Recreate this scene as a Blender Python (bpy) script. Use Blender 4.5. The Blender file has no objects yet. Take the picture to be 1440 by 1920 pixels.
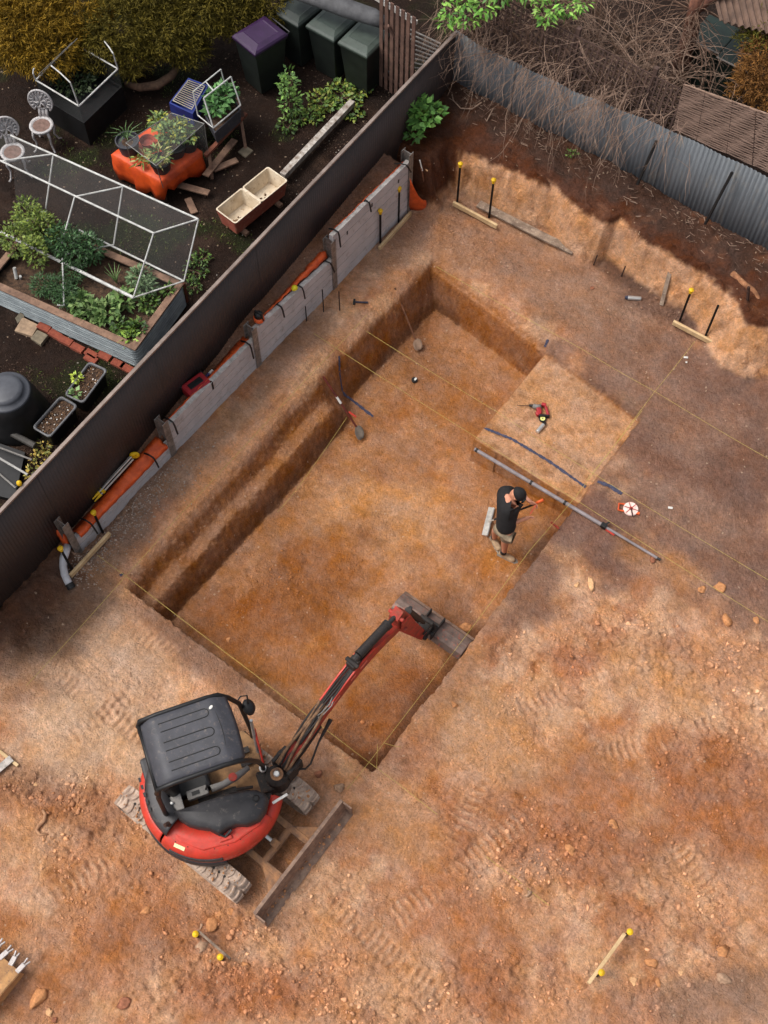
import bpy, bmesh, math, random
import numpy as np
from mathutils import Vector, Matrix, Euler
R_ = math.radians
random.seed(7); rng = np.random.default_rng(11)
S = bpy.context.scene
COL = S.collection

# ------------------------------------------------------------------ camera
# world: +X and +Y are the two directions of the dig's string lines, z = 0 is the site level
CAMH = 16.0
FPX = 2243.0; TH = R_(26.92); RO = R_(0.736); YA = R_(53.71)
_rt = np.array([1., 0, 0]); _up = np.array([0, math.cos(TH), math.sin(TH)]); _fw = np.array([0, math.sin(TH), -math.cos(TH)])
_r = math.cos(RO)*_rt + math.sin(RO)*_up; _u = -math.sin(RO)*_rt + math.cos(RO)*_up
_B = np.array([math.sin(YA), -math.cos(YA), 0]); _A = np.array([math.cos(YA), math.sin(YA), 0])
def _w(v): return np.array([v@_B, v@_A, v[2]])
CR, CU, CF = _w(_r), _w(_u), _w(_fw)
cam_d = bpy.data.cameras.new("camera"); cam = bpy.data.objects.new("camera", cam_d); COL.objects.link(cam)
cam_d.sensor_fit = 'HORIZONTAL'; cam_d.sensor_width = 36.0; cam_d.lens = FPX/1440*36.0
cam_d.clip_start = 0.1; cam_d.clip_end = 3000
M = Matrix.Identity(4)
for i in range(3):
    M[i][0] = CR[i]; M[i][1] = CU[i]; M[i][2] = -CF[i]
M[2][3] = CAMH
cam.matrix_world = M
S.camera = cam
def P(x, y, z=0.0):
    """point of the scene at height z that was measured at photo position x, y (1440 x 1920)"""
    d = (x-720)*CR - (y-960)*CU + FPX*CF
    t = (z-CAMH)/d[2]
    return Vector((d[0]*t, d[1]*t, z))
def Pn(x, y, z):
    x = np.asarray(x, float); y = np.asarray(y, float); z = np.asarray(z, float)*np.ones_like(x)
    d = (x-720)[..., None]*CR - (y-960)[..., None]*CU + FPX*CF
    t = (z-CAMH)/d[..., 2]
    return np.stack([d[..., 0]*t, d[..., 1]*t, z], -1)

# ------------------------------------------------------------------ light
SUN_EL, SUN_AZ = R_(58), R_(236)      # azimuth measured from +Y towards +X
w = bpy.data.worlds.new("World"); S.world = w; w.use_nodes = True
nt = w.node_tree; nt.nodes.clear()
sky = nt.nodes.new('ShaderNodeTexSky'); sky.sky_type = 'NISHITA'; sky.sun_disc = False
sky.sun_elevation = SUN_EL; sky.sun_rotation = SUN_AZ; sky.air_density = 1.0; sky.dust_density = 6.0; sky.ozone_density = 1.0
hsv = nt.nodes.new('ShaderNodeHueSaturation'); hsv.inputs['Saturation'].default_value = 0.35
bg = nt.nodes.new('ShaderNodeBackground'); bg.inputs['Strength'].default_value = 0.15
out = nt.nodes.new('ShaderNodeOutputWorld')
nt.links.new(sky.outputs[0], hsv.inputs['Color']); nt.links.new(hsv.outputs[0], bg.inputs[0]); nt.links.new(bg.outputs[0], out.inputs[0])
sd = bpy.data.lights.new("sun", 'SUN'); sd.energy = 1.25; sd.angle = R_(24); sd.color = (1.0, 0.96, 0.9)
so = bpy.data.objects.new("sun", sd); COL.objects.link(so)
sdir = Vector((math.sin(SUN_AZ)*math.cos(SUN_EL), math.cos(SUN_AZ)*math.cos(SUN_EL), math.sin(SUN_EL)))
so.rotation_euler = sdir.to_track_quat('Z', 'Y').to_euler(); so.location = sdir*30
S.view_settings.view_transform = 'Standard'; S.view_settings.look = 'None'
S.view_settings.exposure = 0.36; S.view_settings.gamma = 1.0; S.view_settings.use_curve_mapping = False

# ------------------------------------------------------------------ materials
def lin(c):
    return tuple(((v/255)/12.92 if v/255 <= .04045 else ((v/255+.055)/1.055)**2.4) for v in c)
MATS = {}
def mat(name, c1, c2=None, scale=6, rough=.7, metal=0.0, bump=0.0, bscale=60, c3=None, spec=.4, stretch=None, coat=0.0, alpha=None):
    """procedural material: two or three tones mixed by noise, roughness noise and bump"""
    if name in MATS: return MATS[name]
    m = bpy.data.materials.new(name); m.use_nodes = True; MATS[name] = m
    t = m.node_tree; N = t.nodes; L = t.links; b = N['Principled BSDF']
    if c2 is None: c2 = tuple(v*.72 for v in c1)
    tc = N.new('ShaderNodeTexCoord'); co = tc.outputs['Object']
    if stretch:
        mp = N.new('ShaderNodeMapping'); mp.inputs['Scale'].default_value = stretch; L.new(co, mp.inputs[0]); co = mp.outputs[0]
    n = N.new('ShaderNodeTexNoise'); n.inputs['Scale'].default_value = scale; n.inputs['Detail'].default_value = 7; n.inputs['Roughness'].default_value = .65
    L.new(co, n.inputs['Vector'])
    r = N.new('ShaderNodeValToRGB'); e = r.color_ramp.elements
    e[0].position = .36; e[1].position = .64
    e[0].color = (*lin(c2), 1); e[1].color = (*lin(c1), 1)
    L.new(n.outputs[0], r.inputs[0]); colout = r.outputs[0]
    if c3 is not None:
        n2 = N.new('ShaderNodeTexNoise'); n2.inputs['Scale'].default_value = scale*2.3; n2.inputs['Detail'].default_value = 9; n2.inputs['Roughness'].default_value = .75
        L.new(co, n2.inputs['Vector'])
        r2 = N.new('ShaderNodeValToRGB'); r2.color_ramp.elements[0].position = .55; r2.color_ramp.elements[1].position = .68
        L.new(n2.outputs[0], r2.inputs[0])
        mx = N.new('ShaderNodeMix'); mx.data_type = 'RGBA'; L.new(r2.outputs[0], mx.inputs[0]); L.new(colout, mx.inputs[6]); mx.inputs[7].default_value = (*lin(c3), 1)
        colout = mx.outputs[2]
    L.new(colout, b.inputs['Base Color'])
    b.inputs['Roughness'].default_value = rough; b.inputs['Metallic'].default_value = metal
    b.inputs['Specular IOR Level'].default_value = spec; b.inputs['Coat Weight'].default_value = coat
    if bump:
        n3 = N.new('ShaderNodeTexNoise'); n3.inputs['Scale'].default_value = bscale; n3.inputs['Detail'].default_value = 5; L.new(co, n3.inputs['Vector'])
        bp = N.new('ShaderNodeBump'); bp.inputs['Strength'].default_value = bump; bp.inputs['Distance'].default_value = .01
        L.new(n3.outputs[0], bp.inputs['Height']); L.new(bp.outputs[0], b.inputs['Normal'])
    if alpha is not None: b.inputs['Alpha'].default_value = alpha
    return m
def mat_attr(name, rough=.9, var=.25, scale=40, bump=.3, bscale=90, spec=.2, trans=0.0):
    """material whose own colour is stored per stone / leaf in the 'tint' attribute"""
    m = bpy.data.materials.new(name); m.use_nodes = True; MATS[name] = m
    t = m.node_tree; N = t.nodes; L = t.links; b = N['Principled BSDF']
    a = N.new('ShaderNodeAttribute'); a.attribute_name = 'tint'
    tc = N.new('ShaderNodeTexCoord'); n = N.new('ShaderNodeTexNoise'); n.inputs['Scale'].default_value = scale; n.inputs['Detail'].default_value = 6
    L.new(tc.outputs['Object'], n.inputs['Vector'])
    mr = N.new('ShaderNodeMapRange'); mr.inputs[1].default_value = .3; mr.inputs[2].default_value = .7; mr.inputs[3].default_value = 1-var; mr.inputs[4].default_value = 1+var
    L.new(n.outputs[0], mr.inputs[0])
    vm = N.new('ShaderNodeVectorMath'); vm.operation = 'SCALE'; L.new(a.outputs['Color'], vm.inputs[0]); L.new(mr.outputs[0], vm.inputs['Scale'])
    L.new(vm.outputs[0], b.inputs['Base Color']); b.inputs['Roughness'].default_value = rough; b.inputs['Specular IOR Level'].default_value = spec
    if bump:
        n3 = N.new('ShaderNodeTexNoise'); n3.inputs['Scale'].default_value = bscale; L.new(tc.outputs['Object'], n3.inputs['Vector'])
        bp = N.new('ShaderNodeBump'); bp.inputs['Strength'].default_value = bump; bp.inputs['Distance'].default_value = .01
        L.new(n3.outputs[0], bp.inputs['Height']); L.new(bp.outputs[0], b.inputs['Normal'])
    return m

# ------------------------------------------------------------------ object helpers
def tag(o, label=None, cat=None, group=None, kind=None):
    if label: o['label'] = label
    if cat: o['category'] = cat
    if group: o['group'] = group
    if kind: o['kind'] = kind
    return o
def empty(name, loc, label, cat, group=None):
    o = bpy.data.objects.new(name, None); COL.objects.link(o); o.location = loc; o.empty_display_size = .1
    return tag(o, label, cat, group)
def origin_of(par):
    v = Vector((0, 0, 0))
    while par is not None: v = v + par.location; par = par.parent
    return v
class MB:
    """collects shapes; build() links them as one mesh object"""
    def __init__(s): s.v = []; s.f = []; s.m = []
    def add(s, vs, fs, mi=0):
        o = len(s.v); s.v.extend([tuple(v) for v in vs]); s.f.extend([tuple(i+o for i in f) for f in fs]); s.m.extend([mi]*len(fs)); return s
    def box(s, c, size, rot=None, mi=0, taper=1.0):
        c = Vector(c); hx, hy, hz = size[0]/2, size[1]/2, size[2]/2
        vs = []
        for z in (-1, 1):
            k = taper if z > 0 else 1
            for x, y in ((-1, -1), (1, -1), (1, 1), (-1, 1)):
                v = Vector((x*hx*k, y*hy*k, z*hz))
                if rot is not None: v = rot @ v
                vs.append(c+v)
        return s.add(vs, [(3, 2, 1, 0), (4, 5, 6, 7), (0, 1, 5, 4), (1, 2, 6, 5), (2, 3, 7, 6), (3, 0, 4, 7)], mi)
    def beam(s, a, b, w, h, up=(0, 0, 1), mi=0):
        a = Vector(a); b = Vector(b); d = b-a; L = d.length; d.normalize(); up = Vector(up)
        x = d.cross(up)
        if x.length < 1e-4: x = d.cross(Vector((1, 0, 0)))
        x.normalize(); u = x.cross(d).normalized()
        rot = Matrix((x, d, u)).transposed()
        return s.box((a+b)/2, (w, L, h), rot, mi)
    def tube(s, pts, r, n=8, mi=0, cap=True, squash=1.0):
        pts = [Vector(p) for p in pts]; rs = r if hasattr(r, '__len__') else [r]*len(pts)
        prev = None; rings = []
        for i, p in enumerate(pts):
            d = (pts[min(i+1, len(pts)-1)]-pts[max(i-1, 0)])
            if d.length < 1e-9: d = Vector((0, 0, 1))
            d.normalize()
            if prev is None:
                x = d.cross(Vector((0, 0, 1)))
                if x.length < 1e-3: x = d.cross(Vector((1, 0, 0)))
            else: x = prev - d*prev.dot(d)
            x.normalize(); prev = x; y = d.cross(x)
            rings.append([p+(x*math.cos(2*math.pi*k/n)+y*squash*math.sin(2*math.pi*k/n))*rs[i] for k in range(n)])
        vs = [v for q in rings for v in q]; fs = []
        for i in range(len(pts)-1):
            for k in range(n):
                k2 = (k+1) % n; fs.append((i*n+k, i*n+k2, (i+1)*n+k2, (i+1)*n+k))
        if cap: fs.append(tuple(range(n-1, -1, -1))); fs.append(tuple((len(pts)-1)*n+k for k in range(n)))
        return s.add(vs, fs, mi)
    def lathe(s, prof, n=24, c=(0, 0, 0), rot=None, mi=0, sx=1, sy=1):
        c = Vector(c); vs = []; fs = []
        for (r, z) in prof:
            for k in range(n):
                v = Vector((r*sx*math.cos(2*math.pi*k/n), r*sy*math.sin(2*math.pi*k/n), z))
                if rot is not None: v = rot @ v
                vs.append(c+v)
        for i in range(len(prof)-1):
            for k in range(n):
                k2 = (k+1) % n; fs.append((i*n+k, i*n+k2, (i+1)*n+k2, (i+1)*n+k))
        fs.append(tuple(range(n-1, -1, -1))); fs.append(tuple((len(prof)-1)*n+k for k in range(n)))
        return s.add(vs, fs, mi)
    def prism(s, poly, z0, z1, mi=0, top=None):
        """poly: list of (x, y) anticlockwise; z0, z1 numbers or lists"""
        n = len(poly); top = top or poly
        zz0 = z0 if hasattr(z0, '__len__') else [z0]*n; zz1 = z1 if hasattr(z1, '__len__') else [z1]*n
        a = sum(poly[i][0]*poly[(i+1) % n][1]-poly[(i+1) % n][0]*poly[i][1] for i in range(n))
        vs = [(p[0], p[1], zz0[i]) for i, p in enumerate(poly)]+[(p[0], p[1], zz1[i]) for i, p in enumerate(top)]
        fs = [tuple(range(n-1, -1, -1)), tuple(range(n, 2*n))]+[(i, (i+1) % n, n+(i+1) % n, n+i) for i in range(n)]
        if a < 0: fs = [tuple(reversed(f)) for f in fs]
        return s.add(vs, fs, mi)
    def grid(s, G, mi=0, closed=False):
        """G: rows of points"""
        n = len(G[0]); vs = [v for r in G for v in r]; fs = []
        for i in range(len(G)-1):
            for k in range(n if closed else n-1):
                k2 = (k+1) % n; fs.append((i*n+k, i*n+k2, (i+1)*n+k2, (i+1)*n+k))
        return s.add(vs, fs, mi)
    def build(s, name, mats, parent=None, origin=None, smooth=False, bevel=0, solid=0, sub=0, seg=2, angle=40):
        me = bpy.data.meshes.new(name)
        if parent is not None and origin is None: origin = origin_of(parent)
        elif origin is None:
            A = np.array(s.v); origin = Vector(((A[:, 0].min()+A[:, 0].max())/2, (A[:, 1].min()+A[:, 1].max())/2, A[:, 2].min()))
        origin = Vector(origin); A = np.array(s.v)-np.array(origin)
        me.from_pydata(A.tolist(), [], s.f)
        if not isinstance(mats, (list, tuple)): mats = [mats]
        for m in mats: me.materials.append(m)
        me.polygons.foreach_set('material_index', s.m)
        o = bpy.data.objects.new(name, me); COL.objects.link(o)
        if parent is not None: o.parent = parent; o.location = origin-origin_of(parent)
        else: o.location = origin
        if smooth: me.polygons.foreach_set('use_smooth', [True]*len(me.polygons))
        if solid:
            md = o.modifiers.new('solid', 'SOLIDIFY'); md.thickness = solid; md.offset = 0
        if bevel:
            md = o.modifiers.new('bevel', 'BEVEL'); md.width = bevel; md.segments = seg; md.limit_method = 'ANGLE'; md.angle_limit = R_(angle)
        if sub:
            md = o.modifiers.new('sub', 'SUBSURF'); md.levels = sub; md.render_levels = sub
        me.update()
        return o
def fast_mesh(name, V, F, mats, tint=None, smooth=False, origin=(0, 0, 0), parent=None, mi=None):
    """V (n,3) array, F (m,k) array, all faces with k corners; tint per vertex (n,3) linear"""
    me = bpy.data.meshes.new(name); V = np.asarray(V, np.float32)-np.array(origin, np.float32); F = np.asarray(F, np.int32); k = F.shape[1]
    me.vertices.add(len(V)); me.vertices.foreach_set('co', V.ravel())
    me.loops.add(F.size); me.loops.foreach_set('vertex_index', F.ravel())
    me.polygons.add(len(F)); me.polygons.foreach_set('loop_start', np.arange(0, F.size, k, dtype=np.int32))
    try: me.polygons.foreach_set('loop_total', np.full(len(F), k, np.int32))
    except Exception: pass
    if smooth: me.polygons.foreach_set('use_smooth', np.ones(len(F), bool))
    if not isinstance(mats, (list, tuple)): mats = [mats]
    for m in mats: me.materials.append(m)
    if mi is not None: me.polygons.foreach_set('material_index', np.asarray(mi, np.int32))
    if tint is not None:
        a = me.color_attributes.new('tint', 'FLOAT_COLOR', 'POINT')
        T = np.ones((len(V), 4), np.float32); T[:, :3] = tint; a.data.foreach_set('color', T.ravel())
    me.update(calc_edges=True); me.validate()
    o = bpy.data.objects.new(name, me); COL.objects.link(o)
    if parent is not None: o.parent = parent; o.location = Vector(origin)-origin_of(parent)
    else: o.location = origin
    return o
def copy_tree(o, delta, parent=None):
    c = o.copy(); COL.objects.link(c); c.parent = parent
    if parent is None: c.location = o.location+Vector(delta)
    for ch in [q for q in bpy.data.objects if q.parent == o]: copy_tree(ch, delta, c)
    return c

# ------------------------------------------------------------------ numpy noise
def _h(ix, iy, s):
    n = (ix.astype(np.int64)*374761393+iy.astype(np.int64)*668265263+s*974711) & 0x7fffffff
    n = ((n ^ (n >> 13))*1274126177) & 0x7fffffff
    return ((n ^ (n >> 16)) & 0xffff)/65535.0
def vn(x, y, s=0):
    ix = np.floor(x); iy = np.floor(y); fx = x-ix; fy = y-iy; fx = fx*fx*(3-2*fx); fy = fy*fy*(3-2*fy)
    a = _h(ix, iy, s); b = _h(ix+1, iy, s); c = _h(ix, iy+1, s); d = _h(ix+1, iy+1, s)
    return (a+(b-a)*fx)*(1-fy)+(c+(d-c)*fx)*fy
def fbm(x, y, sc, o=4, s=0, g=.5):
    t = 0; a = 1; n = 0; x = x/sc; y = y/sc
    for i in range(o):
        t = t+a*(vn(x*1.0+i*17.3, y+i*9.1, s+i)-.5); n += a; a *= g; x, y = (x*1.62-y*1.18), (x*1.18+y*1.62)
    return t/n*2
def domes(x, y, c, s, keep=.7, rmin=.25, rmax=.62):
    """cobbled bumps of cell size c; returns height 0..1"""
    X = x/c; Y = y/c; ix = np.floor(X); iy = np.floor(Y); out = np.zeros_like(X)
    for a in (-1, 0, 1):
        for b in (-1, 0, 1):
            cx = ix+a; cy = iy+b
            px = cx+_h(cx, cy, s); py = cy+_h(cx, cy, s+5); r = rmin+(rmax-rmin)*_h(cx, cy, s+9)**2; k = _h(cx, cy, s+13) < keep
            q = 1-((X-px)**2+((Y-py)*(1+.5*_h(cx, cy, s+21)))**2)/(r*r)
            out = np.maximum(out, np.where(k, np.sqrt(np.clip(q, 0, 1))*r*1.6, 0))
    return out
def ss(a, b, x):
    t = np.clip((x-a)/(b-a), 0, 1); return t*t*(3-2*t)
# ------------------------------------------------------------------ the ground
def fence_x(Y): return -8.17-.034*(Y-2.7)
def proj0(X, Y):
    w0 = X; d = np.stack([X, Y, np.full_like(X, -CAMH)], -1)
    cx = d@CR; cy = d@CU; cz = d@CF
    return 720+FPX*cx/cz, 960-FPX*cy/cz
def blob(px, py, b, wob):
    """soft ellipse laid out on the ground; b = x, y, rx, ry, angle"""
    a = R_(b[4]); dx = px-b[0]; dy = py-b[1]
    u = (dx*math.cos(a)+dy*math.sin(a))/b[2]; v = (-dx*math.sin(a)+dy*math.cos(a))/b[3]
    return 1-ss(.55, 1.25, np.sqrt(u*u+v*v)+wob)
RUB = [(1250, 1230, 260, 60, 20, 1.), (700, 1850, 520, 90, 0, .9), (1100, 1640, 330, 130, 10, .9), (1380, 1350, 160, 220, 0, .8), (420, 1790, 160, 110, 0, 1.), (170, 1620, 170, 90, 30, .8),
       (150, 1510, 180, 60, 15, .9), (1050, 1240, 190, 60, 10, .7), (1300, 1880, 200, 60, 0, .8), (1240, 570, 110, 50, 30, .7), (870, 450, 120, 50, 30, .5), (130, 1760, 140, 60, 0, .5),
       (300, 1350, 190, 60, 35, .6), (880, 1500, 130, 140, 0, .5), (620, 1700, 120, 90, 0, .6), (560, 1060, 190, 130, -10, .55), (730, 1350, 120, 90, 0, .7), (1000, 1350, 150, 80, 0, .55),
       (200, 990, 90, 40, -45, .6), (740, 620, 110, 60, 30, .5), (1300, 1750, 150, 90, 0, 1.), (880, 1230, 60, 200, 40, .35), (60, 1180, 80, 60, 0, .6)]
BANDS = [(P(a, b), P(c, d), w_, am) for a, b, c, d, w_, am in ((60, 1230, 330, 1420, .32, .013), (110, 1400, 255, 1290, .30, .012), (930, 1390, 830, 1600, .32, .014), (720, 1740, 1010, 1520, .32, .013), (560, 1640, 860, 1900, .32, .012), (1440, 1330, 1080, 1430, .32, .012), (1250, 1560, 1430, 1800, .3, .012), (40, 1720, 230, 1600, .3, .011), (1150, 1250, 950, 1340, .3, .012), (340, 1240, 180, 1130, .3, .010))]
def rubble(px, py, wob):
    r = np.zeros_like(px)
    for b in RUB: r = np.maximum(r, b[5]*blob(px, py, b, wob))
    return r
def pit_left(Y, X):   # left lip of the dig
    return -7.12+.02*np.sin(Y*1.3)+.02*fbm(Y, X*0, .5, 3, 31)
def height(X, Y, detail=True):
    X = np.asarray(X, float); Y = np.asarray(Y, float)
    px, py = proj0(X, Y); wob = fbm(X, Y, .55, 3, 3)*.35
    n = .035*fbm(X, Y, 1.3, 3, 1)+.018*fbm(X, Y, .33, 3, 2)
    rb = rubble(px, py, wob)
    if detail:
        n = n+(.011+.010*rb)*fbm(X, Y, .075, 3, 4)
        n = n+rb*(.05*domes(X, Y, .075, 7, .6)+.07*domes(X, Y, .17, 17, .22, .12, .5)+.03*np.abs(fbm(X, Y, .11, 4, 6))+.02*fbm(X, Y, .12, 3, 5))
        n = n+.018*domes(X, Y, .16, 27, .25, .2, .5)
    z = n
    for (q0, q1, wd, am) in BANDS:
        dx, dy = q1[0]-q0[0], q1[1]-q0[1]; LN = math.hypot(dx, dy); sx_ = ((X-q0[0])*dx+(Y-q0[1])*dy)/LN; cx_ = ((X-q0[0])*-dy+(Y-q0[1])*dx)/LN+.06*fbm(X, Y, .5, 2, 63)
        mk = ss(wd/2, wd/2-.05, np.abs(cx_))*ss(0, .3, sx_)*ss(LN, LN-.3, sx_)*ss(-.5, .1, fbm(X, Y, .35, 3, 65)); z = z+mk*(1.5*am*np.sin(sx_*2*np.pi/.105+np.abs(cx_)*9)-.012)+am*.8*ss(.07, 0, np.abs(np.abs(cx_)-wd/2-.03))*ss(0, .3, sx_)*ss(LN, LN-.3, sx_)
    # ---- pit
    e1 = .018*fbm(X, Y, .35, 3, 41); e2 = .014*fbm(X, Y, .07, 3, 45)+.022*fbm(X*3, Y*2.2, .10, 4, 47)
    fl = -.86-.30*ss(5.6, 4.2, Y)*ss(-5.2, -3.8, X)+.15*ss(-4.9, -3.9, X)*ss(6.2, 8.0, Y)+.03*fbm(X, Y, .9, 3, 8)+.02*fbm(X, Y, .2, 4, 9)*1.2+(.03*domes(X, Y, .2, 51, .5)*rb+.012*domes(X, Y, .1, 57, .4) if detail else 0)
    dl = X-pit_left(Y, X)+e1+e2
    bench = ss(8.3, 7.6, Y)
    pa = -.36*ss(-.03, .24, dl)-.05*ss(.1, .5, dl)+fbm(X, Y, .3, 3, 60)*.03-.47*ss(.38+.012*np.sin(Y*2), .66, dl)
    pb = -.10*ss(-.1, .12, dl)-.78*ss(.05, .42, dl)**.8
    zl = np.maximum(fl, np.where(True, pa*bench+pb*(1-bench), 0))
    dr = -2.57-X+.02*fbm(X*0, Y, .4, 3, 71)+e2
    zr = -.02*ss(-.15, 0, dr)-1.2*ss(0, .08, dr)
    dn = Y-3.30+e1*.8+e2; zn = -.03*ss(-.2, 0, dn)-1.2*ss(0, .09, dn)
    yf = 10.9-.105*(X+7.07); df = yf-Y+e1+e2; zf = -.20*ss(-.12, .12, df)-.7*ss(.1, .30, df)
    zp = np.maximum(np.maximum(zl, zr), np.maximum(zn, zf)); zp = np.maximum(zp, fl)
    # ledge (block of unexcavated clay)
    dbx = X+4.48+e1*.8; dby = Y-8.50-.02*(X+4.5)+e1*.6; dB = np.minimum(dbx, dby)
    zb = fl+(-.17+.03*fbm(X, Y, .4, 4, 81)-fl)*ss(-.03, .06, dB)
    zb = np.maximum(zb, np.maximum(zr*.9, np.maximum(-.16*ss(0, .1, yf-.06-Y+e2), -.21*ss(-.03, .06, dr+e2))))
    inb = dB > -.03
    zp = np.where(inb, np.maximum(zp*0+zb, fl), zp)
    inside = (dl > -.2) & (dr > -.2) & (dn > -.25) & (df > -.2)
    z = np.where(inside, np.minimum(z*.6*(1-ss(0, .1, np.minimum(np.minimum(dl, dr), np.minimum(dn, df))))+zp, np.maximum(z, zp)), z)
    # scour line left of the dig and small step beside the wall
    sx = -7.42+.12*np.sin(Y*.9+1)+.06*fbm(Y, X*0, .5, 3, 91)
    z = z+np.where((Y > 4.2) & (Y < 8.6), .05*ss(.03, -.03, X-sx)*ss(4.2, 4.6, Y)*ss(8.6, 7.9, Y), 0)
    # ---- bank at the back
    yt = np.interp(X, [-9, -7.41, -7.09, -6.63, -6.03, -5.86, -5.54, -5.04, -4.84, -4.7, -4.35, -3.63, -3.28, -3.05, -2.71, -2.32, -2.06, -1.67, -1.4, 1.5], [12.2, 12.30, 12.34, 12.42, 12.50, 12.56, 12.46, 12.42, 12.44, 12.62, 12.56, 12.5, 12.5, 12.5, 12.3, 12.0, 11.8, 11.95, 12.15, 12.0])-.06+.025*fbm(X, Y*0, .3, 3, 101)
    wb = np.interp(X, [-9, -7, -4, -3, -2.3, 2], [.32, .32, .30, .32, .66, .7])
    db = Y-yt+.05+.06*fbm(X, Y*2, .22, 3, 103); bk = .86*ss(0, 1, db/wb)**.8+.05*ss(-.12, 0, db)+.12*ss(0, .9, db-wb)
    bk = bk+ss(.0, .2, db-wb)*(.07*fbm(X, Y, .3, 4, 107)+(.03*domes(X, Y, .15, 111, .5) if detail else 0))+ss(0, .05, db)*ss(.1, 0, db-wb)*(.06*fbm(X, Y*1.6, .2, 3, 109)+(.10*domes(X, Y*1.5, .28, 117, .6) if detail else 0))
    z = z+bk
    # corner by the wall's end
    dc = np.minimum(-7.55-X+.12*fbm(X, Y, .3, 3, 113), Y-11.55); z = np.where(dc > -.05, np.maximum(z, .9*ss(0, .35, dc)+n), z)
    # ---- fill behind the retaining wall
    zs = np.interp(Y, [3.1, 3.3, 4.6, 5.4, 6.9, 7.45, 8.9, 9.5, 11.4], [.30, .30, .36, .50, .60, .74, .84, .92, 1.08])
    ws = ss(-8.03, -8.09, X)*ss(3.22, 3.34, Y)*ss(11.6, 11.4, Y)
    z = z*(1-ws)+(zs+.02*fbm(X, Y, .2, 4, 120)+(.03*domes(X, Y, .08, 121, .5) if detail else 0))*ws
    bm = ss(-7.62, -8.05, X+.1*fbm(X, Y, .4, 3, 131))*ss(3.34, 3.2, Y)
    z = z+.26*bm*(1+.3*fbm(X, Y, .15, 3, 133))
    # ---- garden next door and the yard behind the grey fence
    g = ss(0, -.05, X-(fence_x(Y)-.03))
    z = z*(1-g)+(.6+.04*fbm(X, Y, .8, 4, 141)+(.012*fbm(X, Y, .06, 3, 143)+.03*domes(X, Y, .09, 145, .3)*ss(0, .5, fbm(X, Y, .9, 3, 147)) if detail else 0))*g
    bb = ss(13.52, 13.6, Y)*(1-g); z = z*(1-bb)+.75*bb
    return z
def gz(x, y): return float(height(np.array([x]), np.array([y]), False)[0])

TAN = (194, 142, 103)
PAINT = [  # x, y, rx, ry, angle, colour, strength
 (1036, 430, 40, 12, 22, (92, 66, 50), .8), (1205, 525, 70, 20, 32, (96, 68, 54), .8), (1300, 590, 30, 30, 0, (104, 76, 60), .7), (880, 400, 40, 14, 10, (104, 76, 60), .6), (1180, 760, 40, 26, 30, (212, 158, 96), .7),  # dark bank-foot blobs, here and below: shadow painted in with the wet soil
 (1300, 800, 300, 210, 20, (132, 99, 82), .9), (1340, 1010, 260, 150, 30, (126, 94, 79), .9), (1140, 590, 230, 90, 32, (140, 106, 86), .9), (1380, 700, 160, 90, 20, (128, 96, 80), .8), (1420, 1130, 90, 90, 20, (130, 98, 82), .8), (1150, 560, 120, 40, 20, (160, 124, 98), .5),
 (980, 500, 220, 70, 35, (160, 120, 92), .7), (1240, 560, 130, 40, 30, (100, 74, 62), .7), (1160, 510, 120, 22, 28, (92, 66, 52), .7), (1120, 1010, 110, 80, 30, (122, 90, 76), .9), (1000, 1110, 90, 70, -40, (128, 94, 76), .9),
 (1290, 960, 130, 60, 20, (154, 118, 96), .6), (1250, 1060, 110, 40, 25, (170, 122, 84), .8), (1400, 880, 90, 90, 0, (112, 82, 68), .6), (1130, 450, 60, 16, 25, (110, 82, 66), .6),
 (180, 1250, 180, 120, 10, (204, 166, 134), .85), (80, 1160, 130, 90, -30, (104, 78, 62), .85), (380, 1230, 170, 38, 38, (142, 106, 84), .85), (120, 1380, 150, 100, 0, (206, 168, 134), .85),
 (280, 1380, 100, 80, 0, (206, 166, 130), .85), (50, 1470, 70, 50, 0, (150, 116, 92), .6), (40, 1290, 80, 40, 0, (160, 124, 98), .5), (560, 1400, 110, 60, 40, (150, 106, 78), .6),
 (250, 960, 170, 50, -45, (142, 116, 98), .85), (560, 640, 120, 34, -45, (150, 118, 96), .7), (740, 460, 90, 40, -45, (150, 118, 98), .7), (400, 830, 170, 22, -45, (168, 132, 104), .7),
 (1060, 1560, 240, 80, 20, (160, 100, 64), .7), (830, 1640, 80, 150, 10, (172, 108, 68), .6), (930, 1820, 60, 140, -10, (164, 102, 62), .6), (1340, 1520, 160, 120, 30, (160, 98, 60), .7), (1120, 1450, 130, 80, 10, (170, 110, 68), .6), (750, 1840, 80, 60, 0, (196, 148, 108), .6), (1260, 1640, 60, 90, 60, (200, 152, 112), .6),
 (1210, 1260, 130, 60, 25, (200, 150, 106), .7), (930, 1390, 110, 110, -50, (196, 146, 102), .8), (1080, 1240, 60, 40, 0, (170, 104, 62), .6), (1330, 1880, 170, 60, -10, (150, 116, 94), .85), (1420, 1860, 60, 50, -40, (158, 124, 100), .6),
 (220, 1680, 120, 120, 20, (180, 122, 80), .6), (60, 1560, 80, 60, 0, (190, 140, 96), .6), (470, 1870, 160, 60, 0, (170, 106, 66), .7), (80, 1880, 90, 50, 0, (160, 104, 66), .6), (120, 1510, 140, 40, 10, (150, 96, 60), .6), (300, 1750, 120, 60, 0, (160, 104, 68), .6), (760, 1560, 70, 80, -50, (192, 140, 96), .7), (640, 1780, 140, 60, 0, (186, 130, 86), .5)]
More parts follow.
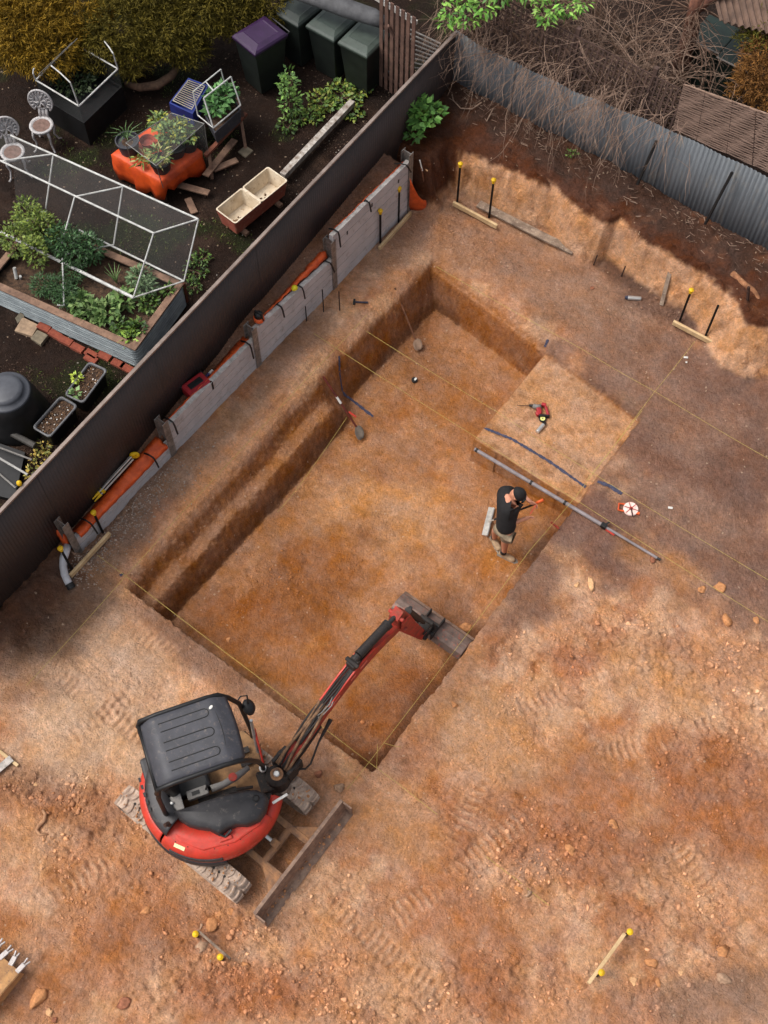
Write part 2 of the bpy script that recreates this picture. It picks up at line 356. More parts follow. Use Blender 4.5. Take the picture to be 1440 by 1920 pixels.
PITPAINT = [(690, 930, 150, 90, 0, (200, 146, 98), .8), (560, 1060, 180, 110, -35, (150, 92, 46), .8), (430, 1120, 90, 60, 0, (150, 92, 50), .7), (740, 1320, 160, 110, -40, (148, 92, 52), .85), (830, 660, 140, 60, 35, (156, 104, 64), .8), (900, 760, 60, 80, 30, (160, 104, 58), .7),
 (960, 1010, 70, 70, 0, (176, 120, 72), .5), (850, 1130, 60, 70, 0, (140, 96, 66), .8), (500, 1190, 130, 50, 30, (166, 106, 58), .6), (820, 1300, 200, 60, -54, (104, 68, 46), .85), (1020, 1010, 90, 26, -54, (132, 88, 58), .7), (700, 1410, 60, 40, 0, (104, 66, 42), .7), (1000, 900, 120, 26, 28, (150, 98, 58), .5), (620, 1220, 110, 60, 0, (160, 100, 56), .6), (660, 870, 60, 40, 0, (190, 136, 88), .6)]  # dark blobs by the right wall and near corner: floor shade painted in
def soil(X, Y, Z, slope):
    px, py = proj0(X, Y); w1 = fbm(X, Y, .5, 4, 201)*.55; w2 = fbm(X, Y, .16, 4, 203)
    C = np.ones((X.size, 3))*np.array(lin(TAN))
    def mix(c, k): nonlocal C; C = C*(1-k[:, None])+np.array(lin(c))*k[:, None]
    k = ss(.05, .4, fbm(X, Y, 1.0, 6, 205, .6)); mix((172, 112, 74), k*.6)
    k = ss(.05, .35, fbm(X, Y, .6, 6, 207, .6)); mix((214, 168, 128), k*.7)
    k = ss(.15, .6, fbm(X, Y, .28, 5, 209)); mix((156, 100, 66), k*.4)
    for b in PAINT: mix(b[5], b[6]*blob(px, py, b, w1))
    for (q0, q1, wd, am) in BANDS:
        dx, dy = q1[0]-q0[0], q1[1]-q0[1]; LN = math.hypot(dx, dy); s1 = ((X-q0[0])*dx+(Y-q0[1])*dy)/LN; c1 = ((X-q0[0])*-dy+(Y-q0[1])*dx)/LN+.06*fbm(X, Y, .5, 2, 63)
        mk = ss(wd/2+.03, wd/2-.05, np.abs(c1))*ss(0, .3, s1)*ss(LN, LN-.3, s1)*ss(-.5, .2, fbm(X, Y, .35, 3, 65)); mix((210, 164, 126), mk*(.35+.3*np.sin(s1*2*np.pi/.105+np.abs(c1)*9)))
    # pit
    inp = ss(-.08, -.2, Z)*(X > -7.15)*(X < -2.5)*(Y > 3.2)*(Y < 11.1)
    ppx, ppy = px, py
    C0 = C.copy()
    mix((178, 124, 82), inp)
    k = ss(.0, .6, fbm(X, Y, .5, 5, 211)); mix((166, 108, 66), inp*k*.75)
    k = ss(.1, .7, fbm(X, Y, .2, 5, 213)); mix((196, 142, 92), inp*k*.5)
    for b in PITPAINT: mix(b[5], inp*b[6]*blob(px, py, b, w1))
    blk = inp*(X > -4.5)*(Y > 8.5)*ss(-.5, -.3, Z); mix((208, 158, 114), blk*.9); k = ss(.0, .5, fbm(X, Y, .14, 4, 215)); mix((158, 106, 64), blk*k*.75); k = ss(.2, .6, fbm(X, Y, .4, 4, 216)); mix((176, 116, 68), blk*k*.7)
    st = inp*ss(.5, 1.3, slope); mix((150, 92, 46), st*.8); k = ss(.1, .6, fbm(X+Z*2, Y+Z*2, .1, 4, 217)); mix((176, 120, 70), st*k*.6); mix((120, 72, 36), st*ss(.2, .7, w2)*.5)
    st2 = inp*ss(-.55, -.8, Z)*ss(.3, .9, slope)*(X < -6.2); mix((112, 72, 44), st2*.75)  # left wall foot: recess shade painted in along with moist clay
    # bank
    yb = (Y > 11.2)*1.0; bf = yb*ss(.06, .16, Z)*ss(.90, .82, Z+.04*w2)*(X > -7.7); mix((212, 160, 116), bf*.97); k = ss(.1, .6, fbm(X, Z*1.4+Y*.5, .11, 4, 219)); mix((168, 116, 78), bf*k*.7)
    rd = ss(.82, .90, Z+.05*w2)*yb; rd = np.maximum(rd, (Y > 11.2)*ss(-7.35, -7.6, X+.3*w2)*ss(.05, .3, Z)); mix((88, 50, 30), rd); k = ss(12.75, 13.1, Y+.3*w2)*yb; mix((74, 54, 44), k*.9)
    k = rd*ss(.1, .6, fbm(X, Y, .25, 4, 221)); mix((120, 78, 54), k*.5)
    # fill strip, berm
    s_ = (X < -8.0)*(Y > 3.2)*(Y < 11.6)*1.0; mix((142, 104, 82), s_*.95)
    k = ss(-7.55, -7.9, X+.3*w2)*(Y < 3.2); mix((86, 58, 44), k*.8)
    # fence side: garden and back yard
    g = 1.0*(X < fence_x(Y)-.03); mix((44, 31, 24), g)
    mix((72, 55, 44), g*ss(.1, .7, fbm(X, Y, .5, 4, 223))*.7); mix((38, 46, 20), g*ss(.12, .45, fbm(X, Y, .8, 4, 225))*.75); mix((34, 24, 18), g*ss(.1, .6, fbm(X, Y, .35, 4, 227))*.6)
    b_ = 1.0*(Y > 13.55)*(1-g); mix((44, 32, 26), b_)
    C = C*(1+.10*fbm(X, Y, .05, 3, 229)[:, None])
    lum = C@np.array([.3, .59, .11]); C = lum[:, None]+(C-lum[:, None])*np.array([.93, .94, .96]); C = C*np.array([1.04, 1.0, 1.0])
    return np.clip(C, .005, .9)

def mat_soil():
    m = bpy.data.materials.new('soil'); m.use_nodes = True; t = m.node_tree; N = t.nodes; L = t.links; b = N['Principled BSDF']
    a = N.new('ShaderNodeAttribute'); a.attribute_name = 'tint'; tc = N.new('ShaderNodeTexCoord')
    def noise(sc, d=6, r=.7):
        n = N.new('ShaderNodeTexNoise'); n.inputs['Scale'].default_value = sc; n.inputs['Detail'].default_value = d; n.inputs['Roughness'].default_value = r; L.new(tc.outputs['Object'], n.inputs['Vector']); return n.outputs[0]
    def rng_(s, a0, a1, b0, b1):
        q = N.new('ShaderNodeMapRange'); L.new(s, q.inputs[0])
        for i, v in enumerate((a0, a1, b0, b1)): q.inputs[i+1].default_value = v
        return q.outputs[0]
    def mul(s, f):
        v = N.new('ShaderNodeVectorMath'); v.operation = 'SCALE'; L.new(s, v.inputs[0]); L.new(f, v.inputs['Scale']); return v.outputs[0]
    c = mul(a.outputs['Color'], rng_(noise(11, 9, .75), .32, .68, .78, 1.22))
    c = mul(c, rng_(noise(48, 4, .6), .3, .7, .86, 1.13))
    c = mul(c, rng_(noise(1.6, 10, .68), .34, .66, .84, 1.15))
    # little stones and crumbs: some paler, some darker
    vo = N.new('ShaderNodeTexVoronoi'); vo.inputs['Scale'].default_value = 38; L.new(tc.outputs['Object'], vo.inputs['Vector'])
    sp = N.new('ShaderNodeSeparateColor'); L.new(vo.outputs['Color'], sp.inputs[0])
    c = mul(c, rng_(sp.outputs[0], 0, 1, .88, 1.10))
    hs = N.new('ShaderNodeHueSaturation'); L.new(c, hs.inputs['Color']); L.new(rng_(noise(2.3, 5), .35, .65, .86, 1.1), hs.inputs['Saturation']); hs.inputs['Value'].default_value = 1.0
    mx = N.new('ShaderNodeMix'); mx.data_type = 'RGBA'; L.new(rng_(sp.outputs[1], .997, .998, 0, .45), mx.inputs[0]); L.new(hs.outputs[0], mx.inputs[6]); mx.inputs[7].default_value = (*lin((214, 186, 158)), 1)
    L.new(mx.outputs[2], b.inputs['Base Color'])
    b.inputs['Roughness'].default_value = .95; b.inputs['Specular IOR Level'].default_value = .15
    ad = N.new('ShaderNodeMath'); ad.operation = 'ADD'; L.new(rng_(vo.outputs['Distance'], 0, .7, 1, 0), ad.inputs[0]); 
    n2 = noise(90, 6, .7); L.new(n2, ad.inputs[1])
    ad2 = N.new('ShaderNodeMath'); ad2.operation = 'ADD'; L.new(ad.outputs[0], ad2.inputs[0]); L.new(rng_(noise(24, 6, .75), .3, .7, 0, 2.2), ad2.inputs[1])
    bp = N.new('ShaderNodeBump'); bp.inputs['Strength'].default_value = .9; bp.inputs['Distance'].default_value = .013; L.new(ad2.outputs[0], bp.inputs['Height']); L.new(bp.outputs[0], b.inputs['Normal'])
    return m
MSOIL = mat_soil()
def axis(a0, a1, step, lo, hi, s2=None):
    v = list(np.arange(a0, a1, step)); d = step
    up = [a1]; 
    while up[-1] < hi: d = d*1.25; up.append(up[-1]+d)
    d = step; dn = [a0-step]
    while dn[-1] > lo: d = d*1.25; dn.append(dn[-1]-d)
    return np.array(dn[::-1]+v+up)
gx = np.concatenate([axis(-15.5, -8.78, .045, -400, -8.8)[:-1], axis(-8.66, 2.3, .018, -8.72, 400)])
gx = np.unique(np.round(gx, 4)); gx = gx[np.concatenate([[True], np.diff(gx) > .008])]
gy = np.concatenate([axis(-1.4, 13.75, .0185, -400, 13.76), axis(13.9, 18, .08, 13.85, 400)]); gy = np.unique(np.round(gy, 4)); gy = gy[np.concatenate([[True], np.diff(gy) > .008])]
GX, GY = np.meshgrid(gx, gy); GZ = height(GX, GY)
far = ss(25, 60, np.hypot(GX, GY-6)); GZ = GZ*(1-far)
dzx = np.gradient(GZ, axis=1)/np.gradient(gx)[None, :]; dzy = np.gradient(GZ, axis=0)/np.gradient(gy)[:, None]
SL = np.hypot(dzx, dzy)
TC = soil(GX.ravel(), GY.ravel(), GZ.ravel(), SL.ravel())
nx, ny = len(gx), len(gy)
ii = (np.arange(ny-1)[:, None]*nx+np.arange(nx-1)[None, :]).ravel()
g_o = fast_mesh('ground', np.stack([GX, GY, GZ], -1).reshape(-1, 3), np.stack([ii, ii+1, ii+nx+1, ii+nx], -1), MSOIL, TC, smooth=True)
tag(g_o, 'reddish tan clay ground with the rectangular dig cut into it', None, None, 'structure')
print('ground verts', nx*ny)

# ------------------------------------------------------------------ stones
MSTONE = mat_attr('stone', .92, .28, 30, .5, 70)
def stone_shapes(k, n=1, cuts=3, lo=.45, hi=.8):
    bm = bmesh.new(); bmesh.ops.create_icosphere(bm, subdivisions=n, radius=1); base = np.array([v.co[:] for v in bm.verts]); F = np.array([[v.index for v in f.verts] for f in bm.faces]); bm.free()
    out = []
    for i in range(k):
        v = base*(1+rng.uniform(-.28, .28, (len(base), 1)))
        for _ in range(cuts):
            d = rng.normal(size=3); d /= np.linalg.norm(d); q = v@d; c = rng.uniform(lo, hi); v = v-np.outer(np.clip(q-c, 0, None), d)
        out.append(v*np.array([1, rng.uniform(.6, .95), rng.uniform(.45, .75)]))
    return out, F
SH0, SF0 = stone_shapes(24, 1)
def scatter(name, pts, sizes, cols, label, kind='stuff', sink=.25):
    n = len(pts); Vs = np.zeros((n, len(SH0[0]), 3)); idx = rng.integers(0, len(SH0), n); sh = np.array(SH0)[idx]
    a = rng.uniform(0, 2*np.pi, n); ca, sa = np.cos(a), np.sin(a)
    v = sh*sizes[:, None, None]
    x = v[..., 0]*ca[:, None]-v[..., 1]*sa[:, None]; y = v[..., 0]*sa[:, None]+v[..., 1]*ca[:, None]; z = v[..., 2]+sizes[:, None]*(.5-sink)*.6
    V = np.stack([x, y, z], -1)+pts[:, None, :]
    F = (SF0[None]+(np.arange(n)*len(SH0[0]))[:, None, None]).reshape(-1, 3)
    T = np.repeat(cols, len(SH0[0]), 0)
    o = fast_mesh(name, V.reshape(-1, 3), F, MSTONE, T); tag(o, label, None, None, kind); return o
def soil_at(X, Y):
    Z = height(X, Y); e = .02
    sl = np.hypot((height(X+e, Y)-Z)/e, (height(X, Y+e)-Z)/e)
    return Z, sl, soil(X, Y, Z, sl)
NP = 150000
X = rng.uniform(-8.0, 2.3, NP); Y = rng.uniform(-1.4, 12.6, NP)
px, py = proj0(X, Y); rb = rubble(px, py, fbm(X, Y, .55, 3, 3)*.35)
cl = ss(-.2, .5, fbm(X, Y, .5, 4, 301)); keep = rng.uniform(0, 1, NP) < (.02+.75*rb*cl)
X, Y = X[keep], Y[keep]; rb = rb[keep]
Z, sl, C = soil_at(X, Y); ok = sl < 1.2; X, Y, Z, C, rb = X[ok], Y[ok], Z[ok], C[ok], rb[ok]
s = .006+.012*rng.random(len(X))**1.6+.045*rb*rng.random(len(X))**9
C = C*(.72+.55*rng.random((len(X), 1)))+.002; wh = rng.random(len(X)) < .003; C[wh] = np.array(lin((200, 170, 140)))
scatter('loose_stones', np.stack([X, Y, Z], -1), s, np.clip(C, 0, .8), 'loose crumbs and small stones strewn over the dig site')
print('stones', len(X))
# pale crushed gravel beside the wall
NP = 1500
Y = rng.uniform(2.9, 6.4, NP); X = -7.9+np.abs(rng.normal(0, .22, NP)); k = rng.random(NP) < ss(6.4, 3.6, Y)*.9; X, Y = X[k], Y[k]
Z = height(X, Y); C = np.outer(.6+.5*rng.random(len(X)), np.array(lin((172, 154, 140))))
scatter('gravel', np.stack([X, Y, Z], -1), .008+.012*rng.random(len(X)), C, 'pale crushed gravel along the foot of the low wall')
# garden chips
NP = 26000
X = rng.uniform(-14, -8.3, NP); Y = rng.uniform(2.2, 13.4, NP); k = (X < fence_x(Y)-.05) & (rng.random(NP) < ss(-.1, .5, fbm(X, Y, .6, 4, 311))*.8+.08); X, Y = X[k], Y[k]
Z = height(X, Y); C = np.outer(.4+.8*rng.random(len(X)), np.array(lin((92, 74, 62)))); wh = rng.random(len(X)) < .02; C[wh] = np.array(lin((170, 162, 150)))
scatter('mulch', np.stack([X, Y, Z], -1), .007+.012*rng.random(len(X))**2, C, 'dark mulch and shell grit over the garden ground')
# ------------------------------------------------------------------ helpers on the ground
def gp(px, py, dz=0.0, z0=0.0):
    z = z0
    for _ in range(6):
        p = P(px, py, z+dz); z = .5*z+.5*gz(p.x, p.y)
    return P(px, py, z+dz)
def proj(p):
    d = np.array([p[0], p[1], p[2]-CAMH]); return 720+FPX*(d@CR)/(d@CF), 960-FPX*(d@CU)/(d@CF)
def hgt(base, cap):
    best = (1e9, 0)
    for h in np.arange(0.05, 2.5, .01):
        q = proj((base.x, base.y, base.z+h)); e = (q[0]-cap[0])**2+(q[1]-cap[1])**2
        if e < best[0]: best = (e, h)
    return best[1]
# ------------------------------------------------------------------ materials
STEEL = mat('galvanised', (158, 152, 146), (112, 108, 104), 14, .45, .5, .15, 80, c3=(96, 80, 68))
CONC = mat('sleeper_concrete', (186, 183, 184), (172, 169, 170), 3, .8, 0, .25, 120, c3=(146, 138, 132))
CONCT = mat('sleeper_top', (196, 190, 184), (150, 144, 138), 9, .85)
ORANGE = mat('orange_plastic', (226, 98, 44), (186, 72, 30), 7, .5, 0, .3, 25)
BLK = mat('black_plastic', (26, 25, 26), (14, 14, 15), 10, .5)
YEL = mat('yellow_cap', (232, 190, 26), (198, 156, 16), 12, .5)
PINE = mat('pine', (206, 178, 136), (172, 142, 102), 5, .8, 0, .2, 60, stretch=(1, 1, 1))
OLDW = mat('old_timber', (150, 130, 112), (98, 82, 70), 7, .9, 0, .5, 50, c3=(176, 160, 142))
RUST = mat('rusty_iron', (76, 52, 42), (44, 32, 28), 20, .85, .2, .3)
BROWNF = mat('brown_fence_paint', (52, 42, 40), (44, 36, 34), 1.5, .55, 0, .05, 40, spec=.5)
CAPR = mat('fence_cap', (148, 132, 122), (112, 98, 90), 3, .45, .3)
GREYF = mat('zinc_sheet', (98, 103, 108), (80, 85, 90), 2.2, .6, .1, .12, 40, c3=(116, 112, 106), stretch=(1, 1, .25))
STRING = mat('yellow_string', (196, 174, 96), (166, 144, 74), 30, .7)
WHITE = mat('white_paint', (222, 220, 214), (190, 186, 178), 12, .6)
# ------------------------------------------------------------------ brown corrugated fence
fr = empty('metal_fence', (fence_x(7), 7, .0), 'dark brown ribbed steel fence with a pale cap rail between garden and dig', 'fence')
def sheet(Y0, Y1, zb, zt, fx, pitch, amp, name, m, par, off=0, n=6, axis='Y', jit=0):
    k = max(4, int((Y1-Y0)/pitch*n)); G = [[], []]
    for i in range(k+1):
        t = Y0+(Y1-Y0)*i/k; a = amp*math.tanh(2.2*math.sin(2*math.pi*t/pitch))+off
        b = zb(t) if callable(zb) else zb; h = zt(t) if callable(zt) else zt
        if jit: h += jit*math.sin(t*7.3)*.5+jit*random.uniform(-.3, .3)
        if axis == 'Y': G[0].append((fx(t)+a, t, b)); G[1].append((fx(t)+a, t, h))
        else: G[0].append((t, fx(t)+a, b)); G[1].append((t, fx(t)+a, h))
    mb = MB(); mb.grid(G); o = mb.build(name, m, par, smooth=True, solid=.004); return o
ys = [1.0, 3.36, 5.72, 8.08, 10.44, 13.42]
for i in range(5): sheet(ys[i]+.003, ys[i+1]+.03, -.1, 2.07, fence_x, .052, .004, 'fence_sheet', BROWNF, fr, off=.007*(i % 2))
mb = MB(); mb.beam((fence_x(1.0), 1.0, 2.09), (fence_x(13.44), 13.44, 2.09), .055, .035); mb.build('cap_rail', CAPR, fr, bevel=.006)
for y in ys: mb = MB(); mb.box((fence_x(y)-.045, y, 1.0), (.05, .06, 2.1)); mb.build('post', BROWNF, fr)
o = MB().lathe([(.03, 0), (.036, .03), (.03, .055), (.012, .07)], 12, (P(37, 908, 2.11))).build('yellow_marker', YEL); tag(o, 'small yellow cap sitting on the cap rail of the brown fence', 'cap')
# ------------------------------------------------------------------ grey corrugated fence
gf = empty('corrugated_fence', (-5, 13.5, .8), 'weathered blue grey corrugated iron fence behind the dig', 'fence')
gtop = lambda x: float(np.interp(x, [-8.6, -8.2, -6.25, -4.7, -3, -1, 1], [2.12, 2.06, 2.08, 2.28, 2.40, 2.46, 2.5]))
gxs = [-8.56, -7.4, -5.9, -4.6, -3.2, -1.6, .6]
for i in range(6): sheet(gxs[i], gxs[i+1]+.04, .55, gtop, lambda x: 13.5+.03*math.sin(x*.9), .076, .0065, 'fence_sheet', GREYF, gf, off=.005*(i % 2), axis='X', jit=.02)
# ------------------------------------------------------------------ retaining wall
rw = empty('retaining_wall', (-7.98, 7.4, 0), 'low wall of grey concrete sleepers between galvanised steel posts', 'retaining wall')
PY = [3.29, 5.38, 7.42, 9.38, 11.44]; PH = [.98, .98, 1.05, 1.19, 1.38]
def ibeam(y, h):
    mb = MB(); x0 = -7.94; d = .17; w_ = .115; t = .010
    mb.box((x0-t/2, y, h/2-.1), (t, w_, h+.2)); mb.box((x0-d+t/2, y, h/2-.1), (t, w_, h+.2)); mb.box((x0-d/2, y, h/2-.1), (d-2*t, t, h+.2))
    return mb.build('steel_post', STEEL, rw)
for y, h in zip(PY, PH): ibeam(y, h)
PT = [(.43, .43, 2), (.82, .78, 4), (.98, .76, 5), (1.30, 1.22, 6)]
for i, (h0, h1, n) in enumerate(PT):
    y0, y1 = PY[i]+.012, PY[i+1]-.012
    for k in range(n):
        za0, za1 = h0*k/n, h0*(k+1)/n; zb0, zb1 = h1*k/n, h1*(k+1)/n; g = .011
        mb = MB(); xa, xb = -8.035, -7.957
        if k == 0: za0 = zb0 = -.15
        vs = [(xa, y0, za0), (xb, y0, za0), (xb, y1, zb0), (xa, y1, zb0), (xa, y0, za1-g), (xb, y0, za1-g), (xb, y1, zb1-g), (xa, y1, zb1-g)]
        mb.add(vs, [(3, 2, 1, 0), (0, 1, 5, 4), (1, 2, 6, 5), (2, 3, 7, 6), (3, 0, 4, 7)]); mb.add(vs[4:], [(0, 1, 2, 3)], 1)
        mb.build('sleeper', [CONC, CONCT], rw)
# orange membrane along the top of the wall
def ribbon(name, rows, n, m, label, wr=.015, seed=1, cat='plastic sheet', sub=0):
    """rows: list of (p_start, p_end) across the ribbon"""
    G = []
    for r, (a, b) in enumerate(rows):
        a = Vector(a); b = Vector(b)
        G.append([a.lerp(b, i/n)+Vector((wr*(vn(np.array(i*.7+r*3.1), np.array(seed*7.7), seed)-.5)*2, 0, wr*2*(vn(np.array(i*.9+r*5.3), np.array(seed*3.3), seed+3)-.5))) for i in range(n+1)])
    mb = MB(); mb.grid(G); o = mb.build(name, m, smooth=True, solid=.006)
    return tag(o, label, cat)
def mem(i, ya, yb, back, drop, wr, label, lift=.02, seed=1):
    h = lambda y: np.interp(y, [PY[i], PY[i+1]], PT[i][:2])
    z = lambda y: float(height(np.array([-8.16]), np.array([y]), False)[0])
    rows = [((-8.02-back-.05, ya, z(ya)+.01), (-8.02-back-.05, yb, z(yb)+.01)), ((-8.02-back*.5, ya, max(z(ya)+.03, h(ya)-.03)), (-8.02-back*.5, yb, max(z(yb)+.03, h(yb)-.03))), ((-8.03, ya, h(ya)+lift), (-8.03, yb, h(yb)+lift))]
    if drop: rows += [((-7.96, ya, h(ya)+lift+.005), (-7.96, yb, h(yb)+lift+.005)), ((-7.945, ya, h(ya)+lift-.01), (-7.945, yb, h(yb)+lift-.01)), ((-7.94, ya, h(ya)-drop), (-7.94, yb, h(yb)-drop))]
    return ribbon('plastic_sheet', rows, 46, ORANGE, label, wr, seed)
mem(0, 3.42, 5.30, .09, .06, .010, 'thick orange plastic sheet folded over the lowest wall panel', .012, 1)
mem(1, 5.46, 7.36, .09, 0, .014, 'thin orange sheet edge behind the wall panel with the red tool box', .0, 2)
mem(2, 7.70, 9.32, .07, .0, .014, 'orange sheet draped on the wall panel under the yellow ball', .03, 3)
mem(3, 9.46, 11.36, .06, 0, .012, 'orange sheet strip behind the tallest wall panel', .0, 4)
def fold(rows, label, seed):
    G = []
    for r in rows:
        pts = [P(*q) for q in r]; n = 8; L = []
        for i in range(n+1):
            t = i/n*(len(pts)-1); k = min(int(t), len(pts)-2); L.append(pts[k].lerp(pts[k+1], t-k)+Vector((0, 0, .012*math.sin(i*2.1+seed))))
        G.append(L)
    o = MB().grid(G).build('plastic_sheet', ORANGE, smooth=True, solid=.006); return tag(o, label, 'plastic sheet')
fold([[(769, 335, 1.0), (768, 365, .55), (767, 392, .04)], [(775, 350, .75), (781, 372, .4), (783, 394, .05)], [(784, 368, .5), (792, 380, .3), (800, 392, .03)], [(790, 374, .4), (799, 376, .3), (801, 388, .06)]], 'bright orange triangular flap of sheet at the far end of the wall', 1)
fold([[(97, 1000, .5), (104, 995, .6), (112, 992, .62), (124, 1005, .5)], [(110, 1006, .42), (116, 1008, .45), (124, 1016, .4), (131, 1024, .3)], [(118, 1022, .3), (124, 1026, .3), (130, 1034, .2), (137, 1040, .08)]], 'crumpled orange flap of sheet at the near end of the wall', 2)
# clamps
def clamp(y, hz, L, label, tilt=0.0, back=.14, w_=.024):
    mb = MB(); x = -7.91; p = [(-8.02-back*.6, y, hz-.02), (-8.0, y+tilt*.2, hz+.035), (x-.01, y+tilt*.4, hz+.03), (x+.012, y+tilt*.6, hz-.04), (x+.03, y+tilt, hz-L)]
    for a, b in zip(p, p[1:]): mb.beam(a, b, w_, .02, (1, 0, .3))
    o = mb.build('spring_clamp', BLK, bevel=.004); return tag(o, label, 'clamp', 'black clamps on the wall')
clamp(3.62, .50, .30, 'black clamp hanging over the bunched orange sheet by the nearest post', .03)
clamp(4.98, .50, .24, 'black clamp strapped over the orange fold of the lowest panel', .02)
clamp(5.50, .84, .27, 'black clamp just past the second post from the near end')
clamp(7.26, .80, .30, 'black clamp with a long tail just before the post below the laser')
clamp(8.04, .92, .20, 'short black clamp beside the white wall top near the laser', .0, .08)
clamp(8.55, .87, .22, 'thin black clamp beside the yellow ball on the wall', .0, .03, .018)
clamp(9.22, .78, .22, 'black clamp on the orange sheet below the tall grey panel', .08)
clamp(9.48, 1.31, .30, 'black clamp at the low end of the tallest panel')
clamp(10.28, 1.26, .16, 'small black clamp midway along the tallest panel', 0, .0)
clamp(11.22, 1.25, .18, 'black clamp tilted across the far end of the tallest panel', .14, .16)
for y, z, l in ((9.72, 1.02, 'small dark slot near the low end of the tallest panel'), (10.42, 1.12, 'small dark slot halfway along the tallest panel'), (11.16, 1.08, 'small dark slot by the far end of the tallest panel')):
    pass
mb = MB()
for y, z in ((9.75, 1.04), (10.40, 1.10), (11.12, 1.02)): mb.box((-7.954, y, z), (.006, .028, .075))
mb.build('lifting_slots', BLK, rw)
# steel pins standing before the wall
for q, (a, b, l) in enumerate((((573, 575), (575, 602), 'thin dark pin nearest the tool box side, standing at the wall'), ((605, 543), (607, 585), 'tallest thin steel pin standing at the wall'), ((634, 547), (637, 582), 'thin rusty pin standing right of the third post'))):
    bs = gp(*b); h = hgt(bs, a); o = MB().tube([bs-Vector((0, 0, .1)), bs+Vector((0, 0, h))], .010, 6).build('steel_pin', RUST if q == 2 else BLK); tag(o, l, 'pin', 'steel pins at the wall')
# ------------------------------------------------------------------ profile boards
PEGM = mat('black_star_picket', (24, 22, 22), (15, 14, 14), 15, .6)
def hurdle(b0, b1, pegs, label, zb=.13, m=PINE, hb=.045, th=.035, group='profile boards with capped pegs'):
    a = P(*b0, zb); b = P(*b1, zb); g = min(gz(a.x, a.y), gz(b.x, b.y))
    a = P(*b0, g+zb); b = P(*b1, g+zb)
    rt = empty('profile_board', (a+b)/2-Vector((0, 0, zb)), label, 'profile board', group)
    mb = MB(); mb.beam(a, b, hb, .09); mb.build('board', m, rt, bevel=.004, seg=1)
    for base, cap, yc in pegs:
        bs = gp(*base); h = hgt(bs, cap) if base != cap else .2
        if h < .12: h = .3
        tp = bs+Vector((0, 0, h)); mb = MB()
        for k in range(3):
            an = k*2.094+.3; mb.beam(bs-Vector((0, 0, .15)), tp, .036, .008, (math.cos(an), math.sin(an), 0))
        pg = mb.build('peg', PEGM, rt)
        if yc:
            MB().lathe([(.026, -.07), (.03, -.02), (.040, -.016), (.042, .012), (.034, .02), (.024, .026), (.02, .034), (.006, .038)], 14, tp).build('cap', YEL, pg, smooth=False, bevel=.003)
    return rt
hurdle((206, 1000), (132, 1080), [((193, 999), (172, 962), 1), ((135, 1068), (110, 1030), 1)], 'pale timber profile board on two yellow capped pegs by the white pipe bend')
hurdle((770, 400), (711, 466), [((713, 456), (714, 395), 1), ((747, 417), (749, 353), 1)], 'profile board with two capped pegs in front of the tallest wall panel', .06)
hurdle((850, 381), (932, 425), [((857, 380), (862, 307), 1), ((917, 408), (923, 337), 1)], 'profile board on two tall capped pegs in the back corner of the site', .10)
hurdle((1262, 604), (1342, 646), [((1274, 603), (1299, 545), 1), ((1321, 634), (1347, 573), 0)], 'profile board with one capped and one bare peg at the foot of the bank', .14)
hurdle((371, 1745), (432, 1798), [((371, 1756), (368, 1750), 1), ((418, 1800), (420, 1801), 1)], 'grey weathered profile board among stones in the near left', .16, OLDW, .032)
hurdle((1171, 1751), (1103, 1844), [((1168, 1757), (1186, 1754), 1), ((1118, 1830), (1132, 1830), 1)], 'profile board with two yellow capped pegs in the near right', .28)
# loose timber
def plank(a, b, w_, t, label, name='plank', m=OLDW, cat='plank', za=None, zb=None, up=(0, 0, 1)):
    p = gp(*a, t/2+.01) if za is None else P(*a, za); q = gp(*b, t/2+.01) if zb is None else P(*b, zb)
    o = MB().beam(p, q, w_, t, up).build(name, m, bevel=.004, seg=1); return tag(o, label, cat)
plank((897, 382), (1076, 472), .15, .04, 'long grey plank lying along the foot of the pale bank', za=.10, zb=.10)
plank((1261, 492), (1240, 572), .07, .02, 'narrow weathered lath leaning against the pale bank', 'lath', up=(0, -1, .4), za=.72, zb=.05)
plank((-14, 1398), (34, 1436), .045, .04, 'short pale stick at the left edge of the site', 'stick', PINE, 'stick')
o = MB().beam(gp(-12, 1450, .05), gp(22, 1422, .05), .10, .03).build('metal_offcut', STEEL); tag(o, 'grey metal offcut beside the short pale stick', 'offcut')
for a, b, za, zb, l in (((1231, 264), (1195, 346), 1.9, .95, 'dark steel picket leaning on the grey fence, left one'), ((1373, 323), (1322, 420), 1.95, .95, 'dark rusty picket leaning on the grey fence, right one'), ((1404, 538), (1400, 580), 1.2, .75, 'short rusty rod standing on the dark bank at the right edge')):
    if '1404' not in str(a): za = [z for z in np.arange(1.2, 3, .01) if P(*a, z).y < 13.42][0]; zb = max([z for z in np.arange(.6, 1.6, .01) if P(*b, z).y > 13.2] or [.95])
    o = MB().beam(P(*a, za), P(*b, zb), .035, .035).build('steel_picket', PEGM if '1404' not in str(a) else RUST); tag(o, l, 'picket', 'old steel pickets')
for a, b, l in (((757, 500-18), (757, 500), ''),): pass
for a, b, l in (((1119, 478), (1113, 497), 'short black stub in the soil at the foot of the bank'), ((1166, 497), (1165, 518), 'thin dark twig of steel left of the spray can')):
    bs = gp(*b); o = MB().tube([bs, bs+Vector((.02, 0, max(.2, hgt(bs, a))))], .012, 6).build('steel_pin', RUST); tag(o, l, 'pin')
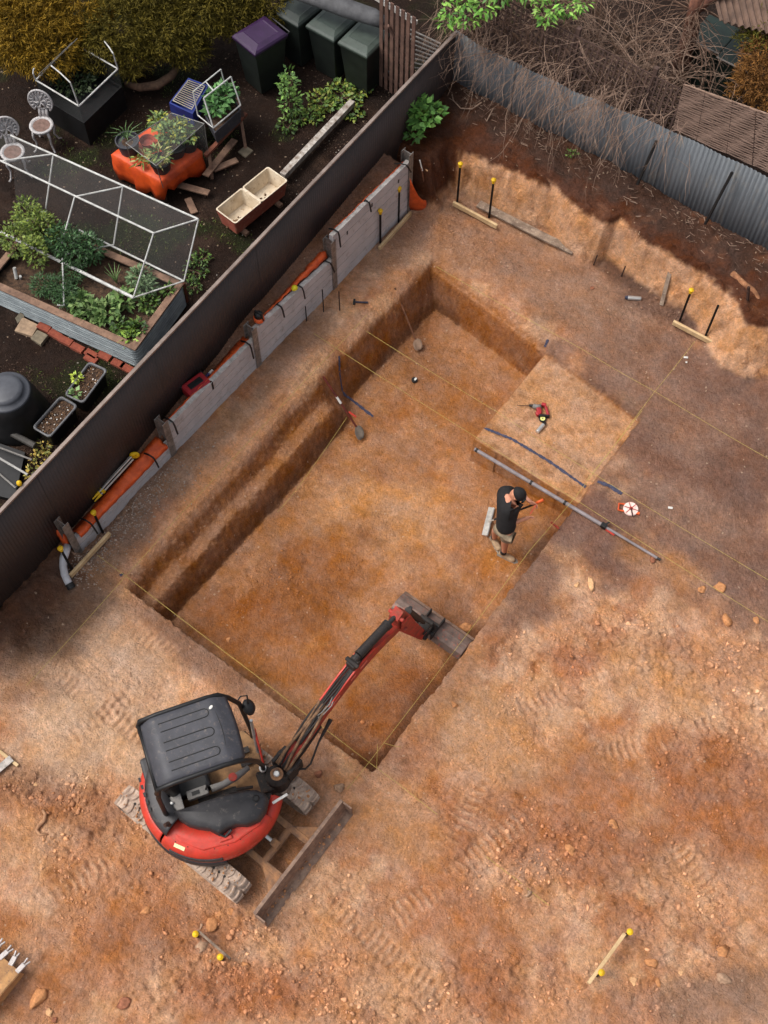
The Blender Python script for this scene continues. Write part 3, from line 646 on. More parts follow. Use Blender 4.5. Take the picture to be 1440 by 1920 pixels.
# ------------------------------------------------------------------ string lines
def string(pts, label, r=.0030):
    V = []
    for (x, y, z) in pts: V.append(P(x, y, z))
    Q = []
    for a, b in zip(V, V[1:]):
        n = 10
        for i in range(n): t = i/n; Q.append(a.lerp(b, t)-Vector((0, 0, .02*math.sin(math.pi*t))))
    Q.append(V[-1]); o = MB().tube(Q, r, 5).build('string_line', STRING); return tag(o, label, 'string line', 'yellow string lines')
string([(818, 500, .12), (1092, 655, .12), (1228, 734, .14), (1470, 877, .14)], 'yellow string running behind the ledge toward the right, farthest one')
string([(687, 621, .14), (930, 771, .12), (1100, 880, .12), (1470, 1105, .12)], 'yellow string crossing the dig beside the small black and white roll')
string([(588, 625, .14), (893, 820, .12), (1078, 936, .12), (1470, 1184, .12)], 'yellow string running just above the long grey pole')
string([(182, 1040, .14), (236, 1080, .13), (478, 1265, .13), (640, 1390, .13), (753, 1474, .13), (820, 1527, .1)], 'yellow string over the near edge of the dig, passing under the excavator arm')
string([(1303, 640, .14), (1227, 735, .14), (1078, 933, .12), (994, 1031, .12), (865, 1203, .13), (682, 1442, .13), (650, 1480, .05)], 'yellow string along the right hand edge of the dig')
string([(1204, 770, .03), (1100, 900, .03)], 'second yellow string close along the right edge of the ledge')
string([(688, 590, .12), (587, 697, .13), (333, 970, .13), (236, 1080, .13), (50, 1285, .10)], 'yellow string along the left lip of the dig toward the wall')
string([(650, 783, -.7), (560, 913, -.78), (520, 960, -.8)], 'slack yellow string along the foot of the bench in the dig')
string([(912, 1606, .04), (970, 1650, .05), (1030, 1698, .04)], 'faint yellow string lying on the clay in the near right')
string([(720, 1393, .0), (752, 1401, .06)], 'loose pale string end at the near right edge of the dig')
string([(708, 1395, -.1), (706, 1440, -.3), (700, 1452, -.05)], 'tangled pale string hanging in the near corner of the dig')
# ------------------------------------------------------------------ paint marks on the clay
BLUEP = mat('blue_marking_paint', (66, 70, 92), (52, 52, 68), 25, .9, c3=(140, 110, 92))
def paint(pts, wd, label, z0=0):
    V = []
    for i in range(len(pts)-1):
        a, b = pts[i], pts[i+1]; n = max(2, int(math.hypot(b[0]-a[0], b[1]-a[1])/3))
        for k in range(n): t = k/n; V.append((a[0]+(b[0]-a[0])*t, a[1]+(b[1]-a[1])*t))
    V.append(pts[-1]); L = [gp(x, y, 0, z0) for x, y in V]; G = [[], []]
    for i, p in enumerate(L):
        d = (L[min(i+1, len(L)-1)]-L[max(0, i-1)]); d.z = 0; d.normalize(); s_ = Vector((-d.y, d.x, 0)); ww = wd*random.uniform(.6, 1.15)/2
        for k, sg in enumerate((-1, 1)): q = p+s_*sg*ww; G[k].append((q.x, q.y, max(gz(q.x, q.y), float(height(np.array([q.x]), np.array([q.y]))[0]))+.014))
    o = MB().grid(G).build('paint_mark', BLUEP); return tag(o, label, None, None, 'structure')
paint([(905, 802), (960, 824), (1030, 866), (1098, 914)], .05, 'dark blue paint line along the front of the clay ledge', -.18)
paint([(1120, 903), (1145, 913), (1166, 927)], .07, 'faint blue paint smear beyond the ledge corner')
paint([(643, 738), (668, 757), (700, 782)], .05, 'blue paint line on the floor of the dig', -.8)
paint([(636, 668), (637, 700), (642, 735)], .03, 'blue paint line down the side of the dig', -.3)
paint([(1027, 638), (1021, 652)], .05, 'short blue paint dab at the back corner of the ledge')
paint([(225, 1080), (232, 1076)], .05, 'small grey paint dab by the near corner of the dig')
# ------------------------------------------------------------------ excavator
RED = mat('orange_red_paint', (198, 56, 40), (172, 52, 38), 8, .55, 0, .06, 40, c3=(160, 84, 62), coat=.08)
REDM = mat('muddy_red_paint', (176, 50, 38), (120, 52, 40), 9, .65, 0, .1, 40, c3=(120, 84, 62))
DGREY = mat('roof_plastic', (64, 64, 70), (54, 54, 59), 7, .55, 0, .12, 200, c3=(96, 88, 84))
HOOD = mat('hood_plastic', (52, 50, 52), (42, 41, 43), 5, .5, 0, .08, 160, c3=(84, 78, 74))
MUDST = mat('muddy_steel', (168, 122, 84), (104, 80, 66), 7, .85, .1, .4, 60, c3=(132, 92, 64))
BLADEM = mat('blade_steel', (150, 124, 106), (112, 90, 78), 9, .75, .25, .35, 70, c3=(168, 132, 104))
TRACKM = mat('muddy_rubber', (190, 168, 150), (142, 122, 108), 8, .95, 0, .7, 50, c3=(182, 140, 100))
DIRTY = mat('dirty_black', (44, 38, 35), (28, 25, 24), 12, .7, 0, .3, 60, c3=(92, 68, 50))
HOSE = mat('hose_rubber', (38, 32, 30), (26, 23, 22), 18, .65, 0, .1, 60, c3=(84, 62, 46))
HOSEM = mat('muddy_hose', (132, 100, 72), (80, 58, 44), 12, .85, 0, .3, 60)
GREYP = mat('console_grey', (128, 124, 120), (104, 100, 96), 8, .6)
TANF = mat('dirty_floor', (148, 112, 76), (104, 78, 56), 7, .9, 0, .2)
SILV = mat('chrome', (214, 212, 208), (180, 178, 174), 6, .3, .7)
STICK = mat('sticker', (232, 226, 176), (196, 206, 150), 60, .6)
DECAL = mat('pale_decal', (212, 128, 116), (196, 92, 78), 24, .6)
BUCKM = mat('worn_bucket', (128, 108, 98), (100, 84, 76), 8, .6, .35, .25, 50, c3=(188, 92, 66))
O_ = Vector((-3.95, 1.74, 0)); HA = R_(57); Fv = Vector((math.cos(HA), math.sin(HA), 0)); Rv = Vector((math.sin(HA), -math.cos(HA), 0))
def W(f, r, z): return O_+Fv*f+Rv*r+Vector((0, 0, z))
HR = Matrix((Fv, -Rv, Vector((0, 0, 1)))).transposed()      # local x = forward, y = left
ex = empty('excavator', O_, 'orange red mini excavator with black canopy parked at the near edge of the dig', 'excavator')
zg = -.015
def track(yc, nm):
    x0, x1 = -4.72, -3.15; rr = .225; w_ = .30; n = 88
    per = 2*(x1-x0)+2*math.pi*rr
    def at(s):
        s %= per; a = x1-x0
        if s < a: return (x0+s, zg+2*rr+.0, 0)
        s -= a
        if s < math.pi*rr: t = s/rr; return (x1+rr*math.sin(t)*1.12, zg+rr+rr*math.cos(t), t)
        s -= math.pi*rr
        if s < a: return (x1-s, zg, math.pi)
        s -= a; t = s/rr; return (x0-rr*math.sin(t)*1.12, zg+rr-rr*math.cos(t), math.pi+t)
    G = []
    for i in range(n):
        x, z, t = at(per*i/n); nx_, nz_ = math.sin(t), math.cos(t)
        q = [(w_/2, 0), (w_/2, .028), (-w_/2, .028), (-w_/2, 0)]
        G.append([(x-nx_*(.028-o), yc+y, z-nz_*(.028-o)) for y, o in q])
    mb = MB(); mb.grid(G+[G[0]], closed=True)
    k = int(per/.088)
    for i in range(k):
        for sd in (-1, 1):
            s0 = per*(i+(.5 if sd > 0 else 0))/k
            pr = []
            for j in range(4):
                u = j/3; x, z, t = at(s0+.030*math.sin(u*2.6)*1.0); nx_, nz_ = math.sin(t), math.cos(t); y = yc+sd*(.012+u*(w_/2-.014))
                hh = .025*(1-.3*u)
                tx, tz = nz_, -nx_
                pr.append([(x-tx*.024, y, z-tz*.024), (x-tx*.012+nx_*hh, y, z-tz*.012+nz_*hh), (x+tx*.012+nx_*hh, y, z+tz*.015+nz_*hh), (x+tx*.024, y, z+tz*.024)])
            mb.grid(pr)
    tr = mb.build('track', TRACKM, ex)
    sl = MB()
    for i in range(k):
        x, z, t = at(per*i/k+.02)
        if abs(t) < .01: sl.box((x, yc-.0, z+.002), (.028, .03, .012))
    sl.build('drive_slots', DIRTY, tr)
    for xx, r_ in ((x0, .19), (x1, .19)): MB().lathe([(r_*.35, -.09), (r_, -.07), (r_, .07), (r_*.35, .09)], 18, (xx, yc, zg+rr), Matrix.Rotation(R_(90), 3, 'X')).build('wheel', DIRTY, tr)
    for q in range(4): MB().lathe([(.085, -.08), (.085, .08)], 12, (x0+.3+q*.32, yc, zg+.115), Matrix.Rotation(R_(90), 3, 'X')).build('roller', DIRTY, tr)
    MB().box(((x0+x1)/2, yc, zg+.24), (x1-x0-.05, .13, .15)).build('track_frame', MUDST, tr, bevel=.02)
track(1.03, 'near'); track(2.43, 'far')
mb = MB(); mb.box((-3.95, 1.73, .30), (.7, 1.12, .18)); mb.box((-3.95, 1.73, .30), (1.1, .55, .14)); mb.lathe([(.36, .38), (.36, .52), (.30, .56)], 32, (-3.95, 1.74, 0)); mb.build('undercarriage', MUDST, ex, bevel=.02)
# dozer blade
bl = MB(); prof = [(-2.615, .37), (-2.585, .375), (-2.555, .30), (-2.54, .22), (-2.535, .13), (-2.50, .06), (-2.42, .02), (-2.43, .0), (-2.53, .02), (-2.575, .10), (-2.585, .22), (-2.60, .31)]
for (ya, yb) in ((.91, 2.69),):
    n = len(prof); vs = [(x, ya, z) for x, z in prof]+[(x, yb, z) for x, z in prof]; bl.add(vs, [tuple(range(n)), tuple(range(2*n-1, n-1, -1))]+[(i, n+i, n+(i+1) % n, (i+1) % n) for i in range(n)])
bl.beam((-2.60, .91, .375), (-2.60, 2.69, .375), .05, .03); 
blo = bl.build('dozer_blade', BLADEM, ex, bevel=.004, seg=1)
mb = MB()
for y in (.915, 2.685): mb.box((-2.52, y, .18), (.17, .02, .36))
mb.build('end_plate', BLADEM, blo)
mb = MB()
for y in (1.47, 2.02):
    mb.beam((-3.55, y, .27), (-2.6, y, .25), .085, .10)
    sg = -1 if y < 1.7 else 1
    mb.prism([(-2.93, y+.03*sg), (-2.60, y+.26*sg), (-2.60, y+.03*sg)] if sg > 0 else [(-2.93, y-.03), (-2.60, y-.03), (-2.60, y-.26)], .20, .29)
mb.tube([(-2.93, 1.47, .26), (-2.93, 2.02, .26)], .055, 12); mb.box((-2.95, 1.745, .29), (.12, .10, .12))
mb.build('push_arms', MUDST, blo, bevel=.006, seg=1)
mb = MB(); mb.tube([(-3.5, 1.745, .42), (-3.16, 1.745, .36)], .05, 12); mb.build('cylinder', DIRTY, blo)
MB().tube([(-3.18, 1.745, .36), (-2.98, 1.745, .31)], .026, 10).build('rod', SILV, blo)
# house body
def arc(a0, a1, n, rad): return [(rad*math.cos(a0+(a1-a0)*i/n), rad*math.sin(a0+(a1-a0)*i/n)) for i in range(n+1)]
def shell(name, m, a0, a1, prof, par, n=40, close=None):
    mb = MB(); G = []
    for rad, z in prof: G.append([W(f, r, z) for f, r in arc(R_(a0), R_(a1), n, rad)])
    mb.grid(G); return mb.build(name, m, par, smooth=True, solid=.012)
house = MB()
house.prism([tuple(W(f, r, 0)[:2]) for f, r in arc(R_(33), R_(238), 40, .86)+[(.0, -.66), (.62, -.62), (.70, -.45), (.70, .25)]], .52, .66)
hb = house.build('house_base', DIRTY, ex, bevel=.01)
rp = [(.885, .64), (.90, .70), (.90, .86), (.875, .95), (.83, 1.0), (.80, 1.015)]
shell('counterweight', RED, 151, 232, rp, hb)
shell('side_cover', RED, 47, 149.5, [(.895, .655), (.905, .70), (.90, .84), (.865, .925), (.81, .97), (.70, 1.0), (.56, 1.01)], hb)
fr_ = MB(); G = []
for rad_, z in ((.90, .64), (.905, .74), (.89, .86), (.84, .90), (.78, .88)): G.append([W(f, r, z) for f, r in arc(R_(28), R_(60), 12, rad_)])
fr_.grid(G); fr_.build('front_bumper', RED, hb, smooth=True, solid=.02)
shell('skirt', HOOD, 95, 190, [(.80, .50), (.89, .52), (.925, .56), (.915, .64), (.88, .66)], hb)
shell('rear_cover', HOOD, 147, 222, [(.81, 1.0), (.79, 1.06), (.74, 1.10), (.64, 1.12), (.52, 1.12)], hb)
shell('vent', HOOD, 97, 141, [(.909, .74), (.913, .78), (.913, .83), (.903, .86)], hb)
MB().prism([tuple(W(f, r, 0)[:2]) for f, r in [(-.52, .24), (.5, .27), (.62, .35), (.6, .52), (.45, .70), (.1, .80), (-.3, .76), (-.55, .56), (-.62, .38)]], .66, 1.0).build('inner_panel', RED, hb, bevel=.02)
hp = [(-.53, .21), (-.3, .215), (-.09, .215), (.15, .23), (.33, .25), (.54, .30), (.63, .38), (.64, .46), (.57, .58), (.46, .67), (.30, .68), (.18, .635), (.05, .64), (-.02, .66), (-.07, .665), (-.16, .57), (-.28, .51), (-.38, .44), (-.47, .33)]
cx_ = sum(p[0] for p in hp)/len(hp); cy_ = sum(p[1] for p in hp)/len(hp)
mb = MB(); G = []
for k, z in ((1.0, .97), (1.0, 1.08), (.97, 1.13), (.88, 1.165), (.6, 1.185), (.2, 1.19)): G.append([W(cx_+(f-cx_)*k, cy_+(r-cy_)*k, z) for f, r in hp])
mb.grid([g+[g[0]] for g in G]); mb.add(G[-1], [tuple(range(len(hp)))]); ho = mb.build('hood', HOOD, hb, smooth=True)
MB().tube([W(-.06, .655, 1.08), W(.0, .70, 1.03), W(.10, .66, 1.09)], .018, 8).build('latch', HOOD, ho)
MB().box(W(.0, .72, 1.012), (.16, .05, .03), HR).build('handle_recess', RED, ho, bevel=.01)
# sticker and faded lettering on the red side
a = R_(133); MB().box(W(.835*math.cos(a), .835*math.sin(a), .958), (.05, .145, .006), HR @ Matrix.Rotation(-a, 3, 'Z') @ Matrix.Rotation(R_(34), 3, 'Y')).build('sticker', STICK, hb)
mb = MB()
for q in range(9):
    a = R_(98-q*3.6); mb.box(W(.905*math.cos(a), .905*math.sin(a), .76+q*.004), (.010, .030 if q % 3 else .018, .012), HR @ Matrix.Rotation(-a, 3, 'Z'))
mb.build('worn_lettering', DECAL, hb)
# cab
MB().prism([tuple(W(f, r, 0)[:2]) for f, r in [(-.5, -.62), (.60, -.62), (.70, -.45), (.70, .26), (-.5, .22)]], .66, .70).build('cab_floor', TANF, hb, bevel=.01)
MB().box(W(-.62, -.18, .86), (.26, .84, .40), HR).build('engine_bulkhead', HOOD, hb, bevel=.04)
st = MB().box(W(-.22, -.20, .88), (.48, .48, .16), HR).build('seat', BLK, hb, bevel=.05, seg=3)
MB().box(W(-.46, -.20, 1.22), (.12, .46, .55), HR @ Matrix.Rotation(R_(-8), 3, 'Y')).build('backrest', BLK, st, bevel=.05, seg=3)
MB().box(W(-.47, .11, 1.08), (.20, .20, .03), HR).build('grey_cover_plate', GREYP, hb, bevel=.01)
MB().lathe([(.02, 0), (.022, .03), (.01, .04)], 10, W(-.50, .10, 1.095)).build('bolt', SILV, hb)
mb = MB(); mb.box(W(-.17, .06, 1.0), (.27, .12, .10), HR); cs = mb.build('console', GREYP, hb, bevel=.015)
MB().box(W(-.19, .06, 1.053), (.10, .05, .01), HR).build('switch_panel', BLK, cs)
MB().tube([W(-.06, .06, 1.04), W(-.03, .06, 1.16), W(-.01, .05, 1.24)], [.012, .014, .026], 10).build('joystick', BLK, cs)
mb = MB(); mb.tube([W(.0, .05, .95), W(.16, .04, .92), W(.33, .0, .90), W(.52, -.08, .84)], [.05, .045, .05, .035], 10); cs2 = mb.build('control_arm', GREYP, hb, smooth=True)
MB().lathe([(.055, 0), (.055, .02)], 16, W(.30, .0, .945)).build('dial', REDM, cs2)
mb = MB()
for r in (-.32, -.22): mb.tube([W(.45, r, .70), W(.5, r, .95), W(.46, r, 1.1)], .012, 8)
mb.build('travel_levers', BLK, hb)
mb = MB()
for r in (-.34, -.18): mb.box(W(.52, r, .74), (.16, .08, .03), HR)
mb.build('pedals', DIRTY, hb)
mb = MB(); mb.tube([W(.1, .12, .80), W(.3, .14, .84), W(.5, .16, .78)], .02, 8); mb.tube([W(-.1, .15, .86), W(.2, .17, .90), W(.45, .2, .8)], .016, 8); mb.box(W(.05, .15, .78), (.5, .12, .14), HR); mb.build('hydraulic_lines', DIRTY, hb)
# canopy
mb = MB(); G = []; nf, nr = 28, 24
def roofz(f, r):
    zf_ = 2.40-.02*abs((r+.19)/.42)**2
    if f > .34: zf_ -= .10*((f-.34)/.18)**1.4
    if f < -.34: zf_ -= .14*((-.34-f)/.18)**1.6
    e = max(0, abs(r+.19)-.37)/.05; zf_ -= .04*min(e, 1)**2
    return zf_
for i in range(nf+1):
    f = -.52+1.05*i/nf; row = []
    for j in range(nr+1):
        t = -1+2*j/nr; wf = .42-.03*max(0, (abs(f)-.4)/.12)**2; r = -.19+t*wf
        ff = f+.025*(1-t*t)*(1 if f > .3 else 0)*min(1, (f-.3)/.2 if f > .3 else 0)
        row.append(W(ff, r, roofz(f, r)))
    G.append(row)
mb.grid(G); rf = mb.build('canopy', DGREY, hb, smooth=True, solid=.03)
mb = MB()
for rc in (-.43, -.19, .05):
    pts = [W(-.30, rc-.052, 0)]+[W(.24, rc-.052, 0)]+[W(.24+.052*math.cos(q), rc+.052*math.sin(q), 0) for q in np.linspace(-math.pi/2, math.pi/2, 9)]+[W(.24, rc+.052, 0), W(-.30, rc+.052, 0)]
    P2 = []
    for p in pts: 
        d = p-O_; f = d.dot(Fv); r = d.dot(Rv); P2.append(W(f, r, roofz(f, r)+.016))
    mb.tube(P2, .0065, 6)
mb.tube([W(.385-.055*((r+.19)/.4)**2*-1*-1, r, roofz(.385, r)+.018) for r in np.linspace(-.58, .2, 12)], .006, 6)
mb.build('rib', BLK, rf)
MB().lathe([(.028, 0), (.028, .006)], 14, W(.335, -.47, roofz(.335, -.47)+.014), sx=.6).build('badge', WHITE, rf)
mb = MB()
for r in (-.615, .235):
    mb.tube([W(-.55, r, 2.18), W(-.5, r, 2.33), W(-.3, r, 2.365), W(.3, r, 2.365), W(.45, r, 2.33), W(.56, r*.95, 2.2), W(.66, r*.9-.02, 1.9), W(.70, -.5 if r < 0 else .0, 1.0), W(.69, -.5 if r < 0 else -.01, .70)], .03, 10)
    mb.tube([W(-.5, r, 2.33), W(-.56, r, 2.0), W(-.6, r*.9, 1.2), W(-.6, r*.9, .9)], .03, 10)
mb.tube([W(-.53, -.6, 2.25), W(-.53, .22, 2.25)], .028, 10); mb.build('canopy_frame', BLK, rf, smooth=True)
MB().lathe([(.045, -.02), (.047, .04)], 16, W(.69, -.02, .78)).build('white_wrap', WHITE, rf)
mi_ = MB(); mi_.lathe([(.0, -.06), (.05, -.055), (.085, -.03), (.095, 0), (.085, .035), (.05, .06), (.0, .065)], 20, W(.755, -.54, 1.75), HR @ Matrix.Rotation(R_(35), 3, 'Y'), sx=.9, sy=1.15); mo = mi_.build('mirror', BLK, hb, smooth=True)
MB().tube([W(.62, -.57, 1.95), W(.70, -.62, 2.0), W(.78, -.62, 1.95), W(.76, -.56, 1.80)], .01, 6).build('mirror_arm', BLK, mo)
MB().tube([W(.735, -.50, 1.35), W(.715, -.40, 1.05), W(.70, -.26, .75)], .022, 8).build('guard_rail', SILV, hb)
MB().tube([W(.745, -.46, 1.1), W(.715, -.05, .72)], .014, 8).build('red_rail', RED, hb)
MB().beam(P(511, 1506, .95), P(539, 1489, .95), .032, .02).build('white_rod', WHITE, hb)
# swing bracket and boom
K = Vector((-3.385, 2.37, 0)); BD = Vector((.056, .998, 0)).normalized(); BS = Vector((BD.y, -BD.x, 0)); BR = Matrix((BD, -BS, Vector((0, 0, 1)))).transposed()
def B(s, z, o=0): return K+BD*s+BS*o+Vector((0, 0, z))
mb = MB(); mb.box(W(.72, .12, .60), (.30, .30, .22), HR); mb.build('swing_mount', DIRTY, hb, bevel=.03)
mb = MB(); mb.lathe([(.13, .46), (.15, .50), (.15, .80), (.11, .84), (.085, .86)], 22, K); mb.box(B(.14, .66), (.22, .26, .34), BR); mb.box(B(.20, .82, -.13), (.26, .05, .30), BR); mb.box(B(.20, .82, .13), (.26, .05, .30), BR); mb.tube([B(.22, .9, -.17), B(.22, .9, .17)], .05, 12)
sb = mb.build('swing_bracket', DIRTY, hb, bevel=.012)
mb = MB(); mb.lathe([(.085, .84), (.085, .875)], 20, K, mi=1); mb.lathe([(.042, .87), (.042, .90), (.03, .91)], 16, K); mb.build('king_pin', [SILV, MUDST], sb)
bp_ = [(.12, .84), (.25, .98), (.6, 1.18), (.95, 1.38), (1.3, 1.53), (1.62, 1.62), (1.85, 1.63), (2.1, 1.56), (2.4, 1.42)]
bh = [.14, .17, .21, .23, .25, .26, .26, .22, .15]; bw = [.14, .15, .155, .155, .155, .155, .155, .145, .13]
G = []
for (s, z), h, w_ in zip(bp_, bh, bw): G.append([B(s, z+h/2, -w_/2), B(s, z+h/2, w_/2), B(s, z-h/2, w_/2), B(s, z-h/2, -w_/2)])
mb = MB(); mb.grid(G, closed=True); n = len(G); mb.add([G[0][i] for i in range(4)], [(0, 1, 2, 3)]); mb.add([G[-1][i] for i in range(4)], [(3, 2, 1, 0)]); boom = mb.build('boom', REDM, hb, bevel=.012)
mb = MB()
for sg in (-1, 1): mb.tube([B(s, z+h/2+.022, sg*(w_/2-.010)) for (s, z), h, w_ in list(zip(bp_, bh, bw))[3:7]], .016, 6)
mb.build('boom_rails', RED, boom)
mb = MB()
for q in range(6):
    o0 = -.055+.022*q; pts = []
    for i in range(26):
        t = i/25; s = .42+1.4*t; z = np.interp(s, [p[0] for p in bp_], [p[1]+h/2 for p, h in zip(bp_, bh)]); pts.append(B(s, z+.018+.012*math.sin(q*1.7+t*9)+.010*(q % 2), o0+.010*math.sin(q+t*8)))
    mb.tube(pts, .0125, 7)
mb.build('hoses', HOSE, boom, smooth=True)
mb = MB()
for q in range(7):
    o0 = -.09+.03*q; pts = []
    for i in range(18):
        t = i/17; s = .10+.85*t; z = np.interp(s, [p[0] for p in bp_], [p[1]+h/2 for p, h in zip(bp_, bh)]); pts.append(B(s, z+.02+.05*math.sin(t*math.pi)*(.4+.5*((q*37) % 5)/5), o0*(1-.35*t)+.03*math.sin(q*2.1+t*3.4)))
    mb.tube(pts, .015 if q % 2 else .019, 7, mi=q % 2)
mb.build('swing_hoses', [HOSEM, HOSE], boom, smooth=True)
mb = MB()
for q, (o1, hgt_) in enumerate(((.05, .10), (.08, .07))): mb.tube([B(.75, 1.38, o1-.06), B(.85, 1.46+hgt_*.3, o1), B(.98, 1.52+hgt_*.5, o1+.02), B(1.08, 1.56, o1-.02)], .008, 6)
mb.build('pale_hose_loop', GREYP, boom)
MB().tube([B(.92, 1.18, .12), B(.62, 1.02, .17), B(.38, .86, .24), B(.30, .80, .22), B(.22, .80, .14)], [.03, .014, .014, .014, .014], 8).build('side_hose', HOSE, boom)
MB().tube([B(.15, .62), B(.5, .78), B(.8, .98)], .06, 14).build('boom_cylinder', DIRTY, boom)
MB().tube([B(.8, .98), B(1.15, 1.22)], .03, 12).build('boom_rod', SILV, boom)
for s0, L_, hh in ((1.0, .16, .05), (1.38, .09, .05), (1.56, .13, .06)):
    z0 = np.interp(s0, [p[0] for p in bp_], [p[1] for p in bp_]); z1 = np.interp(s0+L_, [p[0] for p in bp_], [p[1] for p in bp_])
    mb = MB(); mb.add([B(s0, z0+.02, .081), B(s0+L_, z1+.02, .081), B(s0+L_, z1+.02+hh, .081), B(s0, z0+.02+hh, .081)], [(0, 1, 2, 3)]); mb.build('decal', DECAL, boom, solid=.003)
mb = MB(); mb.tube([B(1.55, 1.86), B(1.62, 1.88)], .05, 12); mb.tube([B(1.62, 1.88), B(2.16, 1.83)], .062, 16); mb.tube([B(2.14, 1.83), B(2.2, 1.825)], .07, 16); ac = mb.build('arm_cylinder', HOSE, boom, smooth=False)
mb = MB(); mb.box(B(1.52, 1.80), (.14, .13, .12), BR); mb.tube([B(1.5, 1.86, -.10), B(1.5, 1.86, .10)], .03, 10); mb.build('cylinder_bracket', DIRTY, ac, bevel=.01)
MB().tube([B(2.2, 1.82), B(2.36, 1.80)], .032, 12).build('arm_rod', DIRTY, ac)
# stick
sp_ = [(2.36, 1.86), (2.42, 1.62), (2.47, 1.42), (2.62, .95), (2.80, .42), (2.94, .02)]; sh_ = [.12, .2, .24, .19, .15, .12]
G = []
for (s, z), h in zip(sp_, sh_): w_ = .066; u = Vector((.94, 0, .34)); G.append([B(s-h/2, z-.05, -w_), B(s-h/2, z-.05, w_), B(s+h/2, z+.05, w_), B(s+h/2, z+.05, -w_)])
mb = MB(); mb.grid(G, closed=True); mb.add(G[0], [(3, 2, 1, 0)]); mb.add(G[-1], [(0, 1, 2, 3)]); stk = mb.build('stick', REDM, boom, bevel=.012)
mb = MB(); 
for o in (-.10, .10): mb.box(B(2.42, 1.56, o), (.15, .02, .26), BR)
mb.tube([B(2.40, 1.44, -.14), B(2.40, 1.44, .14)], .035, 12); mb.tube([B(2.36, 1.80, -.12), B(2.36, 1.80, .12)], .03, 12); mb.build('pivot_plates', REDM, stk, bevel=.01)
MB().tube([B(2.60, 1.50), B(2.86, .72)], .05, 14).build('bucket_cylinder', HOSE, stk)
MB().tube([B(2.86, .72), B(2.99, .34)], .028, 12).build('bucket_rod', DIRTY, stk)
mb = MB()
for o in (-.085, .085): mb.beam(B(2.88, .22, o), B(3.08, .30, o), .02, .05); mb.beam(B(3.06, .32, o), B(3.16, -.02, o), .02, .05)
mb.tube([B(3.06, .30, -.11), B(3.06, .30, .11)], .03, 10); mb.tube([B(2.94, .0, -.11), B(2.94, .0, .11)], .035, 10); mb.box(B(3.04, -.02), (.24, .16, .14), BR); mb.tube([B(2.95, .1, .05), B(3.1, .2, .1), B(3.12, .0, .12)], .014, 6)
mb.build('bucket_linkage', DIRTY, stk, bevel=.006, seg=1)
# mud bucket
bx0, bx1 = -3.83, -2.605; bprof = [(5.40, -.24), (5.45, -.16), (5.52, -.135), (5.60, -.14), (5.72, -.19), (5.79, -.28), (5.80, -.42), (5.78, -.56), (5.72, -.68), (5.64, -.76)]
mb = MB(); G = [[(bx0, y, z) for y, z in bprof], [(bx1, y, z) for y, z in bprof]]; mb.grid(G); bk_ = mb.build('bucket', BUCKM, stk, solid=.022)
for x in (bx0, bx1):
    n = len(bprof); mb = MB(); mb.add([(x-.008, y, z) for y, z in bprof]+[(x+.008, y, z) for y, z in bprof], [tuple(range(n-1, -1, -1)), tuple(range(n, 2*n))]+[(i, i+1, n+i+1, n+i) for i in range(n-1)]+[(n-1, 0, n, 2*n-1)]); mb.build('side_plate', BUCKM, bk_)
mb = MB()
for o in (-.12, .12): mb.prism([(0, 0), (1, 0), (1, 1)], 0, 0) if False else mb.box((-3.21+o, 5.55, -.10), (.022, .36, .14))
mb.tube([(-3.35, 5.42, -.05), (-3.07, 5.42, -.05)], .03, 10); mb.tube([(-3.35, 5.56, -.03), (-3.07, 5.56, -.03)], .03, 10); mb.build('bucket_ears', DIRTY, bk_, bevel=.006, seg=1)
MB().box(((bx0+bx1)/2, 5.77, -.235), (bx1-bx0+.02, .05, .02), Matrix.Rotation(R_(-35), 3, 'X')).build('wear_strip', BLADEM, bk_)
MB().lathe([(.03, 0), (.03, .008)], 12, (-3.60, 5.58, -.125)).build('drain_hole', BLK, bk_)
def cols_(n): return np.outer(.8+.4*rng.random(n), np.array(lin((168, 120, 84))))

# small fittings and wear on the machine
mb = MB()
for a_ in range(54, 148, 12): a = R_(a_); mb.lathe([(.010, 0), (.010, .006), (.004, .009)], 8, W(.80*math.cos(a), .80*math.sin(a), .972))
mb.build('cover_bolts', DIRTY, hb)
mb = MB(); 
for q in range(3):
    mb.tube([W(.9*math.cos(R_(a)), .9*math.sin(R_(a)), .70+.0*q) for a in range(50+q*34, 80+q*34, 3)], .004, 5) if q < 3 else None
mb.build('panel_gap', BLK, hb)
mb = MB()
for q in range(5): mb.box(W(-.80+.005*q, -.32+.10*q, 1.105), (.03, .055, .012), HR)
mb.build('air_grille', BLK, hb)
MB().tube([W(-.60, .36, 1.16), W(-.60, .36, 1.24), W(-.64, .38, 1.27)], .028, 10).build('exhaust', RUST, hb)
MB().lathe([(.04, 0), (.045, .02), (.03, .035)], 14, W(.50, .42, 1.17)).build('fuel_cap', BLK, ho)
mb = MB(); mb.tube([W(-.30, .235, 1.10), W(-.1, .225, 1.10), W(.2, .24, 1.10), W(.5, .29, 1.09)], .006, 5); mb.build('hood_seam', BLK, ho)
# worn scuffs of clay on hood and roof
SC = mat('clay_scuff', (128, 108, 92), (96, 84, 76), 30, .9); mb = MB()
for q in range(16):
    f = random.uniform(.30, .52); r = random.uniform(.46, .60); mb.box(W(f, r, 1.178-.10*max(0, r-.5)), (random.uniform(.02, .06), .004, .003), HR@Matrix.Rotation(random.uniform(-.9, .9), 3, 'Z'))
mb.build('scuffs', SC, ho)
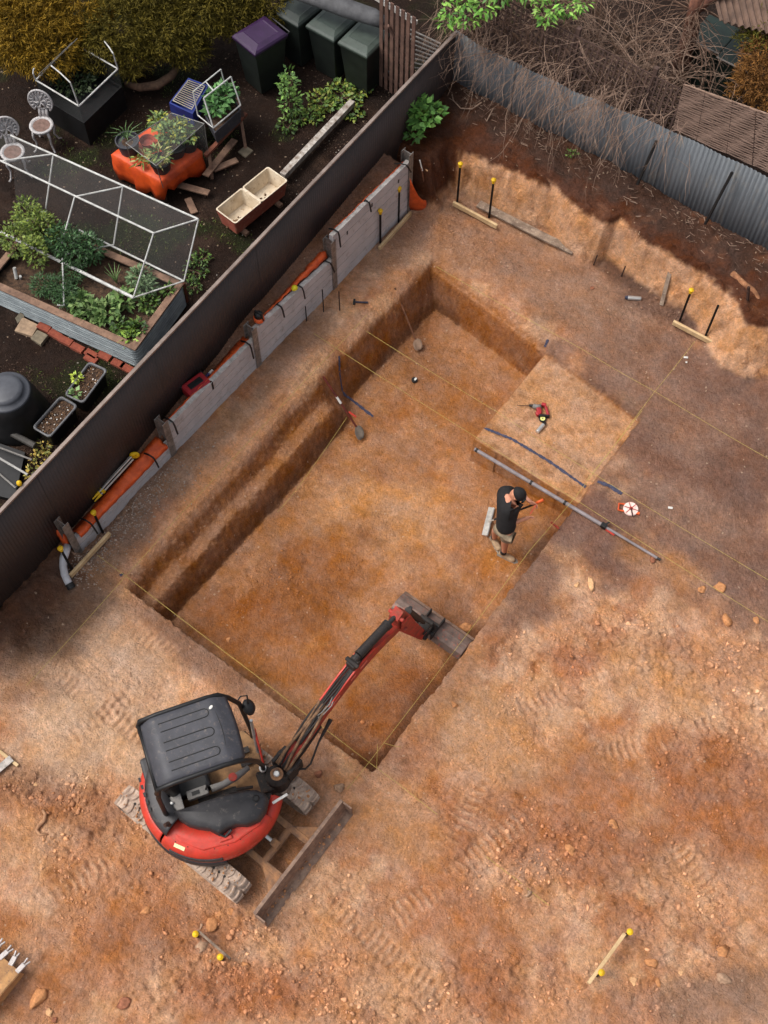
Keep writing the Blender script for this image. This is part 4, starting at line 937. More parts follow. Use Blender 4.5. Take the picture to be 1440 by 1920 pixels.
# clods of clay sitting on tracks, blade and undercarriage
cl = []
for q in range(260):
    t = random.random(); 
    if t < .45: cl.append((random.uniform(-4.85, -2.95), random.choice((1.03, 2.43))+random.uniform(-.13, .13), zg+.46+.03))
    elif t < .7: cl.append((random.uniform(-2.62, -2.45), random.uniform(.95, 2.65), .10+random.random()*.05))
    else: cl.append((random.uniform(-4.4, -3.4), random.uniform(1.25, 2.2), .41))
cl = np.array(cl); o = scatter('clay_clods', cl, .010+.02*rng.random(len(cl))**2, cols_(len(cl)), None); o.parent = ex; o.location = -ex.location; o['kind'] = 'stuff'
# ------------------------------------------------------------------ loose toothed bucket at the lower left
TANB = mat('bucket_clay_coat', (192, 146, 96), (150, 112, 78), 7, .85, .1, .3, 50, c3=(122, 96, 78))
TOOTH = mat('tooth_steel', (198, 190, 186), (160, 152, 148), 14, .5, .3, .2)
za = .20; l0 = P(-34, 1762, za); l1 = P(38, 1823, za); ld = (l1-l0).normalized(); od = Vector((ld.y, -ld.x, 0)); 
if (P(55, 1800, za)-l1).dot(od) < 0: od = -od
bu = empty('digging_bucket', (l0+l1)/2-Vector((0, 0, za)), 'clay coated toothed digging bucket lying at the lower left corner', 'bucket')
Lb = (l1-l0).length; wa = l1-ld*1.0
mb = MB(); pr = [(0, za), (-.20, za+.05), (-.42, za+.07), (-.62, za+.02), (-.74, za-.06), (-.78, za-.17)]
G = [[l1+od*o+Vector((0, 0, z-za)) for o, z in pr], [l1-ld*1.0+od*o+Vector((0, 0, z-za)) for o, z in pr]]
mb.grid(G); mb.build('shell', TANB, bu, solid=.02)
mb = MB(); n = len(pr)
for off in (0,): q = [l1-ld*off+od*o+Vector((0, 0, z-za)) for o, z in pr]; q2 = [Vector((v.x, v.y, .0)) for v in q]; mb.grid([q, q2])
mb.build('side_plate', TANB, bu, solid=.02)
for (tx, ty, bx_, by_) in ((55, 1799, 37, 1817), (34, 1784, 23, 1803), (24, 1775, 5, 1792), (8, 1762, -8, 1778)):
    t_ = P(tx, ty, za-.02); b_ = P(bx_, by_, za+.01); d = (t_-b_); s_ = Vector((-d.y, d.x, 0)).normalized(); d.z = 0; d.normalize(); m_ = b_.lerp(t_, .5)
    mb = MB(); mb.beam(b_-d*.05, m_, .062, .045); mb.beam(m_-d*.01+s_*.012, t_+s_*.028, .022, .03); mb.beam(m_-d*.01-s_*.012, t_-s_*.028-d*.01, .022, .03)
    mb.build('tooth', TOOTH, bu, bevel=.005, seg=1)
# ------------------------------------------------------------------ the worker in the dig
SKIN = mat('skin', (196, 138, 110), (176, 118, 92), 14, .55, spec=.35)
TEE = mat('black_tee', (28, 26, 27), (18, 17, 18), 18, .85, 0, .2, 60)
KHAKI = mat('khaki_cloth', (146, 128, 104), (112, 98, 80), 16, .9, 0, .3, 80)
BOOT = mat('tan_boot', (176, 148, 116), (140, 114, 88), 14, .8)
SOCK = mat('dark_sock', (34, 30, 30), (24, 22, 22), 20, .9)
def skinned(name, pts, edges, rad, m, par, sub=2, root=0):
    me = bpy.data.meshes.new(name); og = origin_of(par); me.from_pydata([tuple(Vector(p)-og) for p in pts], edges, []); me.materials.append(m)
    o = bpy.data.objects.new(name, me); COL.objects.link(o); o.parent = par; o.location = (0, 0, 0)
    md = o.modifiers.new('skin', 'SKIN'); md.use_smooth_shade = True
    for i, v in enumerate(me.skin_vertices[0].data):
        r = rad[i]; v.radius = r if hasattr(r, '__len__') else (r, r); v.use_root = (i == root)
    if sub: s_ = o.modifiers.new('sub', 'SUBSURF'); s_.levels = sub; s_.render_levels = sub
    return o
FLP = gz(-3.15, 7.35)
def J(x, y, h): return P(x, y, FLP+h)
j = dict(rank=J(945, 1038, .10), rknee=J(947, 1016, .50), rhip=J(953, 999, .90), lank=J(926.7, 1010, .10), lknee=J(929, 994, .48), lhip=J(944, 990, .90), pel=J(949, 993, .97),
         waist=J(949, 978, 1.10), chest=J(951, 955, 1.30), neckb=J(954, 938, 1.45), neck=J(959, 933, 1.50), rsh=J(962, 950, 1.40), rel=J(957, 982, 1.13), rwr=J(983, 973, 1.14), lsh=J(947, 922, 1.42), lel=J(974, 921, 1.20), lwr=J(993, 941, 1.17), head=J(970, 927, 1.60))
pr_ = empty('person', Vector((j['pel'].x, j['pel'].y, FLP)), 'man in black tee shirt, cap and khaki shorts standing in the dig looking down', 'person')
# facing
fc = Vector((.93, .37, 0)).normalized(); sdv = Vector((fc.y, -fc.x, 0))   # sdv = his right
hd = j['head']; tilt = (fc*.62+Vector((0, 0, -.78))).normalized(); upv = (fc*.78+Vector((0, 0, .62))).normalized()   # face looks along tilt
keys = ['pel', 'waist', 'chest', 'neckb', 'neck', 'head', 'rsh', 'rel', 'rwr', 'lsh', 'lel', 'lwr', 'rhip', 'rknee', 'rank', 'lhip', 'lknee', 'lank']
pts = [j[k] for k in keys]; ix = {k: i for i, k in enumerate(keys)}
E_ = [('pel', 'waist'), ('waist', 'chest'), ('chest', 'neckb'), ('neckb', 'neck'), ('neck', 'head'), ('neckb', 'rsh'), ('rsh', 'rel'), ('rel', 'rwr'), ('neckb', 'lsh'), ('lsh', 'lel'), ('lel', 'lwr'), ('pel', 'rhip'), ('rhip', 'rknee'), ('rknee', 'rank'), ('pel', 'lhip'), ('lhip', 'lknee'), ('lknee', 'lank')]
rad = {'pel': .115, 'waist': .12, 'chest': .145, 'neckb': .085, 'neck': .058, 'head': .085, 'rsh': .062, 'rel': .042, 'rwr': .030, 'lsh': .062, 'lel': .042, 'lwr': .030, 'rhip': .092, 'rknee': .062, 'rank': .040, 'lhip': .092, 'lknee': .062, 'lank': .040}
edges = [(ix[a], ix[b]) for a, b in E_]; rl = [rad[k] for k in keys]
# calves get a mid point; hands: palm and five separate fingers each
def addp(p, r, frm): pts.append(p); rl.append(r); edges.append((frm, len(pts)-1)); return len(pts)-1
def hand(wr, el, tgt, thumb_side, curl):
    d = (tgt-j[wr]).normalized(); n = d.cross(thumb_side).normalized(); s_ = n.cross(d).normalized()
    palm = addp(j[wr]+d*.055, (.038, .018), ix[wr])
    for q in range(4):
        b = j[wr]+d*.088+s_*(.030-.020*q); L = (.040, .045, .042, .034)[q]
        a0 = addp(b, .0095, palm); c1 = addp(b+d*L*.8+n*curl*L*.5, .0088, a0); addp(b+d*L*1.3+n*curl*L*1.5, .0078, c1)
    t0 = addp(j[wr]+d*.035+s_*.034, .0115, ix[wr]); t1 = addp(j[wr]+d*.062+s_*.055+n*.01, .0105, t0); addp(j[wr]+d*.085+s_*.052+n*curl*.03, .009, t1)
hand('rwr', 'rel', J(997, 969, 1.14), Vector((0, 0, 1)), .55)
hand('lwr', 'lel', J(1004, 946, 1.16), Vector((0, 0, 1)), .8)
body = skinned('body', pts, edges, rl, SKIN, pr_)
# head details
hm = MB(); R3 = Matrix((tilt, sdv*-1, upv)).transposed()   # x = face direction, y = left, z = crown
G = []
for i in range(13):
    t = math.pi*i/12; row = []
    for k in range(20):
        a = 2*math.pi*k/20; x = .104*math.sin(t)*math.cos(a); y = .082*math.sin(t)*math.sin(a); z = .128*math.cos(t)
        if z < 0: x *= 1-.25*(-z/.12); y *= 1-.22*(-z/.12); x += .012*(-z/.12)
        row.append(hd+R3@Vector((x, y, z-.01)))
    G.append(row)
hm.grid(G, closed=True); hm.tube([hd+R3@Vector((.094, 0, .015)), hd+R3@Vector((.112, 0, -.02)), hd+R3@Vector((.108, 0, -.032))], [.008, .014, .012], 8)
for sg in (-1, 1): hm.lathe([(.004, -.012), (.022, -.006), (.024, .004), (.012, .010)], 10, hd+R3@Vector((-.005, sg*.078, -.01)), R3@Matrix.Rotation(R_(90), 3, 'X'), sx=.8, sy=1.2)
hm.tube([hd+R3@Vector((.088, -.022, -.068)), hd+R3@Vector((.094, 0, -.067)), hd+R3@Vector((.088, .022, -.068))], .006, 6)
he = hm.build('head', SKIN, pr_, smooth=True)
for sg in (-1, 1): MB().lathe([(.0, -.01), (.010, -.005), (.010, .004), (.0, .009)], 8, hd+R3@Vector((.086, sg*.032, .012)), R3).build('eye', WHITE, he)
mb = MB(); G = []
for i in range(10):
    t = math.pi*.5*i/9*.86+.0; row = []
    for k in range(24): a = 2*math.pi*k/24; row.append(hd+R3@Vector((.122*math.sin(t*1.12)*math.cos(a)-.006, .100*math.sin(t*1.12)*math.sin(a), .142*math.cos(t*1.05)-.004)))
    G.append(row)
mb.grid(G, closed=True); cp = mb.build('cap', TEE, pr_, smooth=True, solid=.004)
mb = MB(); G = []
for i in range(5):
    u = i/4; G.append([hd+R3@Vector((.085+.085*u*math.cos(a*.9), .082*math.sin(a), .040-.012*u-.012*math.cos(a)*0-.02*abs(math.sin(a))*u)) for a in np.linspace(-1.35, 1.35, 13)])
mb.grid(G); mb.build('brim', TEE, cp, smooth=True, solid=.005)
mb = MB(); mb.tube([hd+R3@Vector((.02, .089, .045)), hd+R3@Vector((.085, .070, .058)), hd+R3@Vector((.120, .03, .064)), hd+R3@Vector((.120, -.03, .064)), hd+R3@Vector((.085, -.070, .058)), hd+R3@Vector((.02, -.089, .045))], [.006, .010, .014, .014, .010, .006], 8, squash=.5); mb.build('sunglasses', mat('lens_teal', (74, 96, 94), (20, 24, 26), 30, .25), cp)
# clothes
tp = [j['pel']+Vector((0, 0, -.075)), j['waist'], j['chest'], j['neckb']-Vector((0, 0, .02)), j['rsh'], j['rsh'].lerp(j['rel'], .70), j['lsh'], j['lsh'].lerp(j['lel'], .6)]
skinned('tee_shirt', tp, [(0, 1), (1, 2), (2, 3), (3, 4), (4, 5), (3, 6), (6, 7)], [.172, .160, .180, .10, .115, .105, .115, .105], TEE, pr_)
sh = [j['pel']+Vector((0, 0, .06)), j['pel']-Vector((0, 0, .04)), j['rhip'], j['rhip'].lerp(j['rknee'], .72), j['lhip'], j['lhip'].lerp(j['lknee'], .72)]
skinned('shorts', sh, [(0, 1), (1, 2), (2, 3), (1, 4), (4, 5)], [.17, .165, .13, .098, .13, .098], KHAKI, pr_)
for a, hx in (('rank', Vector((.97, .16, 0))), ('lank', Vector((.80, -.42, 0)))):
    hx.normalize(); p = j[a].copy(); p.z = FLP
    b = skinned('boot', [p-hx*.055+Vector((0, 0, .052)), p+hx*.03+Vector((0, 0, .052)), p+hx*.13+Vector((0, 0, .044)), p+hx*.20+Vector((0, 0, .038)), p+Vector((0, 0, .12))-hx*.02], [(0, 1), (1, 2), (2, 3), (0, 4)], [(.050, .048), (.050, .05), (.056, .044), (.046, .036), .055], BOOT, pr_)
    MB().prism([tuple((p+hx*f+Vector((-hx.y, hx.x, 0))*s_)[:2]) for f, s_ in ((-.10, -.036), (.0, -.04), (.12, -.05), (.21, -.042), (.245, -.01), (.245, .01), (.21, .042), (.12, .05), (0, .04), (-.10, .036))], FLP, FLP+.022).build('sole', mat('sole', (150, 140, 126), (110, 100, 90), 20, .8), b, bevel=.006)
    MB().tube([p+Vector((0, 0, .13))-hx*.015, p+Vector((0, 0, .20))-hx*.012], [.052, .050], 14).build('sock', SOCK, pr_, smooth=True)
# what he holds: orange folding rule, and the rake behind him
o = MB().beam(J(994, 964, 1.18), J(1002, 951, 1.20), .022, .008).beam(J(1002, 951, 1.20), J(1005, 947, 1.205), .026, .010).build('folding_rule', mat('rule_orange', (214, 98, 66), (190, 80, 52), 30, .6)); tag(o, 'small orange folding rule held between the hands of the man', 'rule')
rk = empty('levelling_rake', P(917, 978, FLP), 'long handled aluminium levelling rake standing behind the man in the dig', 'rake')
ALU = mat('aluminium', (206, 200, 190), (164, 158, 150), 9, .4, .6, .1)
pa, pb = P(922, 952, FLP+.05), P(909, 1004, FLP+.05)
MB().beam(pa, pb, .10, .02).beam(pa+Vector((.03, 0, .02)), pb+Vector((.03, 0, .02)), .02, .05).build('rake_head', ALU, rk)
hE = J(1003, 945, 1.10); hS = P(917, 978, FLP+.07)
MB().tube([hS, hS.lerp(hE, .12)], .014, 8).build('socket', ALU, rk)
MB().tube([hS.lerp(hE, .12), hE], .0155, 8).build('handle', BLK, rk)
MB().tube([J(1004, 944, 1.11), J(1019, 937, 1.18)], [.02, .024], 10).build('grip', ORANGE, rk, smooth=True)
# ------------------------------------------------------------------ tools
def tubeobj(name, pts, r, m, label, cat, **k): o = MB().tube(pts, r, 10).build(name, m, **k); return tag(o, label, cat)
# telescopic pole across the dig's edge
tp_ = empty('telescopic_pole', P(1062, 948, .03), 'long grey telescopic pole lying across the right edge of the dig above the worker', 'pole')
POLE = mat('pole_grey', (140, 130, 130), (112, 104, 104), 6, .6, .0, .05)
pA, pM, pZ = P(890, 842, -.02), P(1132, 986, .05), P(1232, 1046, .04)
MB().tube([pA, pM], .030, 14).build('outer_tube', POLE, tp_); MB().tube([pM, pZ], .021, 12).build('inner_tube', POLE, tp_)
for t, r_ in ((.0, .029), (.44, .031), (.70, .031)):
    c = pA.lerp(pM, t if t else .01); MB().tube([c, c+(pM-pA).normalized()*.035], r_+.006, 14).build('collar', BLK, tp_)
MB().box(pM, (.09, .07, .08)).tube([pM+Vector((0, 0, 0)), pM+Vector((.04, .10, .03))], .015, 8).build('clamp', BLK, tp_, bevel=.01)
MB().tube([pZ, pZ+(pZ-pM).normalized()*.06], .02, 8).build('tip', BLK, tp_)
o = MB().tube([gp(1136, 992, .03), gp(1152, 1003, .02)], [.02, .018], 8).build('hand_clamp', RED); tag(o, 'small red handled clamp on the ground beside the pole', 'clamp')
pp_ = [P(1034, 980, -.25), P(1047, 990, .03)]
o = MB().tube([pp_[0], pp_[1]], [.018, .015], 8).build('hand_tool', REDM); tag(o, 'small black and red tool stuck in the right wall of the dig', 'tool')
# shovels
def shovel(a, b, blade, label, hm_, band=None, rk_=False, head=STEEL):
    rt = empty('shovel', b, label, 'shovel', 'shovels left in the dig'); d = (b-a).normalized(); x = d.cross(Vector((0, 0, 1))).normalized(); n_ = x.cross(d)
    MB().tube([a, a.lerp(b, .5), b], [.019, .018, .017], 8).build('handle', hm_, rt)
    if band: MB().tube([a.lerp(b, band), a.lerp(b, band+.13)], .021, 10).build('white_band', WHITE, rt)
    mb = MB(); G = []
    for i in range(6):
        u = i/5; w_ = (.04, .075, .085, .085, .075, .03)[i]; G.append([b+(blade-b)*u+x*w_*s_*1.0+n_*(.02*s_*s_) for s_ in (-1, -.5, 0, .5, 1)])
    mb.grid(G); mb.build('blade', head, rt, smooth=True, solid=.006); return rt
shovel(P(740, 540, .0), P(779, 636, -.72), P(786, 656, -.80), 'shovel with brown wooden handle leaning on the back left wall of the dig', mat('brown_handle', (128, 84, 56), (92, 58, 40), 8, .7), head=mat('dusty_blade', (150, 122, 100), (120, 96, 78), 9, .8))
sv = shovel(P(606, 706, .02), P(668, 800, -.72), P(678, 823, -.80), 'shovel with dark red handle and white band leaning on the bench of the dig', mat('red_brown_handle', (110, 44, 32), (76, 30, 24), 8, .6), .40, head=mat('dull_blade', (112, 100, 88), (84, 74, 66), 9, .8))
mb = MB(); mb.tube([P(654, 772, -.50), P(668, 782, -.55)], .018, 8); mb.build('red_hand_grip', RED, sv)
tubeobj('spray_can', [gp(1177, 558, .035), gp(1202, 560, .035)], [.036, .036], SILV, 'silver spray can lying near the foot of the bank', 'can', bevel=.006); 
o = bpy.data.objects['spray_can']; MB().tube([gp(1172, 557.5, .035), gp(1177.5, 558, .035)], [.026, .034], 12).build('cap', mat('navy_cap', (48, 54, 74), (34, 38, 54), 10, .5), o)
rl_ = MB().lathe([(.045, 0), (.052, .01), (.052, .035), (.045, .045)], 20, gp(777, 714)).build('marker_roll', BLK); tag(rl_, 'small black roll with a white side on the floor of the dig', 'roll')
MB().lathe([(.03, .045), (.03, .052)], 16, gp(778, 713)+Vector((.01, 0, 0)), sx=.6).build('white_disc', WHITE, rl_)
hm2 = MB(); a, b = gp(664, 566, .03), gp(690, 567, .03); hm2.tube([a, b], [.013, .017], 8); hh = hm2.build('claw_hammer', mat('navy_grip', (40, 42, 72), (24, 24, 34), 12, .5)); tag(hh, 'hammer with navy grip lying between wall and dig', 'hammer')
dv = (b-a).normalized(); sx_ = Vector((-dv.y, dv.x, 0)); MB().beam(a+sx_*.055, a-sx_*.05, .035, .035).build('hammer_head', BLK, hh, bevel=.006)
# tool box, marker can, laser, ball, tripod
zt = .60; c = P(366, 724, zt+.12); rz = Matrix.Rotation(R_(80), 3, 'Z'); c.x = -8.13; c.y = P(366, 724, zt+.1).y
TR = mat('tool_red', (168, 40, 46), (136, 30, 36), 8, .5); tb = empty('tool_box', Vector((c.x, c.y, zt)), 'red and black site radio box on the soil strip behind the wall', 'tool box')
MB().box((c.x, c.y, zt+.10), (.40, .26, .20), rz).build('case', TR, tb, bevel=.03)
MB().box((c.x-.01, c.y, zt+.205), (.24, .10, .02), rz).build('lid_panel', BLK, tb, bevel=.008)
mb = MB()
for sa in (-1, 1):
    for sb_ in (-1, 1): v = rz@Vector((sa*.185, sb_*.12, 0)); mb.box((c.x+v.x, c.y+v.y, zt+.09), (.06, .05, .2), rz)
mb.build('corner_guards', BLK, tb, bevel=.012); v = rz@Vector((-.0, -.14, 0)); MB().box((c.x+v.x, c.y+v.y, zt+.09), (.12, .02, .09), rz).build('front_panel', RED, tb, bevel=.01)
q0, q1 = P(386, 707, zt+.05), P(399, 694, zt+.08); o = MB().tube([q0, q0.lerp(q1, .5)], .026, 12).build('marking_can', mat('blue_can', (44, 46, 110), (34, 34, 88), 10, .4)); tag(o, 'blue and white marking can beside the red box behind the wall', 'can')
MB().tube([q0.lerp(q1, .5), q1], .025, 12).build('white_sleeve', WHITE, o)
lc = Vector((-8.02, 7.63, .98)); ls = empty('laser_level', lc, 'orange and black laser level standing on the wall beside the third post', 'laser level')
MB().lathe([(.075, 0), (.09, .02), (.09, .07), (.07, .09)], 8, lc, Matrix.Rotation(.4, 3, 'Z')).build('body', ORANGE, ls, bevel=.01); MB().lathe([(.062, .085), (.07, .10), (.066, .16), (.05, .18), (.03, .185)], 16, lc).build('head', BLK, ls, bevel=.006)
MB().tube([lc+Vector((-.09, 0, .05)), lc+Vector((-.06, 0, .2)), lc+Vector((.06, 0, .2)), lc+Vector((.09, 0, .05))], .011, 8).build('handle', BLK, ls)
mb = MB(); G = []
bc = Vector((P(552, 540, .95).x, P(552, 540, .95).y, .95)); 
for i in range(9):
    t = math.pi*i/8; G.append([bc+Vector((.05*math.sin(t)*math.cos(a)*(1+.08*math.sin(a*3)), .055*math.sin(t)*math.sin(a), .045*math.cos(t))) for a in np.linspace(0, 2*math.pi, 15)[:-1]])
o = mb.grid(G, closed=True).build('ball', mat('lime_yellow', (226, 214, 40), (204, 188, 24), 20, .6), smooth=True); tag(o, 'bright yellow ball on the orange sheet of the wall', 'ball')
tr_ = empty('tripod', P(214, 900, .45), 'folded surveying tripod with silver legs and yellow ends behind the lowest panel', 'tripod')
ta, tb2 = P(176, 936, .44), P(252, 853, .56)
td = (tb2-ta).normalized(); tx = td.cross(Vector((0, 0, 1))).normalized()
for q in (-1, 0, 1):
    of = tx*.032*q+Vector((0, 0, .03 if q == 0 else 0)); MB().tube([ta+of+td*.10, tb2+of-td*.06], .015, 10).build('leg', ALU, tr_)
    MB().tube([ta+of-td*.02, ta+of+td*.12], [.008, .024], 8).build('foot', YEL, tr_)
MB().lathe([(.06, -.02), (.075, -.01), (.075, .02), (.05, .03)], 12, tb2, Matrix.Rotation(R_(90), 3, 'X')@Matrix.Rotation(.8, 3, 'Y')).build('head', YEL, tr_, bevel=.006); MB().tube([ta.lerp(tb2, .2)-tx*.05, ta.lerp(tb2, .2)+tx*.05], .028, 10).build('clamp_band', YEL, tr_)
# pale pipe bend
pb_ = MB(); pts = [gp(x, y, h) for x, y, h in ((127, 1022, .10), (123, 1034, .09), (119, 1048, .08), (118.5, 1062, .07), (121, 1076, .06), (127, 1090, .05), (131, 1097, .05))]
o = pb_.tube(pts, [.060, .060, .058, .056, .056, .055, .055], 16).build('drain_pipe', mat('pvc_pale', (196, 196, 200), (170, 170, 172), 8, .45), smooth=True); tag(o, 'pale grey bent drain pipe with black end by the nearest post', 'pipe')
MB().tube([pts[-2].lerp(pts[-1], .6), pts[-1]+(pts[-1]-pts[-2])*.9], .062, 16).build('end_cap', BLK, o)
# rotary drill, tape roll, can on the ledge
zl = gz(-4, 9.5); dr_ = empty('hammer_drill', P(1012, 768, zl), 'red rotary hammer drill with long bit lying on the clay ledge', 'drill')
def L3(x, y, h=.04): return P(x, y, zl+h)
MB().tube([L3(969, 760, .03), L3(992, 760.5, .04)], .006, 6).build('bit', RUST, dr_)
MB().tube([L3(992, 760, .04), L3(1000, 761, .05)], [.018, .026], 10).build('chuck', BLK, dr_)
MB().tube([L3(999, 761, .05), L3(1007, 763, .05), L3(1014, 762, .05)], [.034, .040, .034], 12).build('gear_case', GREYP, dr_, smooth=True)
mb = MB(); mb.beam(L3(1007, 772, .05), L3(1011, 779, .05), .075, .07); mb.beam(L3(1009, 765, .05), L3(1012, 776, .05), .07, .065); mb.beam(L3(1015, 758, .05), L3(1024, 760, .05), .055, .06); mb.build('body', TR, dr_, bevel=.014)
mb = MB(); mb.beam(L3(1023, 762, .045), L3(1028, 780, .045), .04, .045); mb.build('handle', TR, dr_, bevel=.012); MB().beam(L3(1010, 780, .04), L3(1030, 781, .04), .03, .08).build('battery', BLK, dr_, bevel=.008)
o = MB().lathe([(.052, 0), (.056, .01), (.056, .03), (.05, .036)], 18, L3(1017, 787, 0)).build('tape_roll', BLK); tag(o, 'black roll with pale yellow face between drill and spray can', 'roll'); MB().lathe([(.040, .036), (.040, .041)], 16, L3(1017, 787, 0)).build('face', mat('pale_yellow', (224, 222, 140), (196, 196, 110), 20, .6), o); MB().lathe([(.010, .041), (.010, .044)], 10, L3(1017, 787, 0)).build('hub', BLK, o)
o = MB().tube([L3(1019, 796, .035), L3(1007, 810, .035)], .033, 14).build('spray_can', SILV, bevel=.006); tag(o, 'spray can lying below the red drill on the ledge', 'can'); MB().tube([L3(1022, 792.5, .035), L3(1019, 796, .035)], [.026, .032], 12).build('cap', BLK, o)
# tape reel
rc = gp(1182, 956); re_ = empty('tape_reel', rc, 'orange open reel measuring tape lying on brown ground right of the dig', 'tape measure')
MB().lathe([(.105, .005), (.112, .01), (.112, .04), (.105, .045)], 28, rc).build('reel', mat('tape_white', (238, 214, 204), (220, 180, 168), 30, .6), re_)
mb = MB()
for q in range(6): a = q*math.pi/3+.3; mb.beam(rc+Vector((0, 0, .05)), rc+Vector((.105*math.cos(a), .105*math.sin(a), .05)), .010, .008)
mb.lathe([(.028, .046), (.028, .058)], 12, rc); mb.build('spokes', REDM, re_)
MB().beam(rc+Vector((0, 0, .058)), P(1186, 968, .06), .016, .012).build('crank', RUST, re_)
f0 = P(1172, 952, .03); f1 = P(1160, 950, .03); dd = (f1-f0).normalized(); sy_ = Vector((-dd.y, dd.x, 0)); mb = MB(); hp_ = [f0+sy_*.05, f0+sy_*.06+dd*.03, f1+sy_*.055, f1-sy_*.055, f0-sy_*.06+dd*.03, f0-sy_*.05]; mb.tube(hp_, .014, 8); mb.build('grip', ORANGE, re_); MB().beam(P(1190, 961, .03), P(1199, 963, .03), .04, .025).build('hook', ORANGE, re_)
for (x, y), l in (((1286, 670), 'largest white scrap lying below the right profile board'), ((1287, 679), 'tiny white scrap just below the bigger white scrap'), ((1257, 952), 'white scrap on brown ground right of the tape reel')):
    o = MB().box(gp(x, y, .012), (.07, .035, .012) if y != 679 else (.03, .03, .012), Matrix.Rotation(.5, 3, 'Z')).build('paper_scrap', WHITE, bevel=.004); tag(o, l, 'scrap')
# root
rt_ = [gp(80, 1519, .02), gp(85, 1527, .035), gp(82, 1540, .04), gp(73, 1548, .035), gp(68, 1557, .03), gp(75, 1565, .03), gp(90, 1564, .02)]
o = MB().tube(rt_, [.02, .024, .027, .028, .026, .022, .012], 8).build('root', mat('root_bark', (176, 134, 100), (142, 102, 74), 10, .9), smooth=True); tag(o, 'pale curved root lying on the clay at the lower left', 'root')
q = [P(1373, 512, .95), P(1395, 532, .95), P(1412, 545, .92), P(1425, 566, .85), P(1428, 575, .8)]
o = MB().tube(q, [.05, .045, .05, .04, .015], 8).build('root', mat('bank_root', (158, 108, 74), (112, 74, 50), 8, .9, c3=(190, 150, 110)), smooth=True); tag(o, 'thick torn root sticking out of the dark bank at the right', 'root')
ROCKS = [(409, 1717, .085, 'triangular tan rock above the left profile board'), (397, 1738, .135, 'largest tan rock touching the left profile board'), (378, 1736, .05, 'small square rock against the left end of the grey board'), (381, 1773, .115, 'rounded flat rock left of the grey profile board'), (433, 1711, .075, 'light rough rock at the upper right of the left rock heap'), (459, 1809, .07, 'squat rock below right of the left profile board'), (405, 1788, .05, 'narrow rock beside the lower half of the grey board'),
 (72, 1873, .17, 'broad embedded boulder near the lower left corner'), (91, 1899, .06, 'pale angular rock just right of the broad boulder'), (102, 1912, .055, 'reddish rock at the bottom edge by the broad boulder'), (236, 1882, .105, 'purplish brown rock near the bottom edge on the left'), (276, 1706, .10, 'flat orange slab of clay alone in the lower left'), (243, 1622, .05, 'round pebble sized rock below the near track'), (68, 1472, .06, 'pale rock near the left edge above the curved root'),
 (971, 1665, .085, 'round tan rock by the faint string in the near right'), (990, 1675, .085, 'greyish rock on the faint string in the near right'), (1069, 1595, .11, 'flat square rock alone in the near right clay'), (1149, 1547, .10, 'flaky rock in the middle of the right foreground'), (1221, 1804, .11, 'oval tan rock right of the near right board'), (1350, 1785, .12, 'large blunt rock near the lower right corner'), (1355, 1835, .15, 'tall grey tan boulder at the lower right'), (1232, 1842, .085, 'tan rock below the oval one at the lower right'), (1188, 1840, .07, 'flat pale rock between lower right board and tan rock'), (1277, 1824, .06, 'pale rock beside a dark hole at the lower right'), (1036, 1655, .05, 'small pale rock right of the faint string'),
 (1107, 1097, .125, 'large pale block of clay right of the dig'), (1082, 1096, .08, 'paler flat rock left of the pale clay block'), (1315, 1107, .095, 'light brown rock below the string at the right'), (1353, 1104, .115, 'long tan rock directly under the yellow string'), (1362, 1166, .13, 'wide tan rock near the right edge, mid height'), (1419, 1164, .075, 'small rock at the far right below the string'), (1225, 1050, .08, 'dark flat rock under the tip of the pole'),
 (877, 1176, .12, 'brown rock inside the dig beside the bucket'), (852, 1321, .085, 'flat stone beside the near right edge of the dig'), (597, 1452, .085, 'reddish flat rock by the far track'), (638, 1478, .13, 'grey flat slab beside the end of the dozer blade'), (545, 1617, .09, 'flat stone between the arms of the dozer blade'), (1110, 541, .055, 'dark red lump on the ground left of the spray can'), (429, 1199, .06, 'lump of clay near the foot of the near left corner'), (800, 318, .06, 'whitish stone in the dark corner soil')]
SH1, SF1 = stone_shapes(40, 2, 9, .42, .72)
for q, (x, y, s_, l) in enumerate(ROCKS):
    p = gp(x, y, 0, -.8 if l.startswith('brown rock inside') or 'near left corner' in l else 0); v = SH1[q % 40]*s_*.95; a = rng.uniform(0, 6.28); R2 = np.array([[math.cos(a), -math.sin(a), 0], [math.sin(a), math.cos(a), 0], [0, 0, 1]]); v = v@R2.T*np.array([1, 1, .8])
    v = v+.015*s_*rng.normal(size=v.shape); c = np.array(lin((178, 124, 82))) if 'dark' not in l and 'red' not in l and 'purpl' not in l else np.array(lin((136, 88, 66)))
    if 'grey' in l: c = np.array(lin((158, 128, 104)))
    if 'pale' in l or 'whit' in l: c = np.array(lin((200, 156, 114)))
    o = fast_mesh('rock', v+np.array([p.x, p.y, p.z+.08*s_]), SF1, MSTONE, c*rng.uniform(.8, 1.15, (len(v), 1)), origin=(p.x, p.y, p.z)); tag(o, l, 'rock', 'larger rocks on the site')
